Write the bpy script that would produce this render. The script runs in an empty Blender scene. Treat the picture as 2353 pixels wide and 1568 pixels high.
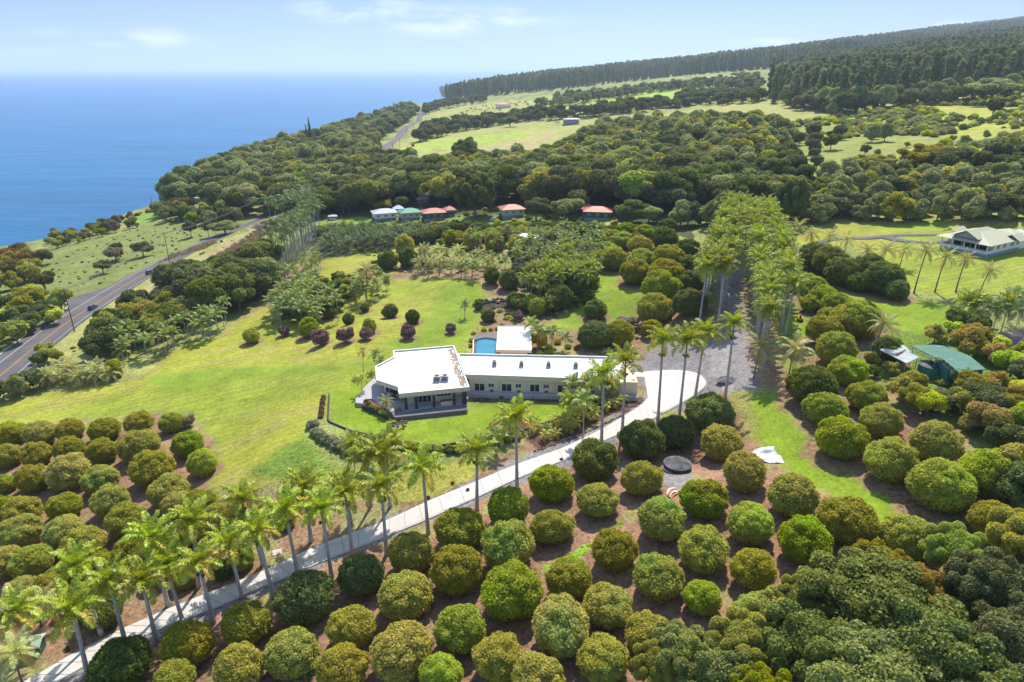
import bpy, math, random
import numpy as np

# ------------------------------------------------------------------ camera model
# Photograph pixels are used in a 2353 px wide frame: unproj() turns one into a point on the terrain.
TH0 = math.radians(21.5)
TH = math.radians(21.83); SN, CS = math.sin(TH), math.cos(TH); CAMZ = 75.0; FP = 1568.7; CX, CY = 1176.5, 784.0
sc = bpy.context.scene
COL = sc.collection
PI = math.pi
SEA = -95.0
PADZ = -.7

def sstep(t):
    t = np.clip(t, 0, 1); return t * t * (3 - 2 * t)

def vnoise(x, y, s, seed=0):
    x = np.asarray(x, float) / s + seed * 17.31; y = np.asarray(y, float) / s + seed * 9.77
    xi = np.floor(x); yi = np.floor(y); fx = sstep(x - xi); fy = sstep(y - yi)
    def h(a, b):
        v = np.sin(a * 127.1 + b * 311.7 + seed * 3.1) * 43758.5453
        return v - np.floor(v)
    return (h(xi, yi) * (1 - fx) + h(xi + 1, yi) * fx) * (1 - fy) + (h(xi, yi + 1) * (1 - fx) + h(xi + 1, yi + 1) * fx) * fy

def refit(x, y, z):
    s0, c0 = math.sin(TH0), math.cos(TH0); zc = y * c0 - (z - CAMZ) * s0; up = y * s0 + (z - CAMZ) * c0
    u, v = x / zc, -up / zc; w = SN + v * CS
    return u, CS - v * SN, w
def refit_z(x, y, z):
    u, a, w = refit(x, y, z); t = (CAMZ - z) / w; return u * t, a * t
def refit_p(x, y):
    u, a, w = refit(x, y, .1 * x); t = CAMZ / (.1 * u + w); return u * t, a * t
HWP = [refit_p(*p) for p in [(-128, 90), (-146, 140), (-158, 172), (-166.2, 202.1), (-171.5, 224.2), (-176.3, 247), (-178.5, 262), (-180, 285), (-180.6, 300), (-180.5, 323), (-180, 345), (-178, 366), (-172, 420), (-160, 500), (-148, 590), (-143, 680), (-147, 770), (-160, 860), (-168, 920), (-175, 1053), (-188, 1335), (-219, 1738), (-262, 2100), (-290, 2400)]]
HWX, HWY = [p[0] for p in HWP], [p[1] for p in HWP]
CY_Y = [-200, 300, 400, 464, 515, 600, 690, 800, 1200, 2000, 2750, 3300, 4500, 8000]
CY_X = [-470, -405, -375, -354, -292, -300, -335, -347, -385, -392, -310, -240, 100, 900]
_c = [refit_p(x, y) if 300 <= y <= 3300 else (x, y) for x, y in zip(CY_X, CY_Y)]
CY_X, CY_Y = [p[0] for p in _c], [p[1] for p in _c]

def H(x, y):
    x = np.asarray(x, float); y = np.asarray(y, float)
    b = .1 * x
    am = np.clip((np.hypot(x, y - 160) - 110) / 300, 0, 1)
    b = b + am * (1.3 * np.sin(x / 37 + y / 61) + .9 * np.sin(x / 23 - y / 31 + 1))
    fa = np.clip((y - 450) / 500, 0, 1) * np.clip((x + 330) / 200, 0, 1)
    b = b + fa * (5 * np.sin(x / 130 + 1) * np.sin(y / 170) + 3 * np.sin(x / 61 - y / 83))
    # level building pad under the house, its lawn and the pool
    dx = np.maximum(np.maximum(-43 - x, x - 34), 0); dy = np.maximum(np.maximum(127 - y, y - 203), 0)
    w = 1 - sstep(np.hypot(dx, dy) / 26)
    b = b * (1 - w) + PADZ * w
    b = b + 2.4 * np.exp(-(((x + 18) / 15) ** 2 + ((y - 246) / 12) ** 2)) + 1.2 * np.exp(-(((x + 75) / 22) ** 2 + ((y - 175) / 14) ** 2)) - .8 * np.exp(-(((x + 58) / 16) ** 2 + ((y - 215) / 16) ** 2))
    # level pad under the white house on the right
    dx = np.maximum(np.maximum(148 - x, x - 185), 0); dy = np.maximum(np.maximum(220 - y, y - 260), 0)
    w = 1 - sstep(np.hypot(dx, dy) / 14); b = b * (1 - w) + 16.2 * w
    b = b + 3.6 * np.exp(-((x - np.interp(y, HWY, HWX) - 15) / 6.5) ** 2) * sstep((y - 338) / 30) * (1 - sstep((y - 560) / 60))
    xc = np.interp(y, CY_Y, CY_X) + 9 * np.sin(y / 31) + 5 * np.sin(y / 11 + 2)
    s = sstep((xc - x) / 34)
    return b * (1 - s) - 112 * s

def hz(x, y): return float(H(x, y))

_T = 25 * 1.006 ** np.arange(960)
def unproj(X, Y, dz=0.0):
    u = (X - CX) / FP; v = (Y - CY) / FP
    a, w = CS - v * SN, -(SN + v * CS)
    d = CAMZ + w * _T - H(u * _T, a * _T) - dz
    i = int(np.argmax(d < 0))
    if d[i] >= 0: i = len(_T) - 1
    lo, hi = _T[max(i - 1, 0)], _T[i]
    for _ in range(22):
        m = (lo + hi) / 2
        if CAMZ + w * m - hz(u * m, a * m) - dz < 0: hi = m
        else: lo = m
    t = (lo + hi) / 2
    return u * t, a * t, t
def at_z(X, Y, z):
    u = (X - CX) / FP; v = (Y - CY) / FP
    t = (z - CAMZ) / -(SN + v * CS)
    return u * t, (CS - v * SN) * t
def project(x, y, z):
    zc = y * CS - (z - CAMZ) * SN; up = y * SN + (z - CAMZ) * CS
    zc = np.where(zc > 1, zc, 1e-3)
    return CX + FP * x / zc, CY - FP * up / zc
def inpoly(X, Y, poly):
    X = np.asarray(X); Y = np.asarray(Y); r = np.zeros(X.shape, bool); n = len(poly)
    for i in range(n):
        x1, y1 = poly[i]; x2, y2 = poly[(i + 1) % n]
        if y1 == y2: continue
        c = ((y1 > Y) != (y2 > Y)) & (X < (x2 - x1) * (Y - y1) / (y2 - y1) + x1)
        r ^= c
    return r

# ------------------------------------------------------------------ helpers
def tag(o, label=None, cat=None, group=None, kind=None):
    if label: o['label'] = label
    if cat: o['category'] = cat
    if group: o['group'] = group
    if kind: o['kind'] = kind
    return o
def empty(name, loc=(0, 0, 0), rz=0.0):
    o = bpy.data.objects.new(name, None); COL.objects.link(o); o.location = loc; o.rotation_euler = (0, 0, rz)
    o.empty_display_size = .3
    return o
def child(name, me, parent):
    o = bpy.data.objects.new(name, me); COL.objects.link(o); o.parent = parent
    return o
def set_slot(o, m):
    o.material_slots[0].link = 'OBJECT'; o.material_slots[0].material = m

def np_mesh(name, V, Fq, mats, midx=None, attrs=None, smooth=False):
    """V (n,3), Fq (m,k) polygons of one size k (or a list of such arrays)."""
    me = bpy.data.meshes.new(name)
    if not isinstance(Fq, list): Fq = [Fq]
    Fq = [np.asarray(f, np.int32) for f in Fq if len(f)]
    V = np.asarray(V, np.float32)
    me.vertices.add(len(V)); me.vertices.foreach_set('co', V.ravel())
    nl = sum(f.size for f in Fq); npol = sum(len(f) for f in Fq)
    me.loops.add(nl); me.polygons.add(npol)
    me.loops.foreach_set('vertex_index', np.concatenate([f.ravel() for f in Fq]))
    sizes = np.concatenate([np.full(len(f), f.shape[1], np.int32) for f in Fq])
    st = np.concatenate([[0], np.cumsum(sizes)[:-1]]).astype(np.int32)
    me.polygons.foreach_set('loop_start', st)
    if midx is not None: me.polygons.foreach_set('material_index', np.asarray(midx, np.int32))
    if smooth: me.polygons.foreach_set('use_smooth', np.ones(npol, bool))
    me.update(calc_edges=True)
    for m in mats: me.materials.append(m)
    if attrs:
        for k, (dom, typ, arr) in attrs.items():
            a = me.attributes.new(k, typ, dom)
            a.data.foreach_set('color' if typ == 'FLOAT_COLOR' else 'value', np.asarray(arr, np.float32).ravel())
    return me

class MB:
    """collects shapes and links them as ONE mesh object"""
    def __init__(s): s.v = []; s.f = []; s.m = []; s.mi = 0
    def add(s, vs, fs):
        b = len(s.v); s.v += [tuple(p) for p in vs]; s.f += [tuple(b + i for i in f) for f in fs]; s.m += [s.mi] * len(fs); return s
    def box(s, x0, x1, y0, y1, z0, z1):
        return s.add([(x0, y0, z0), (x1, y0, z0), (x1, y1, z0), (x0, y1, z0), (x0, y0, z1), (x1, y0, z1), (x1, y1, z1), (x0, y1, z1)],
                     [(0, 3, 2, 1), (4, 5, 6, 7), (0, 1, 5, 4), (1, 2, 6, 5), (2, 3, 7, 6), (3, 0, 4, 7)])
    def prism(s, poly, z0, z1):
        n = len(poly)
        A = sum(poly[i][0] * poly[(i + 1) % n][1] - poly[(i + 1) % n][0] * poly[i][1] for i in range(n))
        if A < 0: poly = poly[::-1]
        vs = [(p[0], p[1], z0) for p in poly] + [(p[0], p[1], z1) for p in poly]
        fs = [tuple(range(n))[::-1], tuple(range(n, 2 * n))] + [(i, (i + 1) % n, n + (i + 1) % n, n + i) for i in range(n)]
        return s.add(vs, fs)
    def wall(s, a, b, t, z0, z1, off=0.0, u0=0.0, u1=None):
        """box along segment a-b (xy), thickness t to the left side, shifted off outward to the right"""
        ax, ay = a; bx, by = b; L = math.hypot(bx - ax, by - ay); ux, uy = (bx - ax) / L, (by - ay) / L; nx, ny = -uy, ux
        if u1 is None: u1 = L
        p = lambda q, w: (ax + ux * q + nx * w, ay + uy * q + ny * w)
        return s.prism([p(u0, -off), p(u1, -off), p(u1, t - off), p(u0, t - off)], z0, z1)
    def tube(s, pts, rs, n=8, cap=True):
        from mathutils import Vector
        P = [Vector(p) for p in pts]; b = len(s.v); rings = []
        for i, p in enumerate(P):
            d = (P[min(i + 1, len(P) - 1)] - P[max(i - 1, 0)]).normalized()
            a = d.cross(Vector((0, 1, 0) if abs(d.y) < .9 else (1, 0, 0))).normalized(); c = d.cross(a)
            r = rs[i] if isinstance(rs, (list, tuple)) else rs
            rings.append([p + (a * math.cos(2 * PI * k / n) + c * math.sin(2 * PI * k / n)) * r for k in range(n)])
        vs = [tuple(v) for R in rings for v in R]
        fs = [(i * n + k, i * n + (k + 1) % n, (i + 1) * n + (k + 1) % n, (i + 1) * n + k) for i in range(len(P) - 1) for k in range(n)]
        if cap: fs += [tuple(range(n))[::-1], tuple(range((len(P) - 1) * n, len(P) * n))]
        return s.add(vs, fs)
    def build(s, name, mat, parent=None, world=False, smooth=False):
        me = bpy.data.meshes.new(name); v = s.v
        if world and parent is not None:
            L = parent.location; v = [(a - L[0], b - L[1], c - L[2]) for a, b, c in v]
        me.from_pydata(v, [], s.f)
        for m in (mat if isinstance(mat, (list, tuple)) else [mat]): me.materials.append(m)
        me.polygons.foreach_set('material_index', s.m)
        if smooth: me.polygons.foreach_set('use_smooth', [True] * len(s.f))
        me.update()
        o = bpy.data.objects.new(name, me); COL.objects.link(o)
        if parent is not None: o.parent = parent
        return o

# ------------------------------------------------------------------ materials
def new_mat(name):
    m = bpy.data.materials.new(name); m.use_nodes = True; nt = m.node_tree; nt.nodes.clear()
    out = nt.nodes.new('ShaderNodeOutputMaterial')
    return m, nt, out
def N(nt, t, **k):
    n = nt.nodes.new(t)
    for a, b in k.items(): setattr(n, a, b)
    return n
def mixc(nt, f, a, b, blend='MIX'):
    n = N(nt, 'ShaderNodeMix', data_type='RGBA', blend_type=blend)
    for s, v in ((n.inputs['Factor'], f), (n.inputs['A'], a), (n.inputs['B'], b)):
        if isinstance(v, (int, float)): s.default_value = v
        elif isinstance(v, (tuple, list)): s.default_value = (*v[:3], 1)
        else: nt.links.new(v, s)
    return n.outputs['Result']
def mth(nt, op, a, b=None, c=None, clamp=False):
    n = N(nt, 'ShaderNodeMath', operation=op, use_clamp=clamp)
    for i, v in enumerate((a, b, c)):
        if v is None: continue
        if isinstance(v, (int, float)): n.inputs[i].default_value = v
        else: nt.links.new(v, n.inputs[i])
    return n.outputs[0]
def noise_tex(nt, scale, detail=3, vec=None, rough=.55):
    n = N(nt, 'ShaderNodeTexNoise'); n.inputs['Scale'].default_value = scale; n.inputs['Detail'].default_value = detail
    n.inputs['Roughness'].default_value = rough
    if vec is not None: nt.links.new(vec, n.inputs['Vector'])
    return n.outputs['Fac']
def ramp(nt, f, a, b):
    n = N(nt, 'ShaderNodeMapRange'); nt.links.new(f, n.inputs[0]); n.inputs[1].default_value = a; n.inputs[2].default_value = b
    return n.outputs[0]

def surf(name, c, rough=.7, c2=None, ns=.6, amt=.5, bump=0.0, bs=8.0, metal=0.0, stain=None, spec=.12):
    """painted / mineral surface with broad and fine mottling in object space"""
    m, nt, out = new_mat(name)
    p = N(nt, 'ShaderNodeBsdfPrincipled'); p.inputs['Roughness'].default_value = rough; p.inputs['Metallic'].default_value = metal
    p.inputs['Specular IOR Level'].default_value = spec
    g = N(nt, 'ShaderNodeNewGeometry').outputs['Position']
    f = ramp(nt, noise_tex(nt, ns, 5, g), .3, .7)
    c2 = c2 or tuple(v * .82 for v in c)
    col = mixc(nt, mth(nt, 'MULTIPLY', f, amt), c, c2)
    if stain:
        sf = ramp(nt, noise_tex(nt, stain[1], 6, g, .65), stain[2], stain[2] + .08)
        col = mixc(nt, sf, col, stain[0])
    nt.links.new(col, p.inputs['Base Color'])
    if bump:
        b = N(nt, 'ShaderNodeBump'); b.inputs['Strength'].default_value = bump; b.inputs['Distance'].default_value = .05
        nt.links.new(noise_tex(nt, bs, 4, g), b.inputs['Height']); nt.links.new(b.outputs[0], p.inputs['Normal'])
    nt.links.new(p.outputs[0], out.inputs[0])
    return m

def foliage(name, c1, c2, c3=None, trans=.28, patch=.35, pscale=.5, gloss=.012, k=2.5):
    """leaves: per-leaf mix c1-c2 (attribute v), clumpy patches of c3, small change per tree"""
    c1, c2, c3 = [tuple(min(.75, q * k) for q in c) if c else c for c in (c1, c2, c3)]; trans = trans + .16
    m, nt, out = new_mat(name)
    oi = N(nt, 'ShaderNodeObjectInfo').outputs['Random']
    tc = N(nt, 'ShaderNodeTexCoord').outputs['Object']
    va = N(nt, 'ShaderNodeVectorMath', operation='ADD'); nt.links.new(tc, va.inputs[0])
    cb = N(nt, 'ShaderNodeCombineXYZ'); nt.links.new(mth(nt, 'MULTIPLY', oi, 60.0), cb.inputs[0]); nt.links.new(cb.outputs[0], va.inputs[1])
    v = N(nt, 'ShaderNodeAttribute', attribute_name='v').outputs['Fac']
    col = mixc(nt, v, c1, c2)
    if c3:
        f = ramp(nt, noise_tex(nt, pscale, 2, va.outputs[0]), .52, .68)
        col = mixc(nt, mth(nt, 'MULTIPLY', f, patch * 2, clamp=True), col, c3)
    r2 = N(nt, 'ShaderNodeTexWhiteNoise', noise_dimensions='1D'); nt.links.new(oi, r2.inputs['W'])
    hs = N(nt, 'ShaderNodeHueSaturation')
    nt.links.new(mth(nt, 'MULTIPLY_ADD', oi, .024, .488), hs.inputs['Hue'])
    nt.links.new(mth(nt, 'MULTIPLY_ADD', r2.outputs['Value'], .3, .88), hs.inputs['Value'])
    nt.links.new(mth(nt, 'MULTIPLY_ADD', r2.outputs['Value'], -.2, 1.1), hs.inputs['Saturation'])
    nt.links.new(col, hs.inputs['Color']); col = hs.outputs[0]
    d = N(nt, 'ShaderNodeBsdfDiffuse'); nt.links.new(col, d.inputs[0])
    t = N(nt, 'ShaderNodeBsdfTranslucent'); nt.links.new(mixc(nt, .45, col, (1.5, 1.35, .35), 'MULTIPLY'), t.inputs[0])
    g = N(nt, 'ShaderNodeBsdfGlossy'); g.inputs['Roughness'].default_value = .6; g.inputs[0].default_value = (.9, .95, 1, 1)
    a = N(nt, 'ShaderNodeMixShader'); a.inputs[0].default_value = trans
    nt.links.new(d.outputs[0], a.inputs[1]); nt.links.new(t.outputs[0], a.inputs[2])
    b = N(nt, 'ShaderNodeMixShader'); b.inputs[0].default_value = gloss
    nt.links.new(a.outputs[0], b.inputs[1]); nt.links.new(g.outputs[0], b.inputs[2])
    nt.links.new(b.outputs[0], out.inputs[0])
    return m

G_ = dict(
    olive=foliage('leaf_olive', (.085, .092, .010), (.215, .195, .024), (.12, .19, .018), patch=.35, pscale=.35),
    bright=foliage('leaf_bright', (.085, .105, .007), (.195, .20, .015), (.165, .215, .010), patch=.5, pscale=.35),
    gold=foliage('leaf_gold', (.10, .10, .010), (.23, .20, .020), (.17, .20, .015), patch=.5, pscale=.35),
    sage=foliage('leaf_sage', (.092, .094, .012), (.245, .215, .030), (.13, .17, .03), patch=.35, pscale=.35),
    dark=foliage('leaf_dark', (.040, .058, .011), (.105, .13, .024), (.12, .13, .02), patch=.4, pscale=.35, k=2.0),
    wood=foliage('leaf_woodland', (.045, .055, .018), (.125, .135, .042), (.14, .135, .045), trans=.2, patch=.4, pscale=.2, k=1.8),
    grey=foliage('leaf_grey_green', (.07, .08, .028), (.185, .195, .07), (.15, .17, .055), trans=.2, patch=.4, pscale=.2),
    euc=foliage('leaf_eucalyptus', (.04, .05, .02), (.12, .135, .05), (.16, .155, .055), trans=.2, patch=.35, pscale=.12),
    kukui=foliage('leaf_blue_green', (.048, .060, .011), (.15, .165, .040), (.14, .15, .025), trans=.14, patch=.5, pscale=.3, gloss=.012, k=2.2),
    rust=foliage('leaf_rust', (.08, .085, .012), (.20, .17, .025), (.19, .125, .04), patch=.4, pscale=.5),
    lime=foliage('leaf_lime', (.12, .16, .012), (.27, .30, .02), (.32, .26, .015), patch=.35, pscale=.5),
    purple=foliage('leaf_purple', (.075, .042, .042), (.18, .105, .10), (.14, .09, .07), trans=.1, patch=.4, pscale=1., k=1.9),
    flame=foliage('leaf_flame', (.055, .055, .015), (.13, .115, .025), (.22, .075, .02), patch=.3, pscale=.5, k=1.6),
    dry=foliage('leaf_dry', (.20, .15, .09), (.36, .28, .18), (.22, .17, .10), trans=.1, patch=.4, k=1.1),
    pale=foliage('leaf_pale', (.10, .12, .06), (.30, .31, .18), (.16, .17, .07), trans=.15, patch=.3, pscale=1., k=1.3),
    yellow=foliage('leaf_yellow', (.40, .30, .01), (.65, .50, .02), (.25, .28, .02), patch=.5, pscale=1., k=1.1),
)
def frond_mat(name, c1, c2, old):
    c1, c2 = [tuple(min(.7, q * 1.7) for q in c) for c in (c1, c2)]
    m, nt, out = new_mat(name)
    oi = N(nt, 'ShaderNodeObjectInfo').outputs['Random']
    v = N(nt, 'ShaderNodeAttribute', attribute_name='v').outputs['Fac']
    a = N(nt, 'ShaderNodeAttribute', attribute_name='age').outputs['Fac']
    col = mixc(nt, a, mixc(nt, v, c1, c2), old)
    hs = N(nt, 'ShaderNodeHueSaturation'); nt.links.new(mth(nt, 'MULTIPLY_ADD', oi, .03, .485), hs.inputs['Hue'])
    nt.links.new(mth(nt, 'MULTIPLY_ADD', oi, .4, .8), hs.inputs['Value']); nt.links.new(col, hs.inputs['Color']); col = hs.outputs[0]
    d = N(nt, 'ShaderNodeBsdfDiffuse'); nt.links.new(col, d.inputs[0])
    t = N(nt, 'ShaderNodeBsdfTranslucent'); nt.links.new(mixc(nt, .5, col, (1.6, 1.35, .4), 'MULTIPLY'), t.inputs[0])
    g = N(nt, 'ShaderNodeBsdfGlossy'); g.inputs['Roughness'].default_value = .5
    x = N(nt, 'ShaderNodeMixShader'); x.inputs[0].default_value = .32
    nt.links.new(d.outputs[0], x.inputs[1]); nt.links.new(t.outputs[0], x.inputs[2])
    b = N(nt, 'ShaderNodeMixShader'); b.inputs[0].default_value = .04
    nt.links.new(x.outputs[0], b.inputs[1]); nt.links.new(g.outputs[0], b.inputs[2])
    nt.links.new(b.outputs[0], out.inputs[0])
    return m
FR = dict(
    royal=frond_mat('frond_royal', (.085, .13, .004), (.31, .33, .014), (.55, .36, .03)),
    avenue=frond_mat('frond_avenue', (.07, .11, .008), (.29, .305, .026), (.45, .40, .08)),
    areca=frond_mat('frond_areca', (.065, .10, .014), (.20, .24, .045), (.50, .36, .05)),
    dim=frond_mat('frond_dark', (.035, .065, .016), (.13, .17, .05), (.16, .16, .05)),
    coco=frond_mat('frond_coconut', (.13, .145, .03), (.38, .37, .13), (.55, .36, .10)),
    gold=frond_mat('frond_golden', (.14, .16, .012), (.32, .31, .02), (.60, .38, .02)),
)
M = dict(
    palm_trunk=surf('palm_trunk_grey', (.50, .46, .43), .8, (.30, .27, .25), 1.5, .8),
    shaft=surf('crownshaft_green', (.17, .27, .03), .45, (.20, .24, .05), 2, .6),
    brown_trunk=surf('palm_trunk_brown', (.26, .20, .15), .9, (.16, .12, .09), 3, .7),
    bark=surf('bark', (.14, .11, .085), .9, (.24, .21, .18), 2, .7),
    roof=surf('white_membrane_roof', (.84, .84, .83), .55, (.74, .74, .72), .35, .45, stain=((.60, .53, .46), .35, .62)),
    parapet=surf('parapet_grey', (.50, .47, .45), .7, (.38, .36, .35), .8, .6),
    cap=surf('parapet_cap_white', (.78, .77, .75), .5, (.66, .65, .62), 1, .5),
    fascia=surf('fascia_cream', (.74, .61, .44), .6, (.66, .54, .38), .5, .6),
    wallc=surf('stucco_cream', (.74, .60, .43), .75, (.66, .53, .38), .4, .5, bump=.1),
    column=surf('column_dark', (.045, .045, .043), .5, (.09, .08, .075), 3, .6),
    frame=surf('window_frame_white', (.80, .80, .79), .4),
    patio=surf('patio_concrete', (.42, .40, .39), .6, (.32, .31, .31), .5, .6),
    lava=surf('patio_lava_stone', (.14, .13, .13), .7, (.20, .185, .18), 1.2, .8, bump=.3),
    rock=surf('lava_rock', (.10, .075, .065), .9, (.20, .15, .13), 2.5, .9, bump=.6),
    wall_dark=surf('wall_black_stone', (.045, .042, .04), .8, (.085, .08, .075), 3, .8, bump=.5),
    ac=surf('ac_metal_grey', (.42, .41, .40), .45, (.30, .29, .29), 3, .6, metal=.3),
    acdark=surf('ac_grille_dark', (.06, .055, .05), .6),
    wood=surf('wood_brown', (.19, .12, .07), .7, (.12, .075, .05), 2, .8),
    post=surf('pole_wood', (.085, .06, .045), .85, (.14, .10, .08), 3, .8),
    wire=surf('wire_dark', (.10, .10, .10), .5),
    concrete=surf('drive_concrete', (.60, .56, .51), .75, (.50, .465, .42), .25, 1.0, bump=.05, stain=((.42, .39, .35), .45, .62)),
    curbm=surf('curb_concrete', (.55, .52, .48), .8, (.40, .36, .32), 1, .8),
    asphalt=surf('road_asphalt', (.105, .096, .095), .8, (.15, .137, .132), .12, .9, bump=.05),
    blacktop=surf('driveway_asphalt', (.11, .10, .10), .85, (.16, .15, .15), .3, .9),
    linew=surf('paint_white', (.60, .60, .58), .6, (.5, .48, .46), 1.5, .7),
    liney=surf('paint_orange_yellow', (.60, .29, .03), .6, (.45, .25, .06), 1.5, .7),
    red=surf('roof_red_metal', (.44, .14, .09), .5, (.52, .20, .13), .6, .7),
    green=surf('roof_green_metal', (.07, .26, .15), .5, (.11, .32, .19), .6, .7),
    greyroof=surf('roof_grey_metal', (.42, .42, .43), .5, (.52, .52, .53), .6, .7),
    bluewhite=surf('roof_pale_metal', (.60, .66, .72), .4, (.72, .76, .80), .6, .7),
    cream=surf('roof_pale_green_cream', (.46, .455, .30), .6, (.40, .40, .26), .4, .6),
    tealroof=surf('roof_sea_green_metal', (.055, .16, .105), .6, (.10, .21, .15), .5, .8, stain=((.22, .33, .28), .8, .60)),
    greygreen=surf('roof_weathered_metal', (.24, .29, .27), .5, (.46, .48, .46), .7, .9),
    rustm=surf('rust_sheet', (.20, .09, .06), .8),
    wwhite=surf('wall_white', (.72, .72, .70), .7, (.62, .62, .60), .6, .5),
    wgrey=surf('wall_grey_base', (.27, .29, .31), .8, (.22, .24, .26), 1, .6),
    wgreen=surf('wall_dark_green', (.035, .10, .075), .7, (.06, .13, .10), 1, .6),
    wcream=surf('wall_cream', (.50, .47, .38), .7),
    steel=surf('steel_grey', (.40, .42, .42), .4, metal=.4),
    tank=surf('tank_green', (.03, .17, .12), .5, (.05, .22, .16), 1, .6),
    black=surf('cover_black', (.03, .03, .032), .55, (.11, .11, .11), .9, .9),
    tarp=surf('tarp_white', (.62, .62, .63), .6, (.50, .50, .53), 1.2, .6, bump=.5, bs=2.5),
    orange=surf('board_orange', (.55, .20, .08), .6, (.45, .14, .07), 2, .8),
    cream2=surf('board_cream', (.75, .65, .55), .6),
    rubber=surf('tyre_rubber', (.02, .02, .02), .8),
    skin=surf('skin', (.40, .24, .16), .6),
    shirt=surf('shirt_dark', (.05, .06, .09), .8),
    gravel=surf('gravel_pile', (.13, .12, .125), .95, (.22, .20, .205), 6, .9, bump=.8, bs=14),
    mulch=surf('bed_red_mulch', (.11, .055, .04), .95, (.22, .11, .08), 4, .9, bump=.8, bs=9),
    mulch2=surf('roof_leaf_debris', (.26, .18, .12), .9, (.42, .33, .25), 2.5, .9),
    boxm=surf('crate_brown', (.24, .15, .10), .8, (.16, .10, .07), 3, .7),
    linen=surf('canopy_white', (.75, .76, .80), .6),
)
def glass_mat():
    m, nt, out = new_mat('window_glass_dark')
    p = N(nt, 'ShaderNodeBsdfPrincipled'); p.inputs['Base Color'].default_value = (.025, .032, .04, 1); p.inputs['Roughness'].default_value = .08
    nt.links.new(p.outputs[0], out.inputs[0]); return m
M['glass'] = glass_mat()
def car_paint(n, c):
    m, nt, out = new_mat(n)
    p = N(nt, 'ShaderNodeBsdfPrincipled'); p.inputs['Base Color'].default_value = (*c, 1); p.inputs['Roughness'].default_value = .3
    p.inputs['Coat Weight'].default_value = .6; p.inputs['Metallic'].default_value = .3
    nt.links.new(p.outputs[0], out.inputs[0]); return m
def water_mat(name, deep, rough, bumps, spec=.5):
    m, nt, out = new_mat(name)
    g = N(nt, 'ShaderNodeNewGeometry').outputs['Position']
    p = N(nt, 'ShaderNodeBsdfPrincipled'); p.inputs['Roughness'].default_value = rough; p.inputs['Specular IOR Level'].default_value = spec; p.inputs['IOR'].default_value = 1.33
    mp = N(nt, 'ShaderNodeMapping'); mp.inputs['Scale'].default_value = (.35, 1, 1); mp.inputs['Rotation'].default_value = (0, 0, .15); nt.links.new(g, mp.inputs[0])
    f = ramp(nt, noise_tex(nt, bumps[0] * .06, 7, mp.outputs[0], .65), .38, .62)
    nt.links.new(mixc(nt, f, deep, tuple(v * 1.35 for v in deep)), p.inputs['Base Color'])
    h = mth(nt, 'ADD', noise_tex(nt, bumps[0], 6, mp.outputs[0], .7), mth(nt, 'MULTIPLY', noise_tex(nt, bumps[0] * .2, 4, mp.outputs[0]), 2))
    b = N(nt, 'ShaderNodeBump'); b.inputs['Strength'].default_value = bumps[1]; b.inputs['Distance'].default_value = bumps[2]
    nt.links.new(h, b.inputs['Height']); nt.links.new(b.outputs[0], p.inputs['Normal'])
    nt.links.new(p.outputs[0], out.inputs[0]); return m
M['sea'] = water_mat('sea_water', (.001, .092, .20), .3, (.10, 1.0, 2.2), .22)
M['pool'] = water_mat('pool_water', (.03, .19, .26), .08, (1.2, .35, .05))

def ground_mat():
    m, nt, out = new_mat('ground_cover')
    p = N(nt, 'ShaderNodeBsdfPrincipled'); p.inputs['Roughness'].default_value = .95; p.inputs['Specular IOR Level'].default_value = .15
    g = N(nt, 'ShaderNodeNewGeometry').outputs['Position']
    c = N(nt, 'ShaderNodeAttribute', attribute_name='Col').outputs['Color']
    r = N(nt, 'ShaderNodeAttribute', attribute_name='rough').outputs['Fac']
    a = ramp(nt, noise_tex(nt, 1.6, 6, g, .7), .3, .7)
    b = ramp(nt, noise_tex(nt, .13, 4, g), .3, .7)
    k = mth(nt, 'MULTIPLY', mth(nt, 'SUBTRACT', a, .5), mth(nt, 'MULTIPLY_ADD', r, 1.1, .40))
    b2 = ramp(nt, noise_tex(nt, .5, 5, g, .65), .32, .68)
    k = mth(nt, 'ADD', mth(nt, 'MULTIPLY_ADD', mth(nt, 'SUBTRACT', b, .5), .25, 1.0), k)
    k = mth(nt, 'ADD', mth(nt, 'MULTIPLY', mth(nt, 'SUBTRACT', b2, .5), .26), k)
    cc = N(nt, 'ShaderNodeVectorMath', operation='SCALE'); nt.links.new(c, cc.inputs[0]); nt.links.new(k, cc.inputs['Scale'])
    nt.links.new(cc.outputs[0], p.inputs['Base Color'])
    bp = N(nt, 'ShaderNodeBump'); bp.inputs['Distance'].default_value = .25
    nt.links.new(mth(nt, 'MULTIPLY_ADD', r, .8, .12), bp.inputs['Strength'])
    nt.links.new(noise_tex(nt, 2.6, 5, g, .7), bp.inputs['Height']); nt.links.new(bp.outputs[0], p.inputs['Normal'])
    nt.links.new(p.outputs[0], out.inputs[0]); return m
M['ground'] = ground_mat()

# ------------------------------------------------------------------ ground
def axis(parts):
    out = [parts[0][0]]
    for a, b, s0, g in parts:
        x, s = out[-1], s0
        while x < b - 1e-6:
            x = min(x + s, b); s *= g; out.append(x)
    return np.array(out)
gx = axis([(-520, -230, 2.2, 1), (-230, -115, 1.0, 1), (-115, 112, .6, 1), (112, 200, 1.0, 1), (200, 5400, 1.1, 1.033)])
gy = axis([(-80, 50, 5, 1), (50, 230, .6, 1), (230, 7500, .65, 1.0165)])
GX, GY = np.meshgrid(gx, gy)
gz = H(GX, GY)
PX, PY = project(GX, GY, gz)
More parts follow.
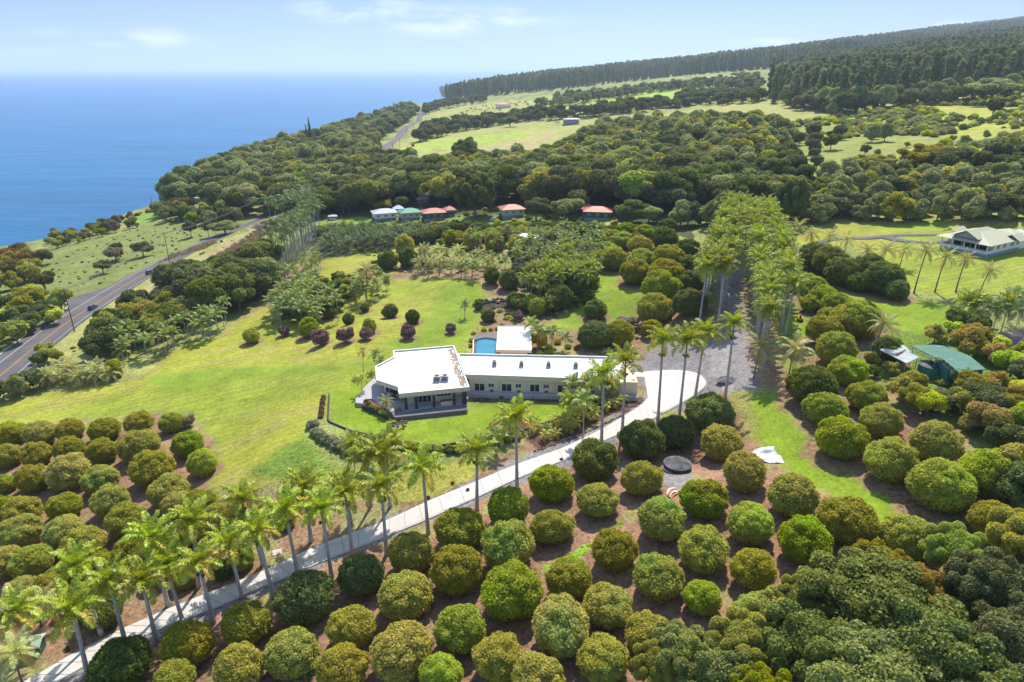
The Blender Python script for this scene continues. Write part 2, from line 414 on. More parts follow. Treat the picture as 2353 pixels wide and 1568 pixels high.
# wobble so that patch edges are natural (in metres on the ground)
wx = GX + 1.6 * (vnoise(GX, GY, 4, 1) - .5) + 3.0 * (vnoise(GX, GY, 13, 2) - .5) * np.clip((GY - 120) / 100, .3, 3)
wy = GY + 1.6 * (vnoise(GX, GY, 4, 3) - .5) + 3.0 * (vnoise(GX, GY, 13, 4) - .5) * np.clip((GY - 120) / 100, .3, 3)
WX, WY = project(wx, wy, H(wx, wy))
LAWN = (.185, .255, .024); LAWN2 = (.275, .285, .032); DRY = (.27, .19, .11); MULCH = (.30, .175, .105); GRAVEL = (.22, .20, .19)
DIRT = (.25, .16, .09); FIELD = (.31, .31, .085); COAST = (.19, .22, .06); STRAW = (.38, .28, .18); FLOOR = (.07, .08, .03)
VIVID = (.19, .27, .018); BANK = (.14, .21, .028)
P_LAWN = [(-80, 1010), (-60, 960), (0, 930), (110, 905), (250, 882), (345, 862), (372, 822), (440, 785), (520, 770), (560, 735), (640, 690), (700, 640), (760, 625), (735, 605), (760, 596), (870, 583), (950, 570), (960, 600), (850, 650), (1000, 640), (1105, 645), (1118, 690), (1085, 770), (1060, 800), (1090, 870), (870, 880), (850, 905), (757, 905), (735, 965), (705, 990), (722, 1050), (790, 1085), (900, 1085), (1090, 1060), (1085, 1108), (960, 1155), (830, 1150), (640, 1130), (500, 1140), (470, 1110), (500, 1050), (480, 1000), (440, 950), (300, 955), (150, 970), (0, 985)]
PATCH = [
 ((.25, .27, .062), .9, [(1600, 520), (1780, 400), (1700, 300), (1780, 235), (2500, 190), (2500, 450), (2353, 470)]),
 ((.33, .34, .06), .8, [(1980, 245), (2250, 215), (2500, 200), (2500, 300), (2250, 320), (2100, 290)]),
 (FIELD, .7, [(890, 385), (905, 340), (950, 312), (1200, 283), (1340, 272), (1470, 262), (1500, 282), (1330, 312), (1230, 350), (1060, 372), (960, 385)]),
 ((.30, .36, .06), .6, [(880, 362), (900, 345), (1000, 320), (1200, 300), (1300, 300), (1210, 325), (1050, 340), (960, 352)]),
 ((.36, .31, .12), .6, [(1080, 345), (1270, 300), (1290, 306), (1220, 345), (1110, 362), (1000, 368)]),
 (FIELD, .7, [(975, 275), (1000, 250), (1150, 233), (1420, 218), (1500, 212), (1440, 240), (1250, 262), (1100, 272), (980, 295)]),
 ((.27, .38, .05), .3, [(1280, 252), (1380, 232), (1500, 212), (1670, 203), (1668, 216), (1590, 232), (1500, 230), (1440, 240), (1320, 252)]),
 (FIELD, .7, [(1450, 268), (1560, 255), (1720, 218), (1830, 245), (1900, 262), (1780, 290), (1600, 285), (1480, 285)]),
 (COAST, .9, [(-100, 650), (0, 612), (110, 580), (230, 545), (330, 520), (390, 470), (420, 470), (500, 500), (640, 500), (640, 520), (560, 560), (430, 610), (300, 650), (180, 700), (60, 770), (-60, 820)]),
 ((.19, .30, .05), .4, [(300, 505), (340, 490), (385, 470), (412, 473), (400, 495), (330, 515)]),
 ((.33, .32, .10), .9, [(-60, 900), (0, 850), (180, 690), (300, 640), (400, 600), (500, 560), (640, 500), (690, 480), (620, 530), (500, 600), (380, 680), (300, 740), (200, 790), (120, 850), (0, 930)]),
 (STRAW, 1.0, [(300, 720), (350, 665), (440, 610), (520, 570), (600, 520), (655, 490), (660, 500), (600, 545), (520, 590), (450, 630), (395, 665), (350, 700), (330, 730)]),
 (LAWN, .3, [(530, 620), (480, 625), (540, 590), (600, 555), (645, 530), (645, 545), (600, 580)]),
 (LAWN, .3, [(760, 505), (830, 485), (880, 492), (865, 512), (800, 520)]),
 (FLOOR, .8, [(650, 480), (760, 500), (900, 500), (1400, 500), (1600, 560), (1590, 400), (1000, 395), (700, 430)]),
 ((.16, .22, .04), .7, [(860, 515), (870, 495), (1380, 495), (1400, 520), (1200, 530)]),
 (DIRT, .7, [(0, 960), (110, 905), (250, 880), (350, 855), (380, 815), (520, 765), (600, 690), (640, 640), (720, 585), (760, 600), (950, 575), (1180, 620), (1400, 600), (1500, 640), (1500, 800), (1430, 830), (1240, 800), (1060, 800), (850, 640), (740, 690), (560, 790), (400, 860), (200, 930)]),
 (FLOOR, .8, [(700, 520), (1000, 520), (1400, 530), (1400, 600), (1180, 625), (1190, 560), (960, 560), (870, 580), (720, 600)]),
 (LAWN, .35, [(745, 612), (760, 596), (870, 583), (948, 572), (955, 590), (890, 610), (790, 630), (735, 635)]),
 (LAWN2, .45, P_LAWN),
 (LAWN, .3, [(330, 862), (500, 845), (800, 838), (900, 812), (880, 850), (760, 850), (600, 870), (400, 900), (345, 890)]),
 (LAWN, .3, [(992, 700), (1015, 660), (1060, 648), (1105, 660), (1112, 700), (1085, 760), (1060, 795), (900, 805), (860, 790), (960, 770)]),
 (BANK, .7, [(640, 1035), (710, 990), (730, 1050), (800, 1090), (700, 1110), (560, 1090)]),
 (LAWN, .3, [(1335, 640), (1375, 560), (1400, 556), (1395, 620), (1440, 655), (1490, 680), (1480, 720), (1400, 745), (1385, 765), (1260, 768), (1255, 745), (1330, 700)]),
 (DIRT, .7, [(1225, 760), (1330, 765), (1390, 760), (1480, 735), (1485, 850), (1390, 830), (1225, 800)]),
 (VIVID, .25, [(757, 905), (830, 885), (862, 905), (905, 975), (1075, 952), (1080, 928), (1305, 928), (1320, 945), (1230, 985), (1000, 1028), (930, 1022), (820, 998), (752, 968)]),
 (DIRT, .8, [(520, 1135), (640, 1115), (830, 1150), (900, 1150), (960, 1140), (1090, 1080), (1160, 1040), (1230, 1000), (1330, 950), (1420, 900), (1500, 860), (1510, 930), (1300, 1060), (1000, 1180), (740, 1290), (500, 1390), (300, 1470), (60, 1570), (-60, 1560), (0, 1480), (250, 1350)]),
 ((.27, .26, .05), .6, [(830, 1090), (1060, 1060), (1085, 1100), (960, 1150), (860, 1150), (800, 1120)]),
 (MULCH, .6, [(-100, 1010), (0, 985), (150, 970), (300, 955), (440, 950), (480, 1000), (500, 1050), (470, 1110), (500, 1150), (420, 1250), (250, 1400), (-100, 1500)]),
 ((.24, .24, .06), .6, [(-100, 1010), (300, 960), (380, 1000), (250, 1090), (150, 1250), (-100, 1300)]),
 (MULCH, .6, [(60, 1600), (250, 1500), (500, 1400), (740, 1300), (1000, 1190), (1300, 1060), (1500, 975), (1640, 900), (1730, 900), (1760, 1000), (1850, 1100), (2100, 1240), (2300, 1300), (2500, 1700), (0, 1700)]),
 (GRAVEL, .7, [(60, 1560), (300, 1435), (500, 1350), (720, 1268), (950, 1165), (1180, 1060), (1400, 965), (1480, 910), (1475, 850), (1500, 850), (1510, 980), (1300, 1075), (1110, 1150), (820, 1270), (600, 1370), (330, 1490), (140, 1600)]),
 (GRAVEL, .6, [(1440, 838), (1490, 812), (1530, 790), (1600, 775), (1652, 775), (1655, 640), (1700, 540), (1705, 540), (1705, 640), (1725, 760), (1748, 860), (1738, 895), (1640, 905), (1560, 950), (1460, 880)]),
 ((.27, .25, .235), .5, [(1655, 905), (1625, 830), (1655, 760), (1668, 640), (1684, 560), (1692, 560), (1684, 640), (1690, 780), (1670, 850), (1690, 905)]),
 (DIRT, .7, [(1650, 790), (1655, 640), (1668, 640), (1672, 790)]), (DIRT, .7, [(1708, 640), (1722, 640), (1850, 860), (1790, 900), (1740, 890), (1722, 770)]),
 ((.27, .26, .07), .6, [(1670, 905), (1725, 895), (1735, 960), (1760, 1010), (1700, 1000), (1690, 950)]),
 (MULCH, .6, [(1780, 890), (1850, 940), (1890, 1010), (1990, 1080), (2100, 1140), (2240, 1200), (2353, 1180), (2500, 1300), (2353, 1120), (2200, 980), (2080, 900), (1900, 850)]),
 (BANK, .8, [(2040, 760), (2300, 770), (2500, 800), (2500, 1200), (2353, 1100), (2200, 970), (2060, 890), (1980, 850)]),
 (VIVID, .3, [(1727, 895), (1775, 902), (1826, 938), (1848, 985), (1875, 1030), (1950, 1080), (2035, 1130), (2080, 1180), (2150, 1205), (2225, 1235), (2180, 1258), (2080, 1240), (2000, 1195), (1900, 1135), (1830, 1100), (1780, 1060), (1745, 1010), (1730, 950)]),
 (LAWN, .4, [(1790, 725), (1800, 700), (1845, 725), (1880, 790), (1790, 800), (1850, 850), (1840, 870), (1790, 850)]),
 (VIVID, .35, [(1935, 655), (2050, 680), (2190, 700), (2200, 755), (2120, 770), (2020, 745), (1960, 700)]),
 (LAWN2, .35, [(1800, 560), (1815, 528), (2140, 508), (2500, 530), (2500, 660), (2353, 660), (2200, 690), (2100, 665), (2000, 620), (1950, 560), (1850, 575)]),
 ((.115, .06, .045), .9, [(1205, 1015), (1250, 985), (1313, 958), (1330, 945), (1360, 915), (1440, 905), (1478, 915), (1462, 935), (1400, 958), (1330, 995), (1240, 1035)]),
 ((.115, .06, .045), .9, [(1120, 985), (1135, 968), (1165, 962), (1220, 962), (1245, 985), (1205, 1002), (1150, 1000)]),
 ((.115, .06, .045), .9, [(1080, 905), (1130, 905), (1130, 922), (1105, 928), (1085, 922)]),
 ((.115, .06, .045), .9, [(1150, 908), (1300, 908), (1300, 926), (1240, 926), (1225, 918), (1160, 918)]),
 (GRAVEL, .5, [(1235, 1068), (1520, 1050), (1600, 1085), (1600, 1120), (1520, 1125)]),
 ((.20, .34, .04), .8, [(1245, 1300), (1330, 1262), (1430, 1195), (1436, 1205), (1340, 1275), (1250, 1315)]),
 ((.20, .34, .04), .8, [(1400, 1330), (1500, 1280), (1505, 1290), (1410, 1345)]),
 ((.20, .32, .04), .8, [(660, 1560), (780, 1500), (800, 1510), (700, 1568)]),
 (DIRT, .7, [(2060, 500), (2353, 370), (2353, 378), (2200, 410)]),
 ((.30, .22, .20), .6, [(2210, 770), (2353, 760), (2353, 790), (2250, 800)]),
 ((.06, .045, .045), .9, [(1090, 695), (1115, 690), (1200, 690), (1205, 708), (1140, 706), (1095, 712)]),
]
n1 = vnoise(GX, GY, 9, 5)[..., None]; n2 = vnoise(GX, GY, 45, 6)[..., None]; n3 = vnoise(GX, GY, 2.5, 7)[..., None]; n4 = vnoise(GX, GY, 150, 8)[..., None]
Cc = np.array((.17, .20, .06)) * (1 - n2) + np.array((.28, .29, .085)) * n2
Cc = Cc * (.8 + .4 * n1)
Rr = np.full(GX.shape, .9)
far = (GY > 330)[..., None]
SOFT = []
for q in range(6):
    a_ = q * 1.047; e_ = 2.4 * (.4 + .12 * q) * np.clip(GY / 160, .6, 4)
    SOFT.append(project(wx + e_ * math.cos(a_), wy + e_ * math.sin(a_), H(wx, wy)))
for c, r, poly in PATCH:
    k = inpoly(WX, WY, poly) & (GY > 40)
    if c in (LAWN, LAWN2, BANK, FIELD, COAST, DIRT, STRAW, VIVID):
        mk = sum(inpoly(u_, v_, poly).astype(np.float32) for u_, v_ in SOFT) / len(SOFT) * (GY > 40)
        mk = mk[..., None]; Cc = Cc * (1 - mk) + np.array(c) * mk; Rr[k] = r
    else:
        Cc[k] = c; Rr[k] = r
    if c is MULCH:      # thin grass between the mulch rings
        g = k & (vnoise(GX, GY, 6, 11) > .60); Cc[g] = (.27, .235, .085)
    if c is DIRT:
        g = k & (vnoise(GX, GY, 5, 12) > .62); Cc[g] = (.24, .22, .09)
    if c is LAWN2:      # worn yellow and brown streaks along the mowing direction
        a = vnoise(GX + GY * .25, GY * 2.6 - GX * .5, 14, 13); b = vnoise(GX + GY * .3, GY * 3.5 - GX * .8, 3.5, 14)
        t = sstep((a * .6 + b * .55 - .54) / .22)[..., None] * .34
        Cc[k] = (Cc * (1 - t) + np.array((.31, .23, .10)) * t)[k]
        t = sstep((vnoise(GX, GY, 30, 15) - .35) / .4)[..., None] * .6
        Cc[k] = (Cc * (1 - t) + np.array(LAWN) * t)[k]
        wv = (.5 + .5 * np.sin((GY * .93 - GX * .28 + 2.5 * vnoise(GX, GY, 25, 16)) * 2 * PI / 2.6))[..., None] * .17
        Cc[k] = (Cc * (1 + wv - .05))[k]
    if c is FIELD:
        t = sstep((vnoise(GX, GY * 1.5, 40, 17) - .45) / .3)[..., None] * .6; Cc[k] = (Cc * (1 - t) + np.array((.24, .29, .07)) * t)[k]
        t = sstep((vnoise(GX, GY * 2, 16, 18) - .55) / .2)[..., None] * .35; Cc[k] = (Cc * (1 - t) + np.array((.40, .33, .14)) * t)[k]
Cc = Cc * (.90 + .2 * n3) * (.9 + .2 * n1)
# sandy, rocky cliff below the coast edge
cl = (gz < .1 * GX - 7) & (GX < -260)
Cc[cl] = (.10, .085, .07)
ny_, nx_ = GX.shape
idx = np.arange(nx_ * ny_).reshape(ny_, nx_)
Fq = np.stack([idx[:-1, :-1], idx[:-1, 1:], idx[1:, 1:], idx[1:, :-1]], -1).reshape(-1, 4)
V = np.stack([GX, GY, gz], -1).reshape(-1, 3)
me = np_mesh('ground', V, Fq, [M['ground']], smooth=True, attrs={
    'Col': ('POINT', 'FLOAT_COLOR', np.concatenate([Cc.reshape(-1, 3), np.ones((Cc.size // 3, 1))], 1)),
    'rough': ('POINT', 'FLOAT', Rr.ravel())})
gr_ = g = bpy.data.objects.new('ground', me); COL.objects.link(g); tag(g, kind='structure')

R_ = 150000.0
a_ = [(R_ * math.cos(2 * PI * i / 96), R_ * math.sin(2 * PI * i / 96)) for i in range(96)]
s = MB(); s.add([(0, 0, SEA)] + [(x, y, SEA) for x, y in a_], [(0, 1 + i, 1 + (i + 1) % 96) for i in range(96)])
tag(s.build('sea', M['sea']), kind='structure')

def resample(P, step):
    P = np.array(P, float); d = np.concatenate([[0], np.cumsum(np.hypot(*np.diff(P, axis=0).T))])
    n = max(2, int(d[-1] / step) + 1); t = np.linspace(0, d[-1], n)
    return np.stack([np.interp(t, d, P[:, 0]), np.interp(t, d, P[:, 1])], 1)
def smooth_line(P, it=3):
    P = np.array(P, float)
    for _ in range(it):   # Chaikin
        Q = np.empty((2 * len(P), 2)); Q[0] = P[0]; Q[-1] = P[-1]
        Q[1:-1:2] = .75 * P[:-1] + .25 * P[1:]; Q[2::2] = .25 * P[:-1] + .75 * P[1:]; P = Q
    return P
def offs(P, d):
    P = np.asarray(P); T = np.gradient(P, axis=0); T /= np.hypot(T[:, 0], T[:, 1])[:, None] + 1e-9
    return P + np.stack([-T[:, 1], T[:, 0]], 1) * np.asarray(d).reshape(-1, 1)
def strip(name, L, R, z, mat, across=4, skirt=.3, kind='structure'):
    """sheet between two equally long rows of points lying z above the ground, with side skirts"""
    L = np.asarray(L); R = np.asarray(R); n = len(L)
    rows = []
    for j in range(across + 1):
        p = L + (R - L) * j / across
        rows.append(np.stack([p[:, 0], p[:, 1], H(p[:, 0], p[:, 1]) + z], 1))
    rows = [rows[0] - [0, 0, skirt]] + rows + [rows[-1] - [0, 0, skirt]]
    Vv = np.concatenate(rows); k = len(rows)
    ii = np.arange(k * n).reshape(k, n)
    Fx = np.stack([ii[:-1, :-1], ii[1:, :-1], ii[1:, 1:], ii[:-1, 1:]], -1).reshape(-1, 4)
    o = bpy.data.objects.new(name, np_mesh(name, Vv, Fx, [mat])); COL.objects.link(o)
    if kind: o['kind'] = kind
    return o

# ------------------------------------------------------------------ highway on the left
HW = smooth_line(HWP)
HW = resample(HW, 1.5)
yy = HW[:, 1]
wl = np.interp(yy, [0, 260, 300, 340, 3000], [10.5, 10.5, 8.5, 7.4, 6.2]); wr = np.interp(yy, [0, 230, 300, 3000], [-8, -7.2, -6.4, -6.2])
wl = wl + 9 * np.exp(-((yy - 285) / 9.0) ** 2)
def ZH(y): return np.interp(y, [0, 600, 3000], [.10, .30, 1.2])
Z1 = .12
def hstrip(name, a, b, dz, mat, y0, y1, across=1):
    k = (yy >= y0) & (yy <= y1); ks = np.where(k)[0]
    aa = a if np.ndim(a) else np.full(len(yy), a); bb = b if np.ndim(b) else np.full(len(yy), b)
    o = strip(name, offs(HW, aa)[ks], offs(HW, bb)[ks], 0, mat, across, skirt=.0)
    co = np.empty(len(o.data.vertices) * 3, np.float32); o.data.vertices.foreach_get('co', co); co = co.reshape(-1, 3)
    co[:, 2] += ZH(co[:, 1]) + dz; o.data.vertices.foreach_set('co', co.ravel()); o.data.update(); return o
hstrip('road', wl, wr, 0, M['asphalt'], 90, 2400, 8)
hstrip('road_markings', 6.35, 6.1, .03, M['linew'], 90, 2400)
hstrip('road_markings', .24, .06, .03, M['liney'], 90, 2400); hstrip('road_markings', -.08, -.26, .03, M['liney'], 90, 2400)
hstrip('road_markings', -5.3, -5.5, .03, M['linew'], 90, 2400)
k = np.where((yy > 100) & (yy < 284))[0]
o = strip('kerb', offs(HW, wl + .5)[k], offs(HW, wl)[k], .28, M['curbm'], 1, .3)

# ------------------------------------------------------------------ concrete driveway and turning court
UP = [(64, 1564), (170, 1501), (272, 1450), (357, 1412), (469, 1367), (546, 1337), (631, 1301), (706, 1265), (804, 1227), (893, 1195), (969, 1159), (1088, 1110), (1182, 1070), (1301, 1027), (1386, 985), (1437, 955), (1474, 931), (1490, 912)]
LO = [(140, 1564), (255, 1497), (361, 1450), (425, 1422), (510, 1390), (590, 1352), (660, 1325), (730, 1294), (808, 1263), (884, 1233), (982, 1193), (1097, 1142), (1194, 1097), (1313, 1051), (1386, 1015), (1448, 988), (1490, 970), (1516, 957)]
U = np.array([unproj(*p)[:2] for p in UP]); L_ = np.array([unproj(*p)[:2] for p in LO])
U = np.vstack([[-100, 55], U]); L_ = np.vstack([[-94, 52], L_])
def prep(P):
    P = smooth_line(P, 3); d = np.concatenate([[0], np.cumsum(np.hypot(*np.diff(P, axis=0).T))]); d /= d[-1]; t = np.linspace(0, 1, 240)
    return np.stack([np.interp(t, d, P[:, 0]), np.interp(t, d, P[:, 1])], 1)
def pprep(A, B):
    # same parameter on both edges: keep the pairing of the listed points
    t = np.linspace(0, len(A) - 1, 300); i = np.arange(len(A))
    f = lambda P: np.stack([np.interp(t, i, P[:, 0]), np.interp(t, i, P[:, 1])], 1)
    def sm(Q):
        for _ in range(10): Q[1:-1] = .25 * Q[:-2] + .5 * Q[1:-1] + .25 * Q[2:]
        return Q
    return sm(f(A)), sm(f(B))
A_, B_ = pprep(U, L_)
strip('driveway', A_, B_, .10, M['concrete'], 10, .3)
CU = [(1479, 856), (1490, 854), (1520, 852), (1550, 851), (1578, 853), (1600, 858), (1614, 866), (1622, 876), (1623, 881)]
CL = [(1489, 918), (1500, 952), (1522, 952), (1553, 936), (1582, 919), (1604, 904), (1616, 894), (1622, 886), (1623, 882)]
def _cl(P):
    P = np.array([unproj(*p)[:2] for p in P]); t = np.linspace(0, len(P) - 1, 80); i = np.arange(len(P))
    Q = np.stack([np.interp(t, i, P[:, 0]), np.interp(t, i, P[:, 1])], 1)
    for _ in range(6): Q[1:-1] = .25 * Q[:-2] + .5 * Q[1:-1] + .25 * Q[2:]
    return Q
strip('turning_court', _cl(CU), _cl(CL), .115, M['concrete'], 14, .3)
tm_ = surf('tyre_trace', (.48, .445, .40), .8, (.57, .53, .48), .6, 1.0)
for q_ in (.27, .36, .64, .73):
    Pm = A_ + (B_ - A_) * q_; strip('tyre_marks', offs(Pm, .09)[4:296], offs(Pm, -.09)[4:296], .107 + .002 * (q_ > .5), tm_, 1, 0)
jm = MB()
for i in range(6, 292, 7):
    a, b = A_[i], B_[i]; n_ = 8
    d_ = (A_[i + 1] - A_[i]); d_ = d_ / (np.hypot(*d_) + 1e-9) * .05
    for j in range(n_):
        p, q = a + (b - a) * j / n_, a + (b - a) * (j + 1) / n_
        jm.add([(p[0] - d_[0], p[1] - d_[1], hz(*p) + .13), (q[0] - d_[0], q[1] - d_[1], hz(*q) + .13), (q[0] + d_[0], q[1] + d_[1], hz(*q) + .13), (p[0] + d_[0], p[1] + d_[1], hz(*p) + .13)], [(0, 1, 2, 3)])
tag(jm.build('driveway_joints', surf('joint_grey', (.33, .31, .29), .9), None), kind='structure')
# branch of the court running left behind the house
bl = np.array([unproj(*p)[:2] for p in [(1440, 856), (1479, 856)]]); br = np.array([unproj(*p)[:2] for p in [(1440, 868), (1481, 869)]])
strip('driveway', resample(bl, 1), resample(br, 1)[:len(resample(bl, 1))], .09, M['concrete'], 3, .2)
# low kerb along the lower edge of the drive
strip('kerb', B_[60:250], offs(B_, -.35)[60:250], .16, M['curbm'], 1, .3)
# asphalt drive of the white house on the right, with its loop
def road_px(P, w, name='driveway', mat='blacktop', z=.12):
    P = resample(smooth_line([unproj(*p)[:2] for p in P], 3), 1.5)
    return strip(name, offs(P, w / 2), offs(P, -w / 2), z, M[mat], 3, .2)
road_px([(1822, 585), (1850, 567), (1900, 552), (1960, 547), (2040, 545), (2100, 541), (2160, 540)], 3.6)
road_px([(2035, 546), (2080, 556), (2130, 559), (2175, 556), (2200, 548)], 3.4, z=.14)

# ------------------------------------------------------------------ plants: meshes
def icoverts(sub):
    import bmesh
    bm = bmesh.new(); bmesh.ops.create_icosphere(bm, subdivisions=sub, radius=1)
    v = np.array([x.co[:] for x in bm.verts]); f = np.array([[q.index for q in x.verts] for x in bm.faces]); bm.free(); return v, f
IV, IFc = icoverts(2)
def leaf_quads(rs, P, Nn, size, stretch=1.5, droop=0.0):
    """one pointed leaf-cluster quad per point, facing roughly along Nn"""
    n = len(P)
    Nn = Nn + rs.normal(0, .75, (n, 3)); Nn /= np.linalg.norm(Nn, axis=1)[:, None]
    A = rs.normal(0, 1, (n, 3)); A[:, 2] -= droop
    A -= (A * Nn).sum(1)[:, None] * Nn; A /= np.linalg.norm(A, axis=1)[:, None] + 1e-9
    B = np.cross(Nn, A)
    s = (size * rs.uniform(.6, 1.35, n))[:, None]
    a = A * s * stretch * .5; b = B * s * .5
    V = np.stack([P - a, P + b * .9 - a * .1 + Nn * s * .12, P + a, P - b * .9 - a * .1 + Nn * s * .12], 1).reshape(-1, 3)
    return V
def leafy(name, seed, lumps, n, size, mat, core=.86, up=0.0, trunk=None, vlump=.35, rad=(.78, 1.13)):
    """lumps: rows (cx,cy,cz,rx,ry,rz). Leaves over the outside of the union, solid ragged hull within."""
    rs = np.random.RandomState(seed); Lp = np.array(lumps, float)
    area = (Lp[:, 3] * Lp[:, 4] + Lp[:, 3] * Lp[:, 5] + Lp[:, 4] * Lp[:, 5])
    k = rs.choice(len(Lp), int(n * 1.9), p=area / area.sum())
    d = rs.normal(0, 1, (len(k), 3)); d[:, 2] += up; d /= np.linalg.norm(d, axis=1)[:, None]
    c, r = Lp[k, :3], Lp[k, 3:]
    P = c + d * r * rs.uniform(rad[0], rad[1], (len(k), 1))
    keep = np.ones(len(k), bool)
    for j in range(len(Lp)):
        q = (((P - Lp[j, :3]) / Lp[j, 3:]) ** 2).sum(1); keep &= ~((q < .62) & (k != j))
    keep &= P[:, 2] > .02
    P, d, k = P[keep][:n], d[keep][:n], k[keep][:n]
    Nn = d / Lp[k, 3:]; Nn /= np.linalg.norm(Nn, axis=1)[:, None]; Nn[:, 2] += .25
    V = leaf_quads(rs, P, Nn, size)
    m = len(P); Fq = np.arange(4 * m).reshape(m, 4)
    lv = rs.uniform(0, 1, len(Lp))
    v = np.clip(rs.uniform(0, 1, m) * (1 - vlump) + lv[k] * vlump, 0, 1)
    Vs, Fs, vv, mi = [V], [Fq], [np.repeat(v, 4)], [np.zeros(m, int)]
    off = len(V); tris = []
    for j in range(len(Lp)):
        if min(Lp[j, 3:]) < size * 1.2: continue
        h = IV * Lp[j, 3:] * core * rs.uniform(.93, 1.05, (len(IV), 1)) + Lp[j, :3]; h[:, 2] = np.maximum(h[:, 2], .01)
        Vs.append(h); tris.append(IFc + off); off += len(h); vv.append(np.full(len(h), .45)); mi.append(np.zeros(len(IFc), int))
    mats = [mat]
    if trunk:
        tm, segs = trunk; mats.append(tm); b = MB()
        for pts, rr in segs: b.tube(pts, rr, 6, cap=False)
        q = np.array(b.v); Vs.append(q); vv.append(np.zeros(len(q)))
        Fs2 = np.array(b.f) + off; off += len(q)
        fl = [Fs[0]] + ([np.concatenate(tris)] if tris else []) + [Fs2]
        mi = np.concatenate([np.zeros(m + sum(len(t) for t in tris), int), np.ones(len(Fs2), int)])
    else:
        fl = [Fs[0]] + ([np.concatenate(tris)] if tris else []); mi = np.zeros(m + sum(len(t) for t in tris), int)
    return np_mesh(name, np.concatenate(Vs), fl, mats, mi, {'v': ('POINT', 'FLOAT', np.concatenate(vv))})

def dome_lumps(seed, nb=34, h=1.5, bump=.2):
    rs = np.random.RandomState(seed)
    L = [(0, 0, h * .43, .80, .80, h * .44)] + [(math.cos(a0) * .17, math.sin(a0) * .17, h * rs.uniform(.42, .52), .70, .70, h * rs.uniform(.36, .46)) for a0 in rs.uniform(0, 6.28, 4)]
    for i in range(nb):
        d = rs.normal(0, 1, 3); d /= np.linalg.norm(d); d[2] = abs(d[2]) * 1.2 - .35; d /= np.linalg.norm(d)
        q = rs.uniform(.82, .96); r = bump * rs.uniform(.7, 1.3)
        L.append((d[0] * .84 * q, d[1] * .84 * q, h * .47 + d[2] * h * .50 * q, r, r, r * .85))
    return L
def tree_lumps(seed, n=16, spread=.36, zc=.66, zr=.26, r=.17, flat=.8):
    rs = np.random.RandomState(seed); L = []
    for i in range(n):
        a = rs.uniform(0, 2 * PI); q = math.sqrt(rs.uniform(0, 1)); z = zc + zr * (rs.uniform(-.9, 1) * (1 - q * .55)) - q * q * .06
        rr = r * rs.uniform(.65, 1.3)
        L.append((math.cos(a) * spread * q, math.sin(a) * spread * q, z, rr, rr, rr * flat))
    L.append((0, 0, zc - .02, spread * .62, spread * .62, zr * .8))
    return L
def limbs(L, h0=.3, r=.03, k=6):
    segs = [([(0, 0, -.06), (.01, 0, h0 * .5), (0, .01, h0), (0, 0, h0 + .25)], [r * 1.35, r, r * .85, r * .5])]
    for c in L[:k]:
        segs.append(([(0, .0, h0 * .85), (c[0] * .5, c[1] * .5, (h0 + c[2]) / 2), (c[0], c[1], c[2])], [r * .55, r * .4, r * .15]))
    return segs
BK = M['bark']
ORCH = [leafy('orchard_crown', 10 + i, dome_lumps(10 + i, 70 + 8 * i, 1.5 + .06 * (i % 3), .175 + .015 * (i % 3)), 19000, .058, G_['olive'], .82, .15, None, .22, (.80, 1.14)) for i in range(5)]
ORCHF = [leafy('orchard_crown_small', 30 + i, dome_lumps(30 + i, 46, 1.45, .18), 5600, .085, G_['olive'], .82, .15, None, .15, (.80, 1.14)) for i in range(3)]
def trunk_mesh(nm, mat, r=.09, h=.7):
    b = MB(); b.tube([(0, 0, -.1), (.01, 0, h * .5), (0, .02, h)], [r * 1.3, r, r * .7], 8)
    me = bpy.data.meshes.new(nm); me.from_pydata(b.v, [], b.f); me.materials.append(mat); me.update(); return me
OTR = trunk_mesh('orchard_trunk', BK)
def limb_mesh(nm, segs, mat=BK, n=7):
    b = MB()
    for p, r in segs: b.tube(p, r, n)
    me = bpy.data.meshes.new(nm); me.from_pydata(b.v, [], b.f); me.materials.append(mat); me.update(); return me
WL = [tree_lumps(50 + i, 15 + i, [.36, .42, .33, .40, .30][i], [.62, .6, .64, .6, .6][i], .27, .155) for i in range(5)]
WOOD = [leafy('woodland_crown', 50 + i, WL[i], 5200, .042, G_['wood'], .76, .25) for i in range(5)]
WTR = [limb_mesh('woodland_trunk', limbs(WL[i])) for i in range(5)]
WOODF = [leafy('woodland_tree', 60 + i, tree_lumps(60 + i, 11, .38, .58, .3, .18), 1900, .06, G_['wood'], .76, .25, (BK, [([(0, 0, -.05), (0, 0, .5)], [.03, .02])])) for i in range(5)]
BIGL = [tree_lumps(80 + i, 74, .53, .55, .36, .092, .9) for i in range(3)]
BIG = [leafy('big_crown', 80 + i, BIGL[i], 40000, .0225, G_['kukui'], .78, .3) for i in range(3)]
BIGT = [limb_mesh('big_trunk', limbs(BIGL[i], .25, .028, 12)) for i in range(3)]
# feathery flat-topped tree (layered, open)
def flat_lumps(seed, n=22):
    rs = np.random.RandomState(seed); L = []
    for i in range(n):
        a = rs.uniform(0, 2 * PI); q = math.sqrt(rs.uniform(.02, 1)); L.append((math.cos(a) * .62 * q, math.sin(a) * .62 * q, .74 - .2 * q * q + rs.uniform(-.07, .05), .16, .16, .06))
    return L
FLL = [flat_lumps(90 + i) for i in range(2)]
FLAT = [leafy('spreading_crown', 90 + i, FLL[i], 5200, .04, G_['grey'], .7, .4) for i in range(2)]
FLT = [limb_mesh('spreading_trunk', limbs(FLL[i], .3, .03, 14)) for i in range(2)]
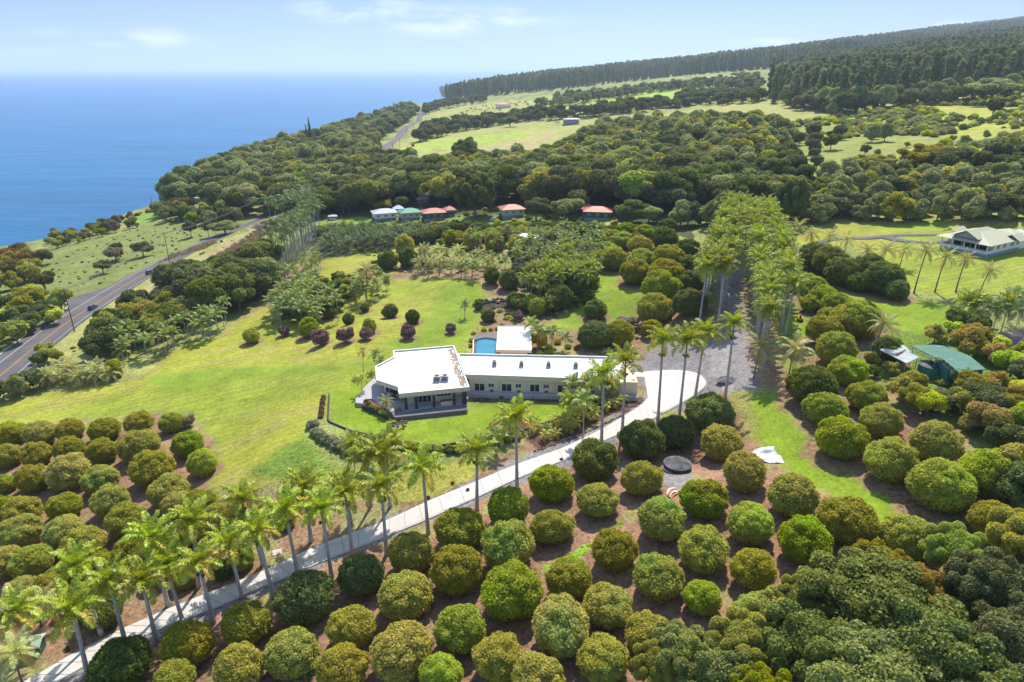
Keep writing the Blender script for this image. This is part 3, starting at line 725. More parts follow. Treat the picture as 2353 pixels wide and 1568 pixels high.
# eucalyptus: tall bare stem, narrow crown
def euc_lumps(seed, n=12):
    rs = np.random.RandomState(seed); L = []
    for i in range(n):
        z = .06 + .88 * i / (n - 1); q = .085 * (1.3 - .55 * abs(z - .55) / .5)
        L.append((rs.uniform(-.04, .04), rs.uniform(-.04, .04), z + rs.uniform(-.02, .02), q, q, .065))
    return L
EUC = [leafy('eucalyptus', 100 + i, euc_lumps(100 + i), 1300, .036, G_['euc'], .8, .3, (M['post'], [([(0, 0, -.1), (0, 0, .9)], [.012, .006])])) for i in range(4)]
CON = leafy('conifer_crown', 120, [(0, 0, .1 + .85 * i / 11, .11 * (1 - i / 12.5), .11 * (1 - i / 12.5), .05) for i in range(12)], 1400, .035, G_['dark'], .7)
CONT = trunk_mesh('conifer_trunk', BK, .02, .3)
SHR = [leafy('shrub_crown', 130 + i, [(math.cos(a) * .5 * q, math.sin(a) * .5 * q, .38 + .25 * (1 - q), .4, .4, .34) for a, q in [(0, .1), (1.1, .8), (2.6, .9), (4, .8), (5.2, .9)]], 900, .13, G_['olive'], .8, .3) for i in range(3)]
COLM = [leafy('shrub_column', 140 + i, [(0, 0, .8, .62, .62, .78)] + [(math.cos(k * 2.4) * .42, math.sin(k * 2.4) * .42, .25 + 1.15 * (k / 14), .26, .26, .26) for k in range(15)], 2600, .12, G_['dark'], .85, .1) for i in range(2)]
TWIG = [leafy('twiggy_crown', 150 + i, [(math.cos(k * 2.4) * .5, math.sin(k * 2.4) * .5, .55 + .6 * ((k * 7) % 10) / 10, .3, .3, .3) for k in range(14)], 1900, .12, G_['purple'], .55, .1) for i in range(2)]

def fronds(name, seed, n, L, pitch, droop, leaf, lw, mat, age=.18, stations=24, plume=.5, hang=.5, sparse=0):
    """crown of arching pinnate fronds with its origin at the top of the stem"""
    rs = np.random.RandomState(seed); Vs, vv, aa = [], [], []; cnt = 0
    for i in range(n):
        f = (i + .5) / n                       # 0 youngest (upright) .. 1 oldest
        az = i * 2.39996 + rs.uniform(-.2, .2)
        p0 = math.radians(pitch[0] + (pitch[1] - pitch[0]) * f + rs.uniform(-6, 6)); Lf = L * rs.uniform(.88, 1.08) * (1 - .12 * (1 - f))
        s = np.linspace(0, 1, stations + 1); ang = p0 - math.radians(droop) * s ** 1.3 * (.75 + .5 * f)
        ds = Lf / stations
        rr = np.concatenate([[0], np.cumsum(np.cos(ang[:-1]) * ds)]); zz = np.concatenate([[0], np.cumsum(np.sin(ang[:-1]) * ds)])
        tw = az + .25 * rs.uniform(-1, 1) * s
        X = rr * np.cos(tw); Y = rr * np.sin(tw); P = np.stack([X, Y, zz], 1)
        T = np.gradient(P, axis=0); T /= np.linalg.norm(T, axis=1)[:, None]
        Sd = np.stack([-np.sin(tw), np.cos(tw), 0 * tw], 1); Up = np.cross(T, Sd); Up *= np.sign(Up[:, 2:3] + 1e-6)
        ag = age * (1.0 if f > .72 and rs.rand() < .75 else .0) * rs.uniform(.5, 1.6) * 3
        # rachis
        w = (.055 * (1 - s) + .015)[:, None]
        for a0 in range(stations):
            Vs.append([P[a0] - Sd[a0] * w[a0], P[a0 + 1] - Sd[a0 + 1] * w[a0 + 1], P[a0 + 1] + Sd[a0 + 1] * w[a0 + 1], P[a0] + Sd[a0] * w[a0]]); vv.append(.8); aa.append(ag * .6)
        for a0 in range(2, stations + 1):
            ll = leaf * math.sin(PI * min(1, .12 + .86 * s[a0])) ** .6
            for sg in (-1, 1):
                if sparse and rs.rand() < sparse: continue
                d = Sd[a0] * sg * .85 + T[a0] * .5 + Up[a0] * plume * rs.uniform(-.6, 1); d /= np.linalg.norm(d)
                q0 = P[a0]; q1 = q0 + d * ll * .55; q2 = q1 + (d * .6 + np.array([0, 0, -hang])) * ll * .5
                wv = T[a0] * lw
                Vs.append([q0 - wv * .6, q1 - wv, q1 + wv, q0 + wv * .6]); Vs.append([q1 - wv, q2 - wv * .15, q2 + wv * .15, q1 + wv])
                c = rs.uniform(0, 1); vv += [c, c]; aa += [ag, ag]
    V = np.array(Vs).reshape(-1, 3); m = len(Vs)
    return np_mesh(name, V, np.arange(4 * m).reshape(m, 4), [mat], None, {'v': ('POINT', 'FLOAT', np.repeat(vv, 4)), 'age': ('POINT', 'FLOAT', np.clip(np.repeat(aa, 4), 0, 1))})
ROY = [fronds('palm_crown', 200 + i, 19, 5.0, (82, -4), 66, 1.15, .10, FR['royal'], .26 if i % 2 else .12, 28, .6, .75) for i in range(4)]
AVE = [fronds('palm_crown', 210 + i, 24, 4.9, (84, -22), 72, 1.2, .17, FR['avenue'], .14, 15, .6, .9) for i in range(4)]
DIMC = [fronds('palm_crown', 220 + i, 14, 4.1, (80, -6), 72, 1.15, .11, FR['dim'], .08, 15, .6, .6) for i in range(3)]
ARE = [fronds('palm_crown', 230 + i, 12, 3.3, (80, -6), 70, .95, .12, FR['areca'], .15, 14, .25, .6) for i in range(3)]
COC = [fronds('palm_crown', 240 + i, 19, 5.0, (78, -30), 62, 1.0, .075, FR['coco'], .22, 24, .1, .8) for i in range(3)]
GLD = [fronds('palm_crown', 250 + i, 12, 2.3, (80, -20), 90, .7, .07, FR['gold'], .2, 13, .2, .6) for i in range(2)]
CLP = []   # low clump of arching fronds from the ground
for i in range(3):
    CLP.append(fronds('fronds', 260 + i, 26, 2.6, (84, 18), 70, .62, .07, FR['areca'], .08, 12, .15, .5))
CLD = fronds('fronds', 270, 30, 2.8, (85, 15), 75, .7, .075, FR['dim'], .05, 12, .2, .5)
FOX = fronds('palm_crown', 280, 34, 2.9, (86, -35), 120, .5, .045, FR['coco'], .1, 16, .6, 1.0)
def stem(nm, h, r0, r1, mat, bulge=0, lean=0.0, n=9):
    pts, rs_ = [], []
    for i in range(n):
        t = i / (n - 1); pts.append((lean * t * t, 0, -.3 + (h + .3) * t)); rs_.append(r0 + (r1 - r0) * t + bulge * math.exp(-((t - .0) / .07) ** 2) + .02 * math.sin(t * 9))
    b = MB(); b.tube(pts, rs_, 10)
    me = bpy.data.meshes.new(nm); me.from_pydata(b.v, [], b.f); me.materials.append(mat); me.polygons.foreach_set('use_smooth', [True] * len(b.f)); me.update(); return me
RT = [stem('palm_trunk', 10.2 + .01 * i, .34, .22, M['palm_trunk'], .12, .0) for i in range(2)]
RS = stem('crownshaft', 2.2, .22, .15, M['shaft']); RS.transform(__import__('mathutils').Matrix.Translation((0, 0, .3)))
DST = stem('palm_trunk', 7.0, .13, .09, M['palm_trunk'], .05)
BST = stem('palm_trunk', 7.5, .20, .13, M['brown_trunk'], .10, .8)

# ------------------------------------------------------------------ plants: placing
rnd = random.Random(5)
ORD = ['leftmost', 'second', 'third', 'fourth', 'fifth', 'sixth', 'seventh', 'eighth', 'ninth', 'tenth', 'eleventh', 'twelfth', 'thirteenth', 'fourteenth', 'fifteenth', 'sixteenth', 'seventeenth', 'eighteenth', 'nineteenth', 'twentieth']
def ordn(i, what=''):
    return 'leftmost' if i == 0 else (ORD[i] if i < 20 else str(i + 1) + 'th') + ' from the left'
def plant(name, parts, x, y, s, label, cat, group, mat=None, rz=None, lean=None, sz=None, dz=0.0):
    """parts: (child name, mesh, z, takes mat)"""
    r = empty(name, (x, y, hz(x, y) + dz), rnd.uniform(0, 6.28) if rz is None else rz)
    e_ = rnd.uniform(-.07, .07); r.scale = (s * (1 + e_), s * (1 - e_), sz if sz else s)
    if lean: r.rotation_euler = (lean[0], lean[1], r.rotation_euler[2])
    for nm, me, z, tk in parts:
        o = child(nm, me, r); o.location = (0, 0, z)
        if tk and mat is not None: set_slot(o, mat)
    return tag(r, label, cat, group)
def single(name, me, x, y, s, label, cat, group, mat=None, sz=None, dz=0.0):
    o = bpy.data.objects.new(name, me); COL.objects.link(o); o.location = (x, y, hz(x, y) + dz); o.scale = (s, s, sz or s); o.rotation_euler = (0, 0, rnd.uniform(0, 6.28))
    if mat is not None: set_slot(o, mat)
    return tag(o, label, cat, group)
def from_px(X, Y, w, zf):
    """visual centre and width in the photograph -> ground point and radius; the centre stands zf radii above ground"""
    r = 3.0
    for _ in range(4):
        x, y, t = unproj(X, Y, r * zf); r = w * .5 * t / FP
    return x, y, r
CW = dict(o='olive', b='bright', y='gold', g='sage', d='dark')
CN = dict(o='olive green', b='bright green', y='golden green', g='grey green', d='dark green')
taken = []
def orchard(rows, group='round trees of the orchard'):
    FAT = ('left of the avenue', 'right of the avenue', 'garden palms', 'asphalt drive')
    for where, items in rows:
        items = sorted(items)
        for i, (X, Y, w, c) in enumerate(items):
            x, y, r = from_px(X, Y, w, .60); near = w > 60
            taken.append((x, y, r))
            me = rnd.choice(ORCH if near else ORCHF); fat = 1.14 if any(q in where for q in FAT) else 1.0; tl = 1.3 if 'mown slope' in where or 'garden palms' in where else 1.0
            plant('orchard_tree', [('crown', me, 0, True), ('trunk', OTR, 0, False)], x, y, fat * r * rnd.uniform(.90, .99), f'{CN[c]} dome tree, {ordn(i)} {where}', 'tree', group, G_[CW[c]], sz=fat * tl * r * rnd.uniform(.80, .95))
def inv(X, Y): return (X * .4247, Y * .4247 + 902)
L5 = lambda L: [(x * .4247, y * .4247 + 902, w * .4247, c) for x, y, w, c in L]
orchard([
 ('along the lower edge of the drive', [(276, 1530, 152, 'd'), (429, 1484, 136, 'o'), (565, 1437, 127, 'o'), (701, 1378, 153, 'd'), (829, 1325, 123, 'd'), (944, 1276, 115, 'o'), (1056, 1218, 123, 'o'), (1167, 1172, 115, 'o'), (1267, 1112, 115, 'b'), (1368, 1060, 123, 'd'), (1475, 1014, 122, 'd'), (1549, 998, 100, 'd'), (1632, 950, 121, 'd')]),
 ('in the second row below the drive', [(399, 1562, 110, 'o'), (550, 1542, 127, 'g'), (671, 1503, 140, 'o'), (806, 1446, 121, 'y'), (931, 1369, 140, 'g'), (1050, 1314, 136, 'o'), (1167, 1260, 134, 'o'), (1269, 1212, 100, 'o'), (1373, 1150, 102, 'o'), (1475, 1103, 103, 'g'), (1657, 1018, 112, 'y')]),
 ('in the third row below the drive', [(787, 1537, 123, 'y'), (923, 1497, 166, 'g'), (1058, 1450, 127, 'b'), (1177, 1363, 157, 'b'), (1307, 1331, 119, 'o'), (1413, 1267, 115, 'g'), (1520, 1198, 124, 'o'), (1619, 1146, 119, 'o'), (1711, 1088, 115, 'g')]),
 ('in the fourth row below the drive', [(1012, 1552, 106, 'b'), (1146, 1514, 132, 'y'), (1286, 1444, 153, 'g'), (1394, 1395, 119, 'g'), (1513, 1330, 121, 'o'), (1614, 1267, 124, 'b'), (1724, 1207, 121, 'b'), (1821, 1139, 130, 'o')]),
 ('in the fifth row below the drive', [(1237, 1562, 144, 'g'), (1386, 1514, 132, 'g'), (1490, 1455, 120, 'g'), (1614, 1375, 100, 'y'), (1731, 1312, 117, 'y'), (1846, 1249, 126, 'b'), (1947, 1198, 150, 'o'), (2086, 1236, 135, 'b')]),
 ('edging the grass strip\'s right side', [(1866, 888, 125, 'd'), (1897, 941, 106, 'b'), (1933, 1007, 130, 'b'), (2048, 1065, 121, 'b'), (2161, 1119, 153, 'b'), (2285, 1200, 120, 'g')]),
 ('one row right of the grass strip', [(1992, 912, 99, 'g'), (2026, 968, 103, 'o'), (2149, 1025, 126, 'o'), (2277, 1094, 139, 'b'), (1921, 806, 105, 'g')]),
 ('between grass strip and riding mower', [(1967, 737, 118, 'o'), (1893, 763, 90, 'o'), (1950, 853, 95, 'b'), (2040, 800, 80, 'd')]),
 ('in the left orchard\'s back row', L5([(60, 225, 175, 'y'), (215, 225, 185, 'g'), (380, 205, 160, 'g'), (565, 200, 180, 'o'), (750, 170, 170, 'g'), (930, 165, 150, 'b')])),
 ('in the left orchard\'s second row', L5([(30, 350, 170, 'o'), (200, 345, 165, 'g'), (380, 315, 175, 'o'), (550, 320, 182, 'g'), (755, 295, 225, 'o'), (1015, 280, 195, 'o')])),
 ('in the left orchard\'s third row', L5([(30, 495, 130, 'g'), (180, 470, 190, 'g'), (370, 440, 250, 'g'), (545, 475, 220, 'g'), (825, 420, 240, 'y'), (1095, 388, 190, 'b')])),
 ('in the left orchard\'s fourth row', L5([(0, 620, 150, 'b'), (120, 640, 225, 'g'), (345, 620, 198, 'b'), (600, 595, 220, 'o'), (915, 540, 238, 'o')])),
 ('in the left orchard\'s fifth row', L5([(110, 760, 240, 'o'), (350, 770, 240, 'g'), (455, 830, 230, 'g'), (680, 700, 225, 'o'), (960, 605, 190, 'g'), (1080, 590, 190, 'b')])),
 ('in the left orchard\'s front row', L5([(20, 920, 220, 'y'), (170, 920, 230, 'o'), (260, 1080, 220, 'y'), (390, 960, 200, 'o'), (560, 935, 180, 'b'), (730, 870, 215, 'g'), (900, 830, 190, 'b'), (1040, 760, 180, 'g'), (1170, 680, 180, 'g')])),
 ('among the palm trunks above the drive', L5([(120, 1080, 230, 'o'), (540, 1180, 270, 'd'), (400, 1130, 180, 'b'), (870, 960, 200, 'b'), (1300, 900, 170, 'b'), (1190, 960, 150, 'd'), (1270, 640, 150, 'o'), (1540, 700, 120, 'b'), (1000, 1000, 160, 'o')])),
 ('on the lawn side, left of the avenue', [(1459, 629, 70, 'o'), (1410, 600, 62, 'y'), (1390, 575, 55, 'o'), (1368, 773, 78, 'd'), (1424, 772, 70, 'o'), (1369, 714, 56, 'd'), (1503, 717, 78, 'g'), (1520, 672, 88, 'b'), (1528, 636, 82, 'g'), (1498, 756, 50, 'y')]),
 ('on the avenue side, left of the avenue', [(1535, 598, 80, 'o'), (1475, 600, 60, 'b'), (1470, 565, 58, 'g'), (1430, 555, 55, 'o'), (1528, 552, 60, 'd'), (1580, 570, 55, 'd'), (1587, 610, 60, 'd'), (1590, 655, 64, 'd'), (1585, 700, 76, 'd'), (1440, 530, 46, 'b'), (1480, 535, 50, 'o'), (1535, 520, 44, 'd'), (1400, 545, 40, 'g')]),
 ('in the clump beside the asphalt drive', [(1876, 596, 75, 'd'), (1905, 608, 78, 'd'), (1935, 628, 82, 'd'), (2000, 625, 80, 'd'), (2030, 645, 88, 'd'), (2060, 670, 60, 'd'), (1975, 650, 60, 'd')]),
 ('in the hedge right of the avenue', [(1848, 648, 60, 'b'), (1870, 668, 62, 'b'), (1892, 688, 66, 'b'), (1918, 706, 66, 'b'), (1950, 712, 66, 'b'), (1865, 700, 50, 'b'), (1905, 726, 54, 'b'), (1985, 728, 62, 'd')]),
 ('on the mown slope behind the house', [(578, 775, 44, 'b'), (710, 760, 52, 'b'), (755, 720, 36, 'd'), (896, 718, 43, 'd'), (838, 708, 26, 'd'), (801, 737, 32, 'd'), (849, 754, 38, 'b'), (948, 731, 38, 'd'), (1121, 728, 38, 'd')]),
])
# hedge trees below the cottages and round trees round the garden
def px_line(P, n, jit=0.0):
    P = np.array(P, float); d = np.concatenate([[0], np.cumsum(np.hypot(*np.diff(P, axis=0).T))]); t = np.linspace(0, d[-1], n)
    return [(np.interp(a, d, P[:, 0]) + rnd.uniform(-jit, jit), np.interp(a, d, P[:, 1]) + rnd.uniform(-jit, jit)) for a in t]
hl = px_line([(740, 533), (870, 530), (1000, 527), (1200, 524), (1380, 526), (1520, 534)], 34, 3)
for i, (X, Y) in enumerate(hl):
    x, y, r = from_px(X, Y, rnd.uniform(30, 38), .6)
    plant('hedge_tree', [('crown', rnd.choice(ORCHF), 0, True), ('trunk', OTR, 0, False)], x, y, r * 1.2, f'dark hedge tree below the cottages, {ordn(i)} in the upper row', 'tree', 'hedge trees below the cottages', G_[rnd.choice(['dark', 'dark', 'olive'])], sz=r * .95)
hl = px_line([(960, 547), (1150, 539), (1400, 542), (1460, 552)], 22, 3)
for i, (X, Y) in enumerate(hl):
    x, y, r = from_px(X, Y, rnd.uniform(32, 42), .7)
    plant('hedge_tree', [('crown', rnd.choice(ORCHF), 0, True), ('trunk', OTR, 0, False)], x, y, r * 1.1, f'hedge tree behind the garden palms, {ordn(i)} in the lower row', 'tree', 'hedge trees below the cottages', G_[rnd.choice(['dark', 'olive', 'olive', 'gold'])])
gl = [(1086, 556, 44, 'y'), (1136, 562, 46, 'o'), (1190, 568, 44, 'y'), (1040, 552, 36, 'o'), (930, 573, 50, 'y'), (890, 605, 46, 'd'), (938, 600, 44, 'd'), (1130, 640, 40, 'd'), (1170, 650, 46, 'd'), (1220, 700, 40, 'b'), (1290, 690, 56, 'd'), (1330, 672, 50, 'd'), (1180, 695, 36, 'd'), (1234, 712, 42, 'g'), (1310, 655, 54, 'd')]
orchard([('among the garden palms behind the pool', gl)], 'round trees of the garden')
for i, (X, Y, w) in enumerate([(652, 762, 26), (735, 778, 42), (793, 772, 40), (841, 768, 30), (938, 765, 34), (1036, 756, 25), (1190, 728, 22)]):
    x, y, r = from_px(X, Y, w, .8)
    taken.append((x, y, r))
    plant('purple_shrub', [('crown', TWIG[i % 2], 0, True), ('trunk', OTR, 0, False)], x, y, r * 1.25, f'purple-leaved round shrub on the mown slope, {ordn(i)} of its kind', 'shrub', 'purple shrubs on the slope', G_['purple'])
# the half-bare bush beside the first left orchard row
x, y, r = from_px(432, 968, 38, .7); plant('orchard_tree', [('crown', TWIG[0], 0, True), ('trunk', OTR, 0, False)], x, y, r, 'leafless grey bush beside a bright green dome tree at the lawn corner', 'tree', None, G_['dry'])

# ---- royal palms
FRU = leafy('fruit_cluster', 290, [(math.cos(a) * .55, math.sin(a) * .55, .35, .27, .27, .33) for a in (0, 1.5, 2.9, 4.4)], 700, .12, G_['olive'], .6, 0)
FRD = leafy('fruit_cluster', 291, [(math.cos(a) * .5, math.sin(a) * .5, .35, .22, .22, .30) for a in (.4, 2.2, 4.1)], 500, .11, G_['dark'], .6, 0)
def royal(bx, by, cx, cy, label, group, meshes=ROY, cs=1.0, trunk=RT):
    x, y, t = unproj(bx, by); z = hz(x, y)
    lo, hi = 3.0, 24.0
    for _ in range(25):
        m = (lo + hi) / 2
        if project(x, y, z + m)[1] > cy: lo = m
        else: hi = m
    h = max(5, min(20, lo)); s = h / 12.3
    px_ = project(x, y, z + h)[0]; lx = float((cx - px_) * t / FP / h)
    r = empty('royal_palm', (x, y, z)); r.rotation_euler = (0, max(-.1, min(.1, lx)), 0)
    o = child('trunk', rnd.choice(trunk), r); o.scale = (max(.75, min(1.05, s * 1.05)),) * 2 + (s,)
    o = child('crownshaft', RS, r); o.location = (0, 0, 10.0 * s); o.scale = (.95, .95, s)
    if rnd.random() < .65:
        o = child('fruit_cluster', rnd.choice([FRU, FRD]), r); o.location = (0, 0, 10.0 * s - .55); o.rotation_euler = (0, 0, rnd.uniform(0, 6))
    k = cs * rnd.uniform(.88, 1.1)
    o = child('crown', rnd.choice(meshes), r); o.location = (0, 0, 12.0 * s); o.rotation_euler = (0, 0, rnd.uniform(0, 6.28)); o.scale = (k, k, k)
    return tag(r, label, 'palm tree', group)
c5 = lambda x, y: (x * .4247, y * .4247 + 902)
c6 = lambda x, y: (x * .4247 + 706, y * .4247 + 902)
LOWER = [(*c5(475, 1525), *c5(388, 1160)), (*c5(680, 1360), *c5(590, 1010)), (*c5(850, 1355), *c5(765, 1010)), (*c5(985, 1225), *c5(893, 925)), (*c5(1155, 1250), *c5(1075, 910)), (*c5(1310, 1110), *c5(1235, 820)), (*c5(1480, 1110), *c5(1385, 730)), (*c5(1610, 975), *c5(1540, 625)), (*c5(1795, 1000), *c5(1738, 620)),
         (*c6(245, 880), *c6(203, 530)), (*c6(430, 880), *c6(400, 500)), (*c6(655, 765), *c6(625, 400)), (*c6(918, 640), *c6(918, 310)), (*c6(1135, 525), *c6(1130, 125)), (1382, 1014, 1388, 856), (1430, 988, 1438, 828), (1512, 962, 1524, 776), (1560, 965, 1580, 775), (1597, 915, 1620, 762), (1666, 917, 1688, 740)]
for i, p in enumerate(LOWER):
    royal(*p, f'royal palm, {ordn(i)} in the row along the lower side of the drive', 'royal palms along the drive')
UPPER = [(*c5(190, 1420), *c5(60, 1180)), (*c5(550, 1310), *c5(405, 930)), (*c5(910, 1155), *c5(815, 780)), (*c5(1075, 1055), *c5(1045, 680)), (*c5(1420, 935), *c5(1350, 730)), (*c5(1330, 900), *c5(1335, 570)), (*c5(1690, 805), *c5(1655, 600)), (*c6(20, 810), *c6(-20, 500)), (*c6(345, 615), *c6(320, 330)), (*c6(240, 700), *c6(205, 520)), (*c6(450, 620), *c6(405, 330))]
for i, p in enumerate(UPPER):
    royal(*p, f'royal palm, {ordn(i)} in the row along the upper side of the drive', 'royal palms along the drive')
# avenue: two staggered rows on each side of the gravel lane
def row_px(name, B0, B1, n, h, label, group, meshes, cs=1.0, off=0.0, jit=.5, y0=None):
    a = unproj(*B0); b = unproj(*B1)
    ux, uy = b[0] - a[0], b[1] - a[1]; L = math.hypot(ux, uy); nx, ny = -uy / L, ux / L
    for i in range(n):
        q = i / max(1, n - 1)
        x = a[0] + ux * q + nx * off + rnd.uniform(-jit, jit); y = a[1] + uy * q + ny * off + rnd.uniform(-jit, jit)
        s = h * rnd.uniform(.86, 1.1) / 12.3
        r = empty('royal_palm', (x, y, hz(x, y))); r.rotation_euler = (rnd.uniform(-.035, .035), rnd.uniform(-.035, .035), 0)
        o = child('trunk', rnd.choice(RT), r); o.scale = (.9, .9, s)
        o = child('crownshaft', RS, r); o.location = (0, 0, 10.0 * s); o.scale = (.85, .85, s)
        k = cs * rnd.uniform(.88, 1.1)
        o = child('crown', rnd.choice(meshes), r); o.location = (0, 0, 12.0 * s); o.rotation_euler = (0, 0, rnd.uniform(0, 6.28)); o.scale = (k, k, k)
        w = 'nearest palm' if i == 0 else ('farthest palm' if i == n - 1 else f'{ORD[i] if i < 20 else str(i + 1) + "th"} palm from the near end')
        tag(r, label.format(w), 'palm tree', group)
AVG = 'royal palms of the avenue'
row_px('l', (1652, 738), (1703, 545), 18, 16.5, 'royal palm, {}, inner row left of the avenue', AVG, AVE, 1.0, 0)
row_px('l', (1652, 738), (1703, 545), 17, 16.5, 'royal palm, {}, outer row left of the avenue', AVG, AVE, 1.0, 5.5)
row_px('r', (1752, 850), (1716, 555), 25, 16.5, 'royal palm, {}, inner row right of the avenue', AVG, AVE, 1.0, 0)
row_px('r', (1746, 770), (1716, 555), 18, 16.5, 'royal palm, {}, outer row right of the avenue', AVG, AVE, 1.0, -6)
# old row on the left
OLG = 'slender palms of the old row'
row_px('o', (652, 640), (735, 545), 14, 19, 'slender tall palm, {}, old front row left of lawn', OLG, DIMC, 1.25, 0)
row_px('o', (645, 625), (730, 535), 13, 19, 'slender tall palm, {}, old back row left of lawn', OLG, DIMC, 1.25, 3)

# ---- smaller palms
def spalm(X, Y, h, label, group, meshes=ARE, cs=1.0, tr=DST, nm='garden_palm'):
    x, y, t = unproj(X, Y) if X is not None else (*Y, 0)
    s = h / 7.0
    ti = .06 if h < 9 else .025; r = empty(nm, (x, y, hz(x, y))); r.rotation_euler = (rnd.uniform(-ti, ti), rnd.uniform(-ti, ti), 0)
    ts = min(1.05, max(.8, s * .9)); o = child('trunk', tr, r); o.scale = (ts, ts, s)
    k = cs * rnd.uniform(.88, 1.12)
    zz = h - .15; o = child('crown', rnd.choice(meshes), r); o.location = ((.8 * ts) if tr is BST else 0, 0, zz * (7.5 / 7 if tr is BST else 1)); o.rotation_euler = (0, 0, rnd.uniform(0, 6.28)); o.scale = (k, k, k)
    return tag(r, label, 'palm tree', group)
def scatter(poly, step, seed, jit=.9):
    """points on the ground whose picture position lies inside poly, about step metres apart"""
    r = np.random.RandomState(seed)
    pts = np.array([unproj(*p)[:2] for p in poly]); x0, y0 = pts.min(0) - 5; x1, y1 = pts.max(0) + 5
    X, Y = np.meshgrid(np.arange(x0, x1, step), np.arange(y0, y1, step)); X = X + r.uniform(-.5, .5, X.shape) * step * jit; Y = Y + r.uniform(-.5, .5, Y.shape) * step * jit
    X = X.ravel(); Y = Y.ravel(); a, b = project(X, Y, H(X, Y)); k = inpoly(a, b, poly)
    q = [(float(u), float(v)) for u, v in zip(X[k], Y[k])]
    return sorted(q, key=lambda p: p[0])
BANKS = [
 # poly, step, h, meshes, cs, label
 ([(742, 590), (745, 545), (830, 540), (1000, 545), (1040, 552), (960, 566), (860, 580)], 4.2, 5.5, DIMC, .8, 'dark feathery palm in the long bank behind the far lawn', 'palms of the long bank'),
 ([(625, 740), (640, 690), (700, 665), (770, 700), (780, 745), (700, 760), (650, 755)], 3.9, 6.5, ARE, 1.1, 'pale feathery palm in the clump left of the mown slope', 'palms left of the slope'),
 ([(790, 700), (800, 655), (870, 650), (900, 660), (880, 690), (840, 700)], 4.6, 5.0, ARE, .9, 'feathery palm at the head of the mown slope', 'palms above the slope'),
 ([(1200, 700), (1215, 660), (1300, 630), (1370, 640), (1350, 690), (1280, 700)], 4.3, 8.5, AVE, .75, 'slim feathery palm in the grove behind the pool', 'palms of the grove'),
 ([(1170, 610), (1220, 570), (1380, 570), (1400, 600), (1300, 620), (1200, 625)], 4.8, 6.5, ARE, 1.0, 'slim palm beside the white-roofed outbuilding', 'palms of the grove'),
 ([(1320, 640), (1340, 600), (1378, 600), (1375, 640), (1345, 650)], 3.8, 5.0, DIMC, .8, 'low dark palm at the right end of the grove', 'palms of the grove'),
 ([(945, 640), (950, 600), (1130, 598), (1185, 625), (1100, 645)], 5.2, 4.5, ARE, 1.0, 'pale garden palm on the terrace behind the black rock wall', 'palms of the rock wall terrace'),
 ([(1060, 565), (1180, 552), (1400, 552), (1390, 575), (1180, 585), (1070, 590)], 6.0, 6.5, ARE, 1.1, 'garden palm before the hedge trees', 'palms before the hedge'),
 ([(640, 655), (700, 610), (760, 620), (700, 660)], 5, 6, ARE, 1.0, 'feathery palm at the foot of the old palm row', 'palms left of the slope'),
 ([(95, 890), (130, 862), (255, 850), (262, 880), (180, 895)], 3.6, 3.4, COC, .8, 'bushy low palm in the clump at the left lawn edge', 'bushy palms at the lawn edge'),
 ([(250, 830), (290, 790), (420, 760), (460, 780), (390, 820), (290, 850)], 4.6, 6.5, ARE, 1.0, 'slender palm in the belt between lawn and highway', 'palms between lawn and highway'),
 ([(430, 775), (470, 750), (525, 735), (525, 765), (470, 785)], 4.4, 7.5, ARE, 1.0, 'slender palm at the end of the belt beside the lawn', 'palms between lawn and highway'),
 ([(1200, 1015), (1215, 988), (1310, 950), (1400, 905), (1450, 920), (1400, 955), (1330, 988), (1240, 1025)], 3.1, 1.3, GLD, .85, 'small yellow green palm in the red bed above the drive', 'small palms in the red bed'),
 ([(600, 480 + 40), (650, 500), (700, 485), (735, 500), (700, 520)], 5.0, 12, DIMC, 1.0, 'dark palm behind the old palm row', 'palms behind the old row'),
]
bankp = [(x, y, h * rnd.uniform(.8, 1.2), lab, grp, ms, cs) for poly, step, h, ms, cs, lab, grp in BANKS for x, y in scatter(poly, step, int(poly[0][0]))]
bankp.sort(key=lambda p: 0 if (p[5] is COC or p[5] is GLD) else math.hypot(p[0], p[1]) / p[2] ** .5)
for x, y, h, lab, grp, ms, cs in bankp[:235]: spalm(None, (x, y), h, lab, grp, ms, cs)
THICKET = bankp[235:]
LP_ = [((1033 * .3501 + 706), (970 * .3501 + 392), 4.4, 'small', 'lone small palm casting a round shadow on the mown slope behind the pool', DIMC, .62)]
for X, Y, h, nm, lab, ms, cs in LP_: spalm(X, Y, h, lab, None, ms, cs)
for i, (X, Y, h) in enumerate([(843, 690, 11), (826, 688, 8)]): spalm(X, Y, h, 'coconut palm with pale fronds at the head of the slope' if i == 0 else 'shorter coconut palm beside the pale one at the head of the slope', None, COC, .95, BST)
for i, (X, Y, h) in enumerate([(960, 628, 6), (985, 636, 7), (1010, 634, 8), (1035, 630, 6), (1060, 636, 7), (1085, 638, 7), (1010, 605, 7), (1095, 610, 6), (975, 606, 7), (1050, 606, 7), (1125, 622, 6)]):
    spalm(X, Y, h * .85, f'golden coconut palm above the black rock wall, {ordn(i)}', 'golden palms above the rock wall', COC, .82, BST)
for i, (X, Y, h) in enumerate([(835, 855, 6), (832, 905, 4.2)]): spalm(X, Y, h, ['yellow green palm with slim trunk at the left corner of the flat-roofed house', 'short golden palm beside the paved corner of the house'][i], None, GLD, 1.0)
spalm(868, 848, 4.5, 'dark feathery palm behind the left corner of the house', None, DIMC, .6); spalm(880, 862, 4, 'grey green palm against the left corner of the house', None, ARE, .8)
x, y = at_z(877, 940, .45); r_ = empty('garden_palm', (x, y, .3)); o = child('trunk', BST, r_); o.scale = (1, 1, .22); o = child('crown', FOX, r_); o.location = (1, 0, 1.7); o.scale = (1.05,) * 3
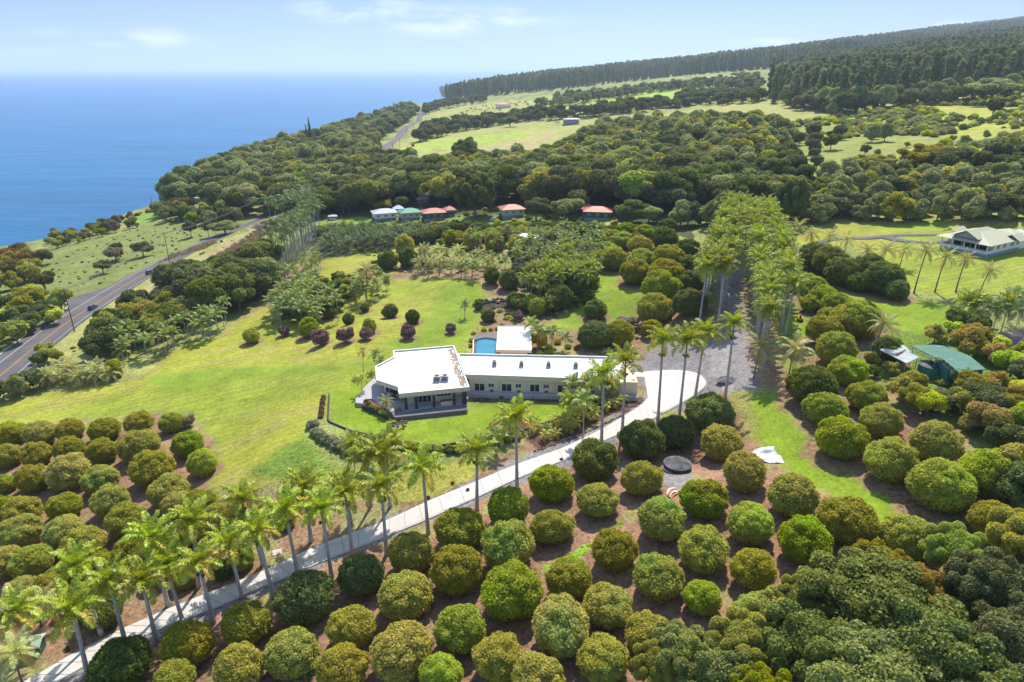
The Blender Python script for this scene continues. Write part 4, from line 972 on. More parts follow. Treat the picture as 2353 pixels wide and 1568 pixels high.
tag(r_, 'shaggy silver green palm in the stone planter by the terrace', 'palm tree')
# palms right of the avenue
for i, (X, Y, h, m) in enumerate([(1732, 870, 6, 0), (1812, 868, 5.5, 0)]): spalm(X, Y, h * 1.3, ['coconut palm with wide drooping fronds beside the leaning royal palm', 'coconut palm leaning over the grass right of the gravel yard'][i], None, COC, 1.05, BST)
spalm(2003, 828, 9, 'coconut palm standing left of the green metal sheds', None, COC, .95, BST)
RC = [(1822, 577, 10), (1857, 578, 7), (1902, 576, 6), (1940, 590, 7), (1982, 612, 6), (2025, 612, 6), (2067, 616, 7), (2100, 674, 14), (2148, 672, 12), (2196, 672, 11), (2250, 676, 8)]
for i, (X, Y, h) in enumerate(RC): spalm(X, Y, h * .88, f'coconut palm before the white house, {ordn(i)} in the lawn row', 'coconut palms on the neighbour\'s lawn', COC, .9, BST)
for i, (X, Y, h) in enumerate([(2220, 740, 9), (2258, 760, 10), (2280, 770, 11), (2300, 762, 12), (2325, 782, 13), (2340, 745, 10), (2240, 742, 8), (2315, 740, 12)]): spalm(X, Y, h * .62, f'palm in the group at the right edge, {ordn(i)}', 'palms at the right edge', DIMC if i % 3 else AVE, 1.0, RT[0] if 0 else DST)
# front garden palms and clumps
for i, (X, Y, h, ms) in enumerate([(815, 1075, 5.5, ROY), (860, 1070, 5, ROY), (900, 1060, 4.5, ROY), (1340, 1005, 9, ARE), (1350, 945, 7.5, ARE), (1320, 940, 6.5, ARE), (1310, 975, 6, AVE), (1372, 925, 5, ARE), (1400, 918, 4, AVE), (1140, 1045, 4.5, ARE), (1162, 1010, 3.5, ARE), (1440, 905, 3.2, GLD)]):
    spalm(X, Y, h, ['leafy palm below the left end of the dark garden wall', 'leafy palm among shrubs below the dark garden wall', 'bright palm right of the shrubs below the garden wall', 'slim palm with thin pale trunk rising from the edge of the drive', 'green palm before the right end of the long wing', 'palm beside the lawn corner before the long wing', 'palm in the red bed below the lawn corner', 'small palm at the right corner of the long wing', 'dark small palm near the bend of the drive', 'feathery palm over the bed beside the drive', 'feathery palm at the wall end by the tall royal palm', 'bottle-shaped small palm in the red bed at the bend'][i], None, ms, .8 if ms in (ROY, AVE) else 1.1)
for i, (X, Y, s, m) in enumerate([(1150, 1000, 1.0, 0), (1120, 1020, .9, 1), (1200, 1000, .6, 2), (1085, 1030, .8, 0), (1395, 815, 1.0, 1), (1262, 800, .9, 0), (1180, 800, .6, 1), (915, 948, .7, 2), (1255, 985, .7, 1), (1290, 995, .6, 0)]):
    x, y, _ = unproj(X, Y); r_ = empty('frond_clump', (x, y, hz(x, y))); o = child('fronds', CLP[m], r_); o.scale = (s, s, s)
    tag(r_, ['grey green clump of arching fronds above the drive bed', 'smaller frond clump left of the tall royal palm', 'low frond clump in the red bed below the black wall', 'frond clump under the lawn edge', 'frond clump right of the gravel verge behind the house', 'frond clump beside the white pool house', 'low frond clump in front of the pool house', 'frond clump before the terrace planter', 'bright frond clump in the middle of the red bed', 'frond clump beside the drive in the red bed'][i], 'plant', 'frond clumps')
# bottom-left corner palms
for i, (X, Y, h) in enumerate([(28, 1500, 8), (60, 1590, 7), (-10, 1560, 8), (95, 1440, 4)]):
    spalm(X, Y, h, ['yellow green coconut palm at the left edge near the drive end', 'golden coconut palm in the bottom left corner', 'coconut palm cut by the left edge above the small green roof', 'short palm above the small green roof'][i], None, COC, 1.0, BST)

# ------------------------------------------------------------------ woodland, hedgerows, far forest
def gn_stuff(name, pts, meshes, label, mats=None):
    """one object: points (x,y,s,i) carrying copies of a few tree meshes"""
    src = bpy.data.collections.new(name + '_source')
    for i, m in enumerate(meshes):
        o = bpy.data.objects.new(name + '_source', m); src.objects.link(o)
        if mats and mats[i] is not None: set_slot(o, mats[i])
    P = np.array(pts, float); z = H(P[:, 0], P[:, 1]) - .3
    me = bpy.data.meshes.new(name); me.vertices.add(len(P)); me.vertices.foreach_set('co', np.stack([P[:, 0], P[:, 1], z], 1).astype(np.float32).ravel())
    for nm, ty, ar in (('sc', 'FLOAT', P[:, 2]), ('rz', 'FLOAT', np.random.RandomState(3).uniform(0, 6.28, len(P)))):
        a = me.attributes.new(nm, ty, 'POINT'); a.data.foreach_set('value', ar.astype(np.float32))
    a = me.attributes.new('ix', 'INT', 'POINT'); a.data.foreach_set('value', P[:, 3].astype(np.int32))
    o = bpy.data.objects.new(name, me); COL.objects.link(o)
    ng = bpy.data.node_groups.new(name, 'GeometryNodeTree')
    ng.interface.new_socket('Geometry', in_out='INPUT', socket_type='NodeSocketGeometry'); ng.interface.new_socket('Geometry', in_out='OUTPUT', socket_type='NodeSocketGeometry')
    gi = ng.nodes.new('NodeGroupInput'); go = ng.nodes.new('NodeGroupOutput')
    ci = ng.nodes.new('GeometryNodeCollectionInfo'); ci.inputs['Collection'].default_value = src; ci.inputs['Separate Children'].default_value = True; ci.inputs['Reset Children'].default_value = True
    ip = ng.nodes.new('GeometryNodeInstanceOnPoints'); ip.inputs['Pick Instance'].default_value = True
    def att(n, t):
        q = ng.nodes.new('GeometryNodeInputNamedAttribute'); q.data_type = t; q.inputs['Name'].default_value = n; return q.outputs['Attribute']
    cz = ng.nodes.new('ShaderNodeCombineXYZ'); ng.links.new(att('rz', 'FLOAT'), cz.inputs[2])
    ng.links.new(gi.outputs[0], ip.inputs['Points']); ng.links.new(ci.outputs[0], ip.inputs['Instance']); ng.links.new(att('ix', 'INT'), ip.inputs['Instance Index'])
    ng.links.new(cz.outputs[0], ip.inputs['Rotation']); ng.links.new(att('sc', 'FLOAT'), ip.inputs['Scale']); ng.links.new(ip.outputs[0], go.inputs[0])
    md = o.modifiers.new('scatter', 'NODES'); md.node_group = ng
    return tag(o, label, name.replace('_', ' '), kind='stuff')

def join(name, parts):
    Vs, Fs, mi, at, mats, off = [], [], [], {'v': [], 'age': []}, [], 0
    for me, sc_, dz in parts:
        n = len(me.vertices); co = np.empty(n * 3, np.float32); me.vertices.foreach_get('co', co); co = co.reshape(-1, 3) * sc_; co[:, 2] += dz
        for p in me.polygons:
            if len(p.vertices) == 4: Fs.append([v + off for v in p.vertices]); mi.append(len(mats))
        for k in at:
            a = np.zeros(n, np.float32)
            if k in me.attributes: me.attributes[k].data.foreach_get('value', a)
            at[k].append(a)
        Vs.append(co); off += n; mats.append(me.materials[0])
    return np_mesh(name, np.concatenate(Vs), np.array(Fs), mats, mi, {k: ('POINT', 'FLOAT', np.concatenate(v)) for k, v in at.items()})
TP1 = [join('palm_whole', [(ARE[0], 1, 6.9), (DST, 1, 0)]), join('palm_whole', [(DIMC[0], 1, 6.9), (DST, 1, 0)])]
gn_stuff('palm_thicket', [(x, y, h / 7, 1 if ms is DIMC else 0) for x, y, h, lab, grp, ms, cs in THICKET], TP1, 'thicket of small feathery palms behind the far lawn and along the garden')
# poly, step, height, kind, mats, label
DK = ['dark', 'wood', 'wood', 'dark', 'wood', 'grey', 'olive']; GW = ['wood', 'wood', 'grey', 'grey', 'wood', 'olive', 'sage', 'grey', 'dark']; GG = ['grey', 'grey', 'grey', 'wood', 'grey', 'sage', 'wood']
CO = ['wood', 'dark', 'wood', 'grey', 'olive', 'grey', 'wood', 'grey', 'grey', 'dark', 'wood', 'olive', 'flame']
FORESTS = [
 ([(690, 478), (760, 497), (850, 490), (870, 475), (960, 470), (1020, 475), (1160, 470), (1200, 478), (1380, 480), (1480, 492), (1580, 500), (1600, 450), (1560, 430), (1500, 440), (1380, 425), (1180, 420), (1040, 425), (960, 420), (860, 440), (740, 450)], 8.0, 19, DK, 'tree in the tall dark woodland right behind the coloured cottages'),
 ([(880, 415), (1000, 395), (1100, 400), (1250, 385), (1300, 395), (1300, 425), (1180, 425), (960, 425)], 9.0, 16, GW, 'tree at the edge of the woodland below the yellow field'),
 ([(1250, 385), (1330, 345), (1390, 320), (1500, 306), (1600, 304), (1720, 300), (1790, 318), (1800, 345), (1750, 370), (1700, 390), (1600, 415), (1500, 430), (1380, 425), (1300, 410)], 9.5, 16, GW, 'grey green tree in the wide woodland on the middle slope'),
 ([(1600, 395), (1700, 395), (1780, 375), (1860, 420), (1790, 470), (1740, 490), (1620, 480), (1590, 440)], 9.0, 14, DK, 'dark tree in the woodland at the far end of the palm avenue'),
 ([(1540, 510), (1600, 500), (1800, 495), (1830, 520), (1700, 530), (1560, 525), (1500, 520)], 7.0, 9, GG, 'grey green tree at the far end of the palm avenue'),
 ([(1800, 505), (1900, 470), (2050, 430), (2200, 415), (2400, 400), (2420, 520), (2300, 518), (2200, 508), (2000, 512), (1860, 520)], 6.5, 9, GG, 'grey green tree in the thicket behind the white house'),
 ([(1860, 440), (1900, 428), (1980, 415), (2100, 410), (2050, 435), (1930, 465), (1820, 490), (1760, 480)], 8.5, 10, GW, 'tree in the woodland up the slope from the white house'),
 ([(2140, 400), (2240, 388), (2400, 368), (2400, 388), (2260, 402), (2160, 410)], 9, 12, ['dark', 'wood'], 'dark tree on the ridge at the right edge of the meadow'),
 ([(385, 480), (400, 452), (450, 425), (500, 402), (560, 378), (640, 352), (700, 335), (800, 312), (860, 322), (860, 372), (900, 395), (880, 420), (800, 440), (700, 465), (660, 490), (600, 497), (540, 505), (480, 495)], 9.0, 18, CO, 'tree in the mixed coastal wood between sea and highway'),
 ([(700, 345), (720, 330), (780, 305), (850, 280), (905, 262), (940, 252), (960, 262), (940, 280), (900, 305), (868, 330), (800, 335)], 12, 17, ['wood', 'dark', 'grey'], 'tree on the narrow coastal strip beside the far highway'),
 ([(960, 262), (990, 248), (1020, 238), (1100, 232), (1120, 236), (1040, 248), (975, 268)], 20, 14, ['wood'], 'small tree on the far coast below the eucalyptus wall'),
 ([(955, 325), (980, 298), (1050, 283), (1160, 273), (1200, 262), (1300, 262), (1360, 258), (1440, 246), (1500, 240), (1560, 236), (1600, 240), (1500, 255), (1440, 264), (1300, 274), (1190, 283), (1050, 305), (970, 330)], 12, 13, ['wood', 'dark', 'wood'], 'dark tree in the hedgerow between the far fields'),
 ([(1210, 250), (1300, 225), (1400, 215), (1480, 205), (1560, 200), (1660, 190), (1740, 185), (1760, 200), (1690, 218), (1670, 205), (1560, 208), (1400, 228), (1290, 246)], 17, 14, ['wood', 'grey'], 'tree in the scrub band below the far eucalyptus wall'),
 ([(1560, 228), (1600, 222), (1690, 215), (1760, 225), (1740, 240), (1600, 246), (1540, 250)], 14, 13, ['dark', 'wood'], 'dark tree between the two small bright fields'),
 ([(1790, 330), (1850, 315), (1920, 300), (2030, 320), (2060, 345), (2000, 362), (1900, 380), (1840, 385)], 23, 9, ['dark', 'wood', 'grey'], 'tree scattered at the edge of the right hand meadow'),
 ([(100, 500 + 40), (150, 548), (200, 525), (250, 512), (300, 505), (330, 520), (280, 535), (180, 560), (120, 575)], 8, 6, ['wood', 'olive', 'dry'], 'low tree along the cliff edge of the coastal meadow'),
 ([(340, 505), (420, 480), (520, 500), (560, 515), (480, 530), (400, 520)], 9, 9, CO, 'small tree on the near end of the coastal meadow'),
 ([(-40, 590), (20, 585), (100, 600), (110, 640), (40, 670), (-40, 690)], 8.5, 9, ['flame', 'wood', 'rust', 'olive'], 'tree with reddish crown at the left edge above the sea'),
 ([(-40, 720), (60, 690), (150, 700), (165, 735), (60, 790), (-40, 800)], 7.5, 8.5, ['olive', 'dark', 'lime'], 'dense green tree beside the highway at the left edge'),
 ([(400, 700), (440, 670), (540, 650), (620, 640), (640, 665), (590, 700), (500, 735), (420, 745)], 6.5, 15, ['dark', 'wood', 'dark', 'wood', 'kukui'], 'tall dark tree in the grove between highway and lawn'),
 ([(215, 830), (225, 785), (270, 745), (330, 720), (400, 710), (440, 740), (400, 765), (300, 805), (240, 840)], 5.0, 9.5, ['dark', 'rust', 'wood'], 'dark tree in the belt between highway and lawn'),
 ([(-60, 950), (0, 900), (60, 870), (120, 870), (110, 895), (0, 925)], 5.0, 6.5, ['grey', 'wood', 'dark'], 'grey green tree between highway and the left lawn corner'),
 ([(70, 855), (110, 820), (140, 830), (120, 855)], 5.5, 6.5, ['dark', 'olive'], 'narrow dark tree beside the highway edge'),
 ([(640, 745), (650, 690), (740, 650), (800, 640), (850, 655), (780, 725), (700, 750)], 5.0, 4.5, ['dark', 'olive', 'dark'], 'undergrowth tree among the palms at the head of the slope'),
 ([(1180, 715), (1210, 640), (1330, 625), (1380, 640), (1340, 700), (1250, 730)], 5.0, 5.0, ['dark', 'dark', 'olive'], 'dark undergrowth tree in the palm grove behind the pool'),
 ([(2040, 930), (2090, 900), (2200, 893), (2262, 885), (2290, 865), (2400, 850), (2400, 1070), (2300, 1050), (2200, 990), (2120, 960)], 4.1, 6, ['rust', 'olive', 'rust', 'lime', 'wood'], 'bushy tree with yellow and orange tips below the green sheds'),
 ([(2060, 775), (2110, 768), (2160, 772), (2260, 785), (2353, 820), (2400, 830), (2400, 850), (2290, 856), (2180, 800), (2100, 785)], 4.2, 5.5, ['rust', 'rust', 'lime', 'olive'], 'orange-tipped bushy tree above the green sheds'),
 ([(2290, 1130), (2400, 1040), (2400, 1400), (2353, 1420), (2300, 1300), (2330, 1220)], 5.5, 7, ['dark', 'wood', 'olive'], 'dark tree at the lower right edge'),
  ([(2180, 765), (2200, 748), (2330, 755), (2340, 775), (2250, 778)], 4.2, 5, ['dark', 'dark', 'wood'], 'dark bush tree under the palms at the right edge'),
 ([(2000, 800), (2040, 830), (2080, 880), (2010, 885), (1990, 850)], 5, 4, ['dark', 'kukui', 'olive'], 'dark shrub tree left of the green sheds'),
 ([(1765, 236), (1800, 246), (1900, 268), (1935, 268), (2000, 256), (2120, 244), (2240, 234), (2400, 212), (2400, 202), (2240, 222), (2120, 232), (1930, 256), (1800, 236)], 14, 17, ['wood', 'wood', 'grey', 'grey'], 'rounded tree at the foot of the plantation on the right hill'),
 ([(1780, 400), (1860, 380), (2100, 330), (2400, 300), (2400, 350), (2140, 385), (2000, 380), (1900, 395)], 32, 7, ['grey', 'grey', 'wood', 'olive'], 'pale low tree scattered over the right hand meadow'),
 ([(800, 640), (860, 615), (960, 560), (1200, 560), (1200, 610), (1000, 600), (900, 640)], 8, 3.5, ['olive', 'dark', 'rust'], 'low round shrub tree among the garden palms'),
]
allt = []
CLEAR = [(430, 455, 492, 500), (696, 352, 740, 374), (716, 328, 760, 350), (792, 316, 842, 338), (585, 450, 620, 505)]
for fi, (poly, step, h, mats, lab) in enumerate(FORESTS):
    for x, y in scatter(poly, step, 700 + fi):
        qx, qy = project(x, y, hz(x, y))
        if rnd.random() < .07 or any(x0 < qx < x1 and y0 < qy < y1 for x0, y0, x1, y1 in CLEAR): continue
        allt.append((x, y, h * rnd.uniform(.6, 1.32), rnd.choice(mats), lab, math.hypot(x, y)))
allt.sort(key=lambda t: -t[2] / t[5])
OTH = G_
NIND = 300
rest = []
for i, (x, y, h, m, lab, d) in enumerate(allt):
    if i < NIND:
        if d < 330:
            k = rnd.randrange(5); plant('woodland_tree', [('crown', WOOD[k], 0, True), ('trunk', WTR[k], 0, False)], x, y, h * 1.05, lab, 'tree', lab.replace('tree', 'trees', 1), G_[m], sz=h)
        else: single('woodland_tree', rnd.choice(WOOD), x, y, h * 1.05, lab, 'tree', lab.replace('tree', 'trees', 1), G_[m], sz=h)
    else: rest.append((x, y, h, m))
kinds = ['wood', 'grey', 'dark', 'rust', 'olive', 'flame', 'dry', 'lime', 'sage', 'kukui']
srcm = [WOODF[j % 5] for j in range(20)]; srcmat = [G_[kinds[j % 10]] for j in range(20)]
gn_stuff('woodland', [(x, y, h * 1.12, kinds.index(m) + 10 * rnd.randrange(2)) for x, y, h, m in rest], srcm, 'grey green and dark broadleaf woodland filling the slopes behind the houses', srcmat)
# eucalyptus plantation
EP = [([(1018, 230), (1100, 224), (1300, 204), (1500, 182), (1660, 166), (1760, 160), (1900, 140), (2100, 110), (2400, 60), (2400, 45), (2300, 58), (2000, 100), (1700, 138), (1400, 170), (1100, 200), (1010, 212)], 22, 44),
      ([(1765, 238), (1800, 242), (1900, 262), (1930, 262), (2000, 250), (2120, 238), (2240, 228), (2400, 205), (2400, 75), (2200, 110), (2000, 140), (1850, 160), (1770, 180)], 19, 38)]
et = []
for fi, (poly, step, h) in enumerate(EP):
    for x, y in scatter(poly, step, 800 + fi):
        q = math.hypot(x, y); st = 1 if q < 2200 else 1
        et.append((x, y, h * rnd.uniform(.82, 1.12), q))
et.sort(key=lambda t: t[3])
EG = 'eucalyptus trees at the near edge of the plantation'
for x, y, h, q in et[:200]: single('eucalyptus_tree', rnd.choice(EUC), x, y, h, 'tall straight eucalyptus at the near edge of the plantation on the right hill', 'tree', EG, sz=h)
gn_stuff('eucalyptus_forest', [(x, y, h, rnd.randrange(4)) for x, y, h, q in et[200:]], EUC, 'dense tall eucalyptus plantation running along the skyline')
print('forest', len(allt), 'euc', len(et))
# scrub over the meadows, rough verges and cliff edges
SC = [([(1600, 480), (1780, 400), (1800, 300), (1860, 262), (2400, 215), (2400, 430), (2200, 420)], 6.0, 3.2), ([(-40, 640), (110, 600), (330, 520), (640, 505), (600, 540), (430, 600), (300, 640), (170, 690), (0, 760)], 5.5, .8),
      ([(-40, 860), (0, 790), (165, 695), (160, 740), (0, 830)], 3.2, 1.0), ([(120, 850), (200, 760), (330, 690), (430, 630), (600, 540), (560, 570), (400, 700), (250, 790)], 5, .8),
      ([(980, 290), (1300, 262), (1500, 222), (1400, 220), (1100, 240)], 22, 2.0), ([(60, 540), (120, 545), (300, 500), (400, 480), (380, 475), (200, 520), (60, 560)], 5, 2.0),
      ([(2230, 1180), (2400, 1100), (2400, 1600), (2250, 1500), (2300, 1300)], 3.0, 1.3), ([(2040, 860), (2400, 850), (2400, 1080), (2250, 1010), (2120, 950)], 3.2, 1.3), ([(700, 520), (1000, 545), (1400, 560), (1380, 545), (1000, 530)], 4, 1.0),
      ([(180, 850), (260, 800), (420, 745), (600, 690), (640, 650), (560, 660), (400, 730), (240, 800)], 3.6, 1.1), ([(1190, 720), (1220, 640), (1380, 620), (1360, 690), (1270, 735)], 3.2, 1.0), ([(620, 745), (700, 660), (860, 650), (880, 680), (760, 740)], 3.6, .9),
      ([(850, 482), (1400, 482), (1420, 522), (1000, 522), (860, 516)], 5, 1.5), ([(1110, 702), (1235, 702), (1240, 762), (1180, 748), (1125, 762), (1110, 730)], 2.2, .9), ([(700, 545), (1000, 560), (1180, 560), (1400, 565), (1400, 600), (1180, 620), (940, 640), (880, 600)], 3.6, .9), ([(1230, 745), (1480, 740), (1480, 830), (1240, 800)], 5, .7), ([(1800, 498), (2150, 498), (2150, 510), (1800, 512)], 4, 1.2), ([(385, 470), (640, 350), (860, 320), (860, 390), (660, 495)], 12, 2.5)]
sp = []; skinds = ['olive', 'wood', 'grey', 'dark', 'dry', 'lime', 'sage']
for fi, (poly, step, r) in enumerate(SC):
    for x, y in scatter(poly, step, 900 + fi):
        if abs(x - np.interp(y, HW[:, 1], HW[:, 0])) < 11.5: continue
        if fi == 0 and float(vnoise(x, y, 55, 31)) * .7 + float(vnoise(x, y, 18, 32)) * .3 < .50: continue
        if rnd.random() < (.62 if fi else .95): sp.append((x, y, r * rnd.uniform(.5, 1.5), rnd.choice([0, 0, 1, 1, 2, 3, 4, 5]) if fi not in (0,) else rnd.choice([2, 6, 2, 1, 5, 2, 1, 2])))
gn_stuff('scrub', sp, [SHR[j % 3] for j in range(7)], 'low scrub and bushes scattered over meadows, verges and cliff edge', [G_[k] for k in skinds])
# grass tufts of dead cane along the highway bank
def tuft():
    rs = np.random.RandomState(7); n = 60; V = []
    for i in range(n):
        a = rs.uniform(0, 6.28); q = rs.uniform(0, .5); b = np.array([math.cos(a) * q, math.sin(a) * q, 0]); t = b * 2.2 + [0, 0, rs.uniform(.5, 1.1)]; w = np.array([-math.sin(a), math.cos(a), 0]) * .05
        V += [b - w, b + w, t + w * .2, t - w * .2]
    return np_mesh('dead_cane', np.array(V), np.arange(4 * n).reshape(n, 4), [G_['dry']], None, {'v': ('POINT', 'FLOAT', np.repeat(rs.uniform(0, 1, n), 4))})
TF = tuft(); cane = []
for poly, st in [([(325, 715), (350, 675), (440, 618), (520, 575), (600, 525), (655, 492), (660, 500), (600, 545), (520, 592), (450, 635), (395, 670), (350, 705)], 1.6), ([(195, 805), (225, 780), (250, 790), (240, 815), (215, 825)], 1.5), ([(365, 605), (420, 590), (500, 560), (490, 555), (400, 585)], 2)]:
    for x, y in scatter(poly, st, 960): cane.append((x, y, rnd.uniform(1.0, 2.2), 0))
gn_stuff('dead_cane_grass', cane, [TF], 'straw coloured dead cane grass on the bank beside the highway')
# weeds between the orchard trees
wd = []
for poly, st in [([(1245, 1303), (1330, 1262), (1430, 1195), (1437, 1206), (1340, 1277), (1252, 1318)], .55), ([(1400, 1332), (1500, 1280), (1506, 1292), (1410, 1347)], .6), ([(660, 1560), (780, 1500), (800, 1512), (700, 1570)], .6)]:
    for x, y in scatter(poly, st, 970): wd.append((x, y, rnd.uniform(.25, .5), 0))
gn_stuff('weeds', wd, [SHR[0]], 'bright green strip of weeds between the orchard trees', [G_['lime']])
# leaf litter and small stones round the orchard trees
def litter():
    rs = np.random.RandomState(9); n = 40; V = []
    for i in range(n):
        c = np.array([rs.uniform(-.8, .8), rs.uniform(-.8, .8), .05 + rs.uniform(0, .05)]); a = rs.uniform(0, 6.28); u = np.array([math.cos(a), math.sin(a), rs.uniform(-.3, .3)]) * .1; w = np.array([-math.sin(a), math.cos(a), rs.uniform(-.3, .3)]) * .06
        V += [c - u, c + w, c + u, c - w]
    return np_mesh('litter', np.array(V), np.arange(4 * n).reshape(n, 4), [G_['dry']], None, {'v': ('POINT', 'FLOAT', np.repeat(rs.uniform(0, 1, n), 4))})
LT = litter(); lt = []
for poly, st in [([(500, 1400), (740, 1300), (1000, 1195), (1300, 1070), (1500, 1050), (1700, 1000), (1800, 1080), (2100, 1240), (1900, 1500), (700, 1568), (400, 1500)], 1.7), ([(0, 1000), (440, 960), (500, 1060), (470, 1110), (500, 1150), (250, 1300), (0, 1300)], 2.2)]:
    for x, y in scatter(poly, st, 980): lt.append((x, y, rnd.uniform(.6, 1.4), 0))
for i in range(0, 298, 2):
    for Q_ in (A_, B_):
        lt.append((Q_[i][0] + rnd.uniform(-1.5, 1.5), Q_[i][1] + rnd.uniform(-1.5, 1.5), rnd.uniform(.5, 1.1), 0))
gn_stuff('leaf_litter', lt, [LT], 'dry leaf litter on the brown ground between the orchard trees')

# ---- individual large trees
def big(X, Y, h, w, mat, label, k=0, ms=BIG, tr=BIGT, nm='large_tree', ratio=1.0):
    """X,Y: base in the picture; w crown width in picture px"""
    x, y, t = unproj(X, Y); s = w * t / FP / ratio
    return plant(nm, [('crown', ms[k % len(ms)], 0, True), ('trunk', tr[k % len(tr)], 0, False)], x, y, s, label, 'tree', None, G_[mat], sz=h)
big(1092, 500, 27, 118, 'dark', 'huge dark round tree towering among the red-roofed cottages', 0, ratio=1.28)
for i, (X, Y, h, w, m) in enumerate([(1232, 506, 13, 60, 'wood'), (1300, 506, 13, 76, 'grey'), (1330, 490, 14, 60, 'wood'), (1450, 512, 12, 70, 'dark'), (1490, 512, 9, 60, 'grey'), (1425, 505, 8, 36, 'grey'), (880, 484, 8, 50, 'olive'), (925, 478, 8, 40, 'wood')]):
    big(X, Y, h, w, m, ['leafy tree right of the salmon-roofed cottage', 'pale green tree between the two right hand cottages', 'tree left behind the rightmost cottage', 'dark tree right of the rightmost cottage', 'pale low tree at the right end of the cottage row', 'small pale tree against the rightmost cottage', 'olive tree behind the grey-roofed cottage', 'tree behind the green-roofed cottage'][i], i, WOOD, WTR, 'cottage_tree', .95)
big(1008, 474, 15, 84, 'grey', 'pale spreading tree with flat crown left of the huge dark tree', 0, FLAT, FLT, 'spreading_tree', 1.35)
big(1076, 378, 26, 84, 'dark', 'big round dark tree standing alone on the edge of the yellow field', 1, ratio=1.28)
big(712, 506, 11, 40, 'dark', 'dark round tree behind the far end of the old palm row', 2, ratio=1.1)
big(1660, 520, 17, 105, 'dark', 'dark dome tree beyond the left end of the palm avenue', 1, ratio=1.28)
big(1812, 515, 22, 84, 'dark', 'dark rounded tree beyond the right side of the palm avenue', 2, ratio=1.28)
big(590, 375, 26, 96, 'wood', 'wind-shaped broad tree standing out against the sea', 0, FLAT, FLT, 'spreading_tree', 1.3)
big(650, 385, 22, 70, 'wood', 'tall dense tree right of the wind-shaped tree on the coast', 1, ratio=1.1)
big(545, 388, 15, 70, 'grey', 'low flat-crowned tree on the coast left of the wind-shaped tree', 1, FLAT, FLT, 'spreading_tree', 1.3)
big(2275, 240, 28, 120, 'grey', 'pale feathery spreading tree at the foot of the plantation on the right', 0, FLAT, FLT, 'spreading_tree', 1.35)
big(2130, 392, 16, 150, 'sage', 'wide pale feathery tree on the right meadow', 1, BIG, BIGT, 'spreading_tree', 1.35)
big(1990, 400, 12, 140, 'sage', 'wide pale feathery tree left on the right meadow', 0, BIG, BIGT, 'spreading_tree', 1.35)
big(1700, 195, 30, 60, 'grey', 'pale green tree in front of the far eucalyptus wall', 1, FLAT, FLT, 'spreading_tree', 1.35)
big(2278, 275, 17, 40, 'flame', 'open reddish tree standing alone on the upper right meadow', 0, WOOD, WTR, 'open_tree', 1)
big(929, 362, 9, 16, 'wood', 'small tree beside the far curve of the highway', 0, WOOD, WTR, 'small_tree', 1)
big(1172, 292, 17, 42, 'dark', 'dark tree at the left edge of the yellow field hedgerow', 1, WOOD, WTR, 'field_tree', 1)
for i, (X, Y, h, w, m) in enumerate([(105, 672, 7.5, 58, 'flame'), (30, 640, 8, 70, 'flame'), (415, 505, 6, 40, 'wood'), (330, 590, 6, 42, 'wood'), (268, 600, 6, 50, 'dry'), (238, 628, 5, 42, 'wood'), (440, 545, 8, 26, 'wood'), (480, 545, 8, 20, 'wood'), (518, 540, 6, 60, 'grey'), (272, 595, 7, 30, 'wood')]):
    big(X, Y, h * 1.45, w, m, ['rust-flowered tree on the meadow by the highway turnout', 'rust-flowered tree at the left edge above the sea', 'grey tree below the small coastal lawn', 'open grey tree near the cliff in the coastal meadow', 'dry leafless-looking tree in the middle of the coastal meadow', 'bushy tree left in the coastal meadow', 'slim tree beside the second power pole', 'slim dark tree on the meadow by the highway', 'round grey green bush tree beside the highway bank', 'slender tree beside the dry one in the coastal meadow'][i], i, WOOD, WTR, 'meadow_tree', .9)
# bottom right wood
for i, (X, Y, h, w, m, lab) in enumerate([
 (1990, 1490, 13, 330, 'kukui', 'large blue green tree, the broadest crown of the lower right wood'), (2110, 1590, 13, 280, 'kukui', 'large blue green tree right of the broadest crown, at the bottom edge'), (1850, 1570, 11, 230, 'kukui', 'blue green tree left of the broadest crown'),
 (1990, 1680, 13, 300, 'kukui', 'blue green tree at the bottom edge below the broadest crown'), (1740, 1470, 8.5, 150, 'olive', 'olive tree left above the blue green trees'), (1830, 1440, 8.5, 110, 'rust', 'narrow brownish olive tree beside the broadest crown'),
 (2250, 1440, 12, 200, 'wood', 'tall olive tree above the lower right wood'), (2300, 1560, 11, 240, 'wood', 'dark tree in the lower right corner'), (1700, 1540, 9, 150, 'olive', 'yellow olive tree at the upper left of the dark wood'), (1560, 1560, 8.5, 150, 'kukui', 'pale green tree at the lower edge, left of the dark wood'),
 (1640, 1620, 9, 170, 'kukui', 'leafy tree at the bottom edge below the yellow olive tree'), (2180, 1330, 9.5, 130, 'olive', 'olive tree with golden top at the end of the grass strip'), (2080, 1420, 10, 160, 'rust', 'brownish tree top beside the golden one'), (2353, 1300, 10, 170, 'olive', 'olive tree at the right edge above the lower right wood'),
 (1500, 1575, 7, 100, 'olive', 'small olive tree at the bottom edge beside the orchard'), (1740, 1690, 10, 160, 'bright', 'bright green leafy tree at the bottom edge'), (2010, 1350, 8, 120, 'olive', 'golden olive tree just below the end of the fourth orchard row')]):
    big(X, Y, h, w, m, lab, i, nm='large_tree', ratio=1.12)
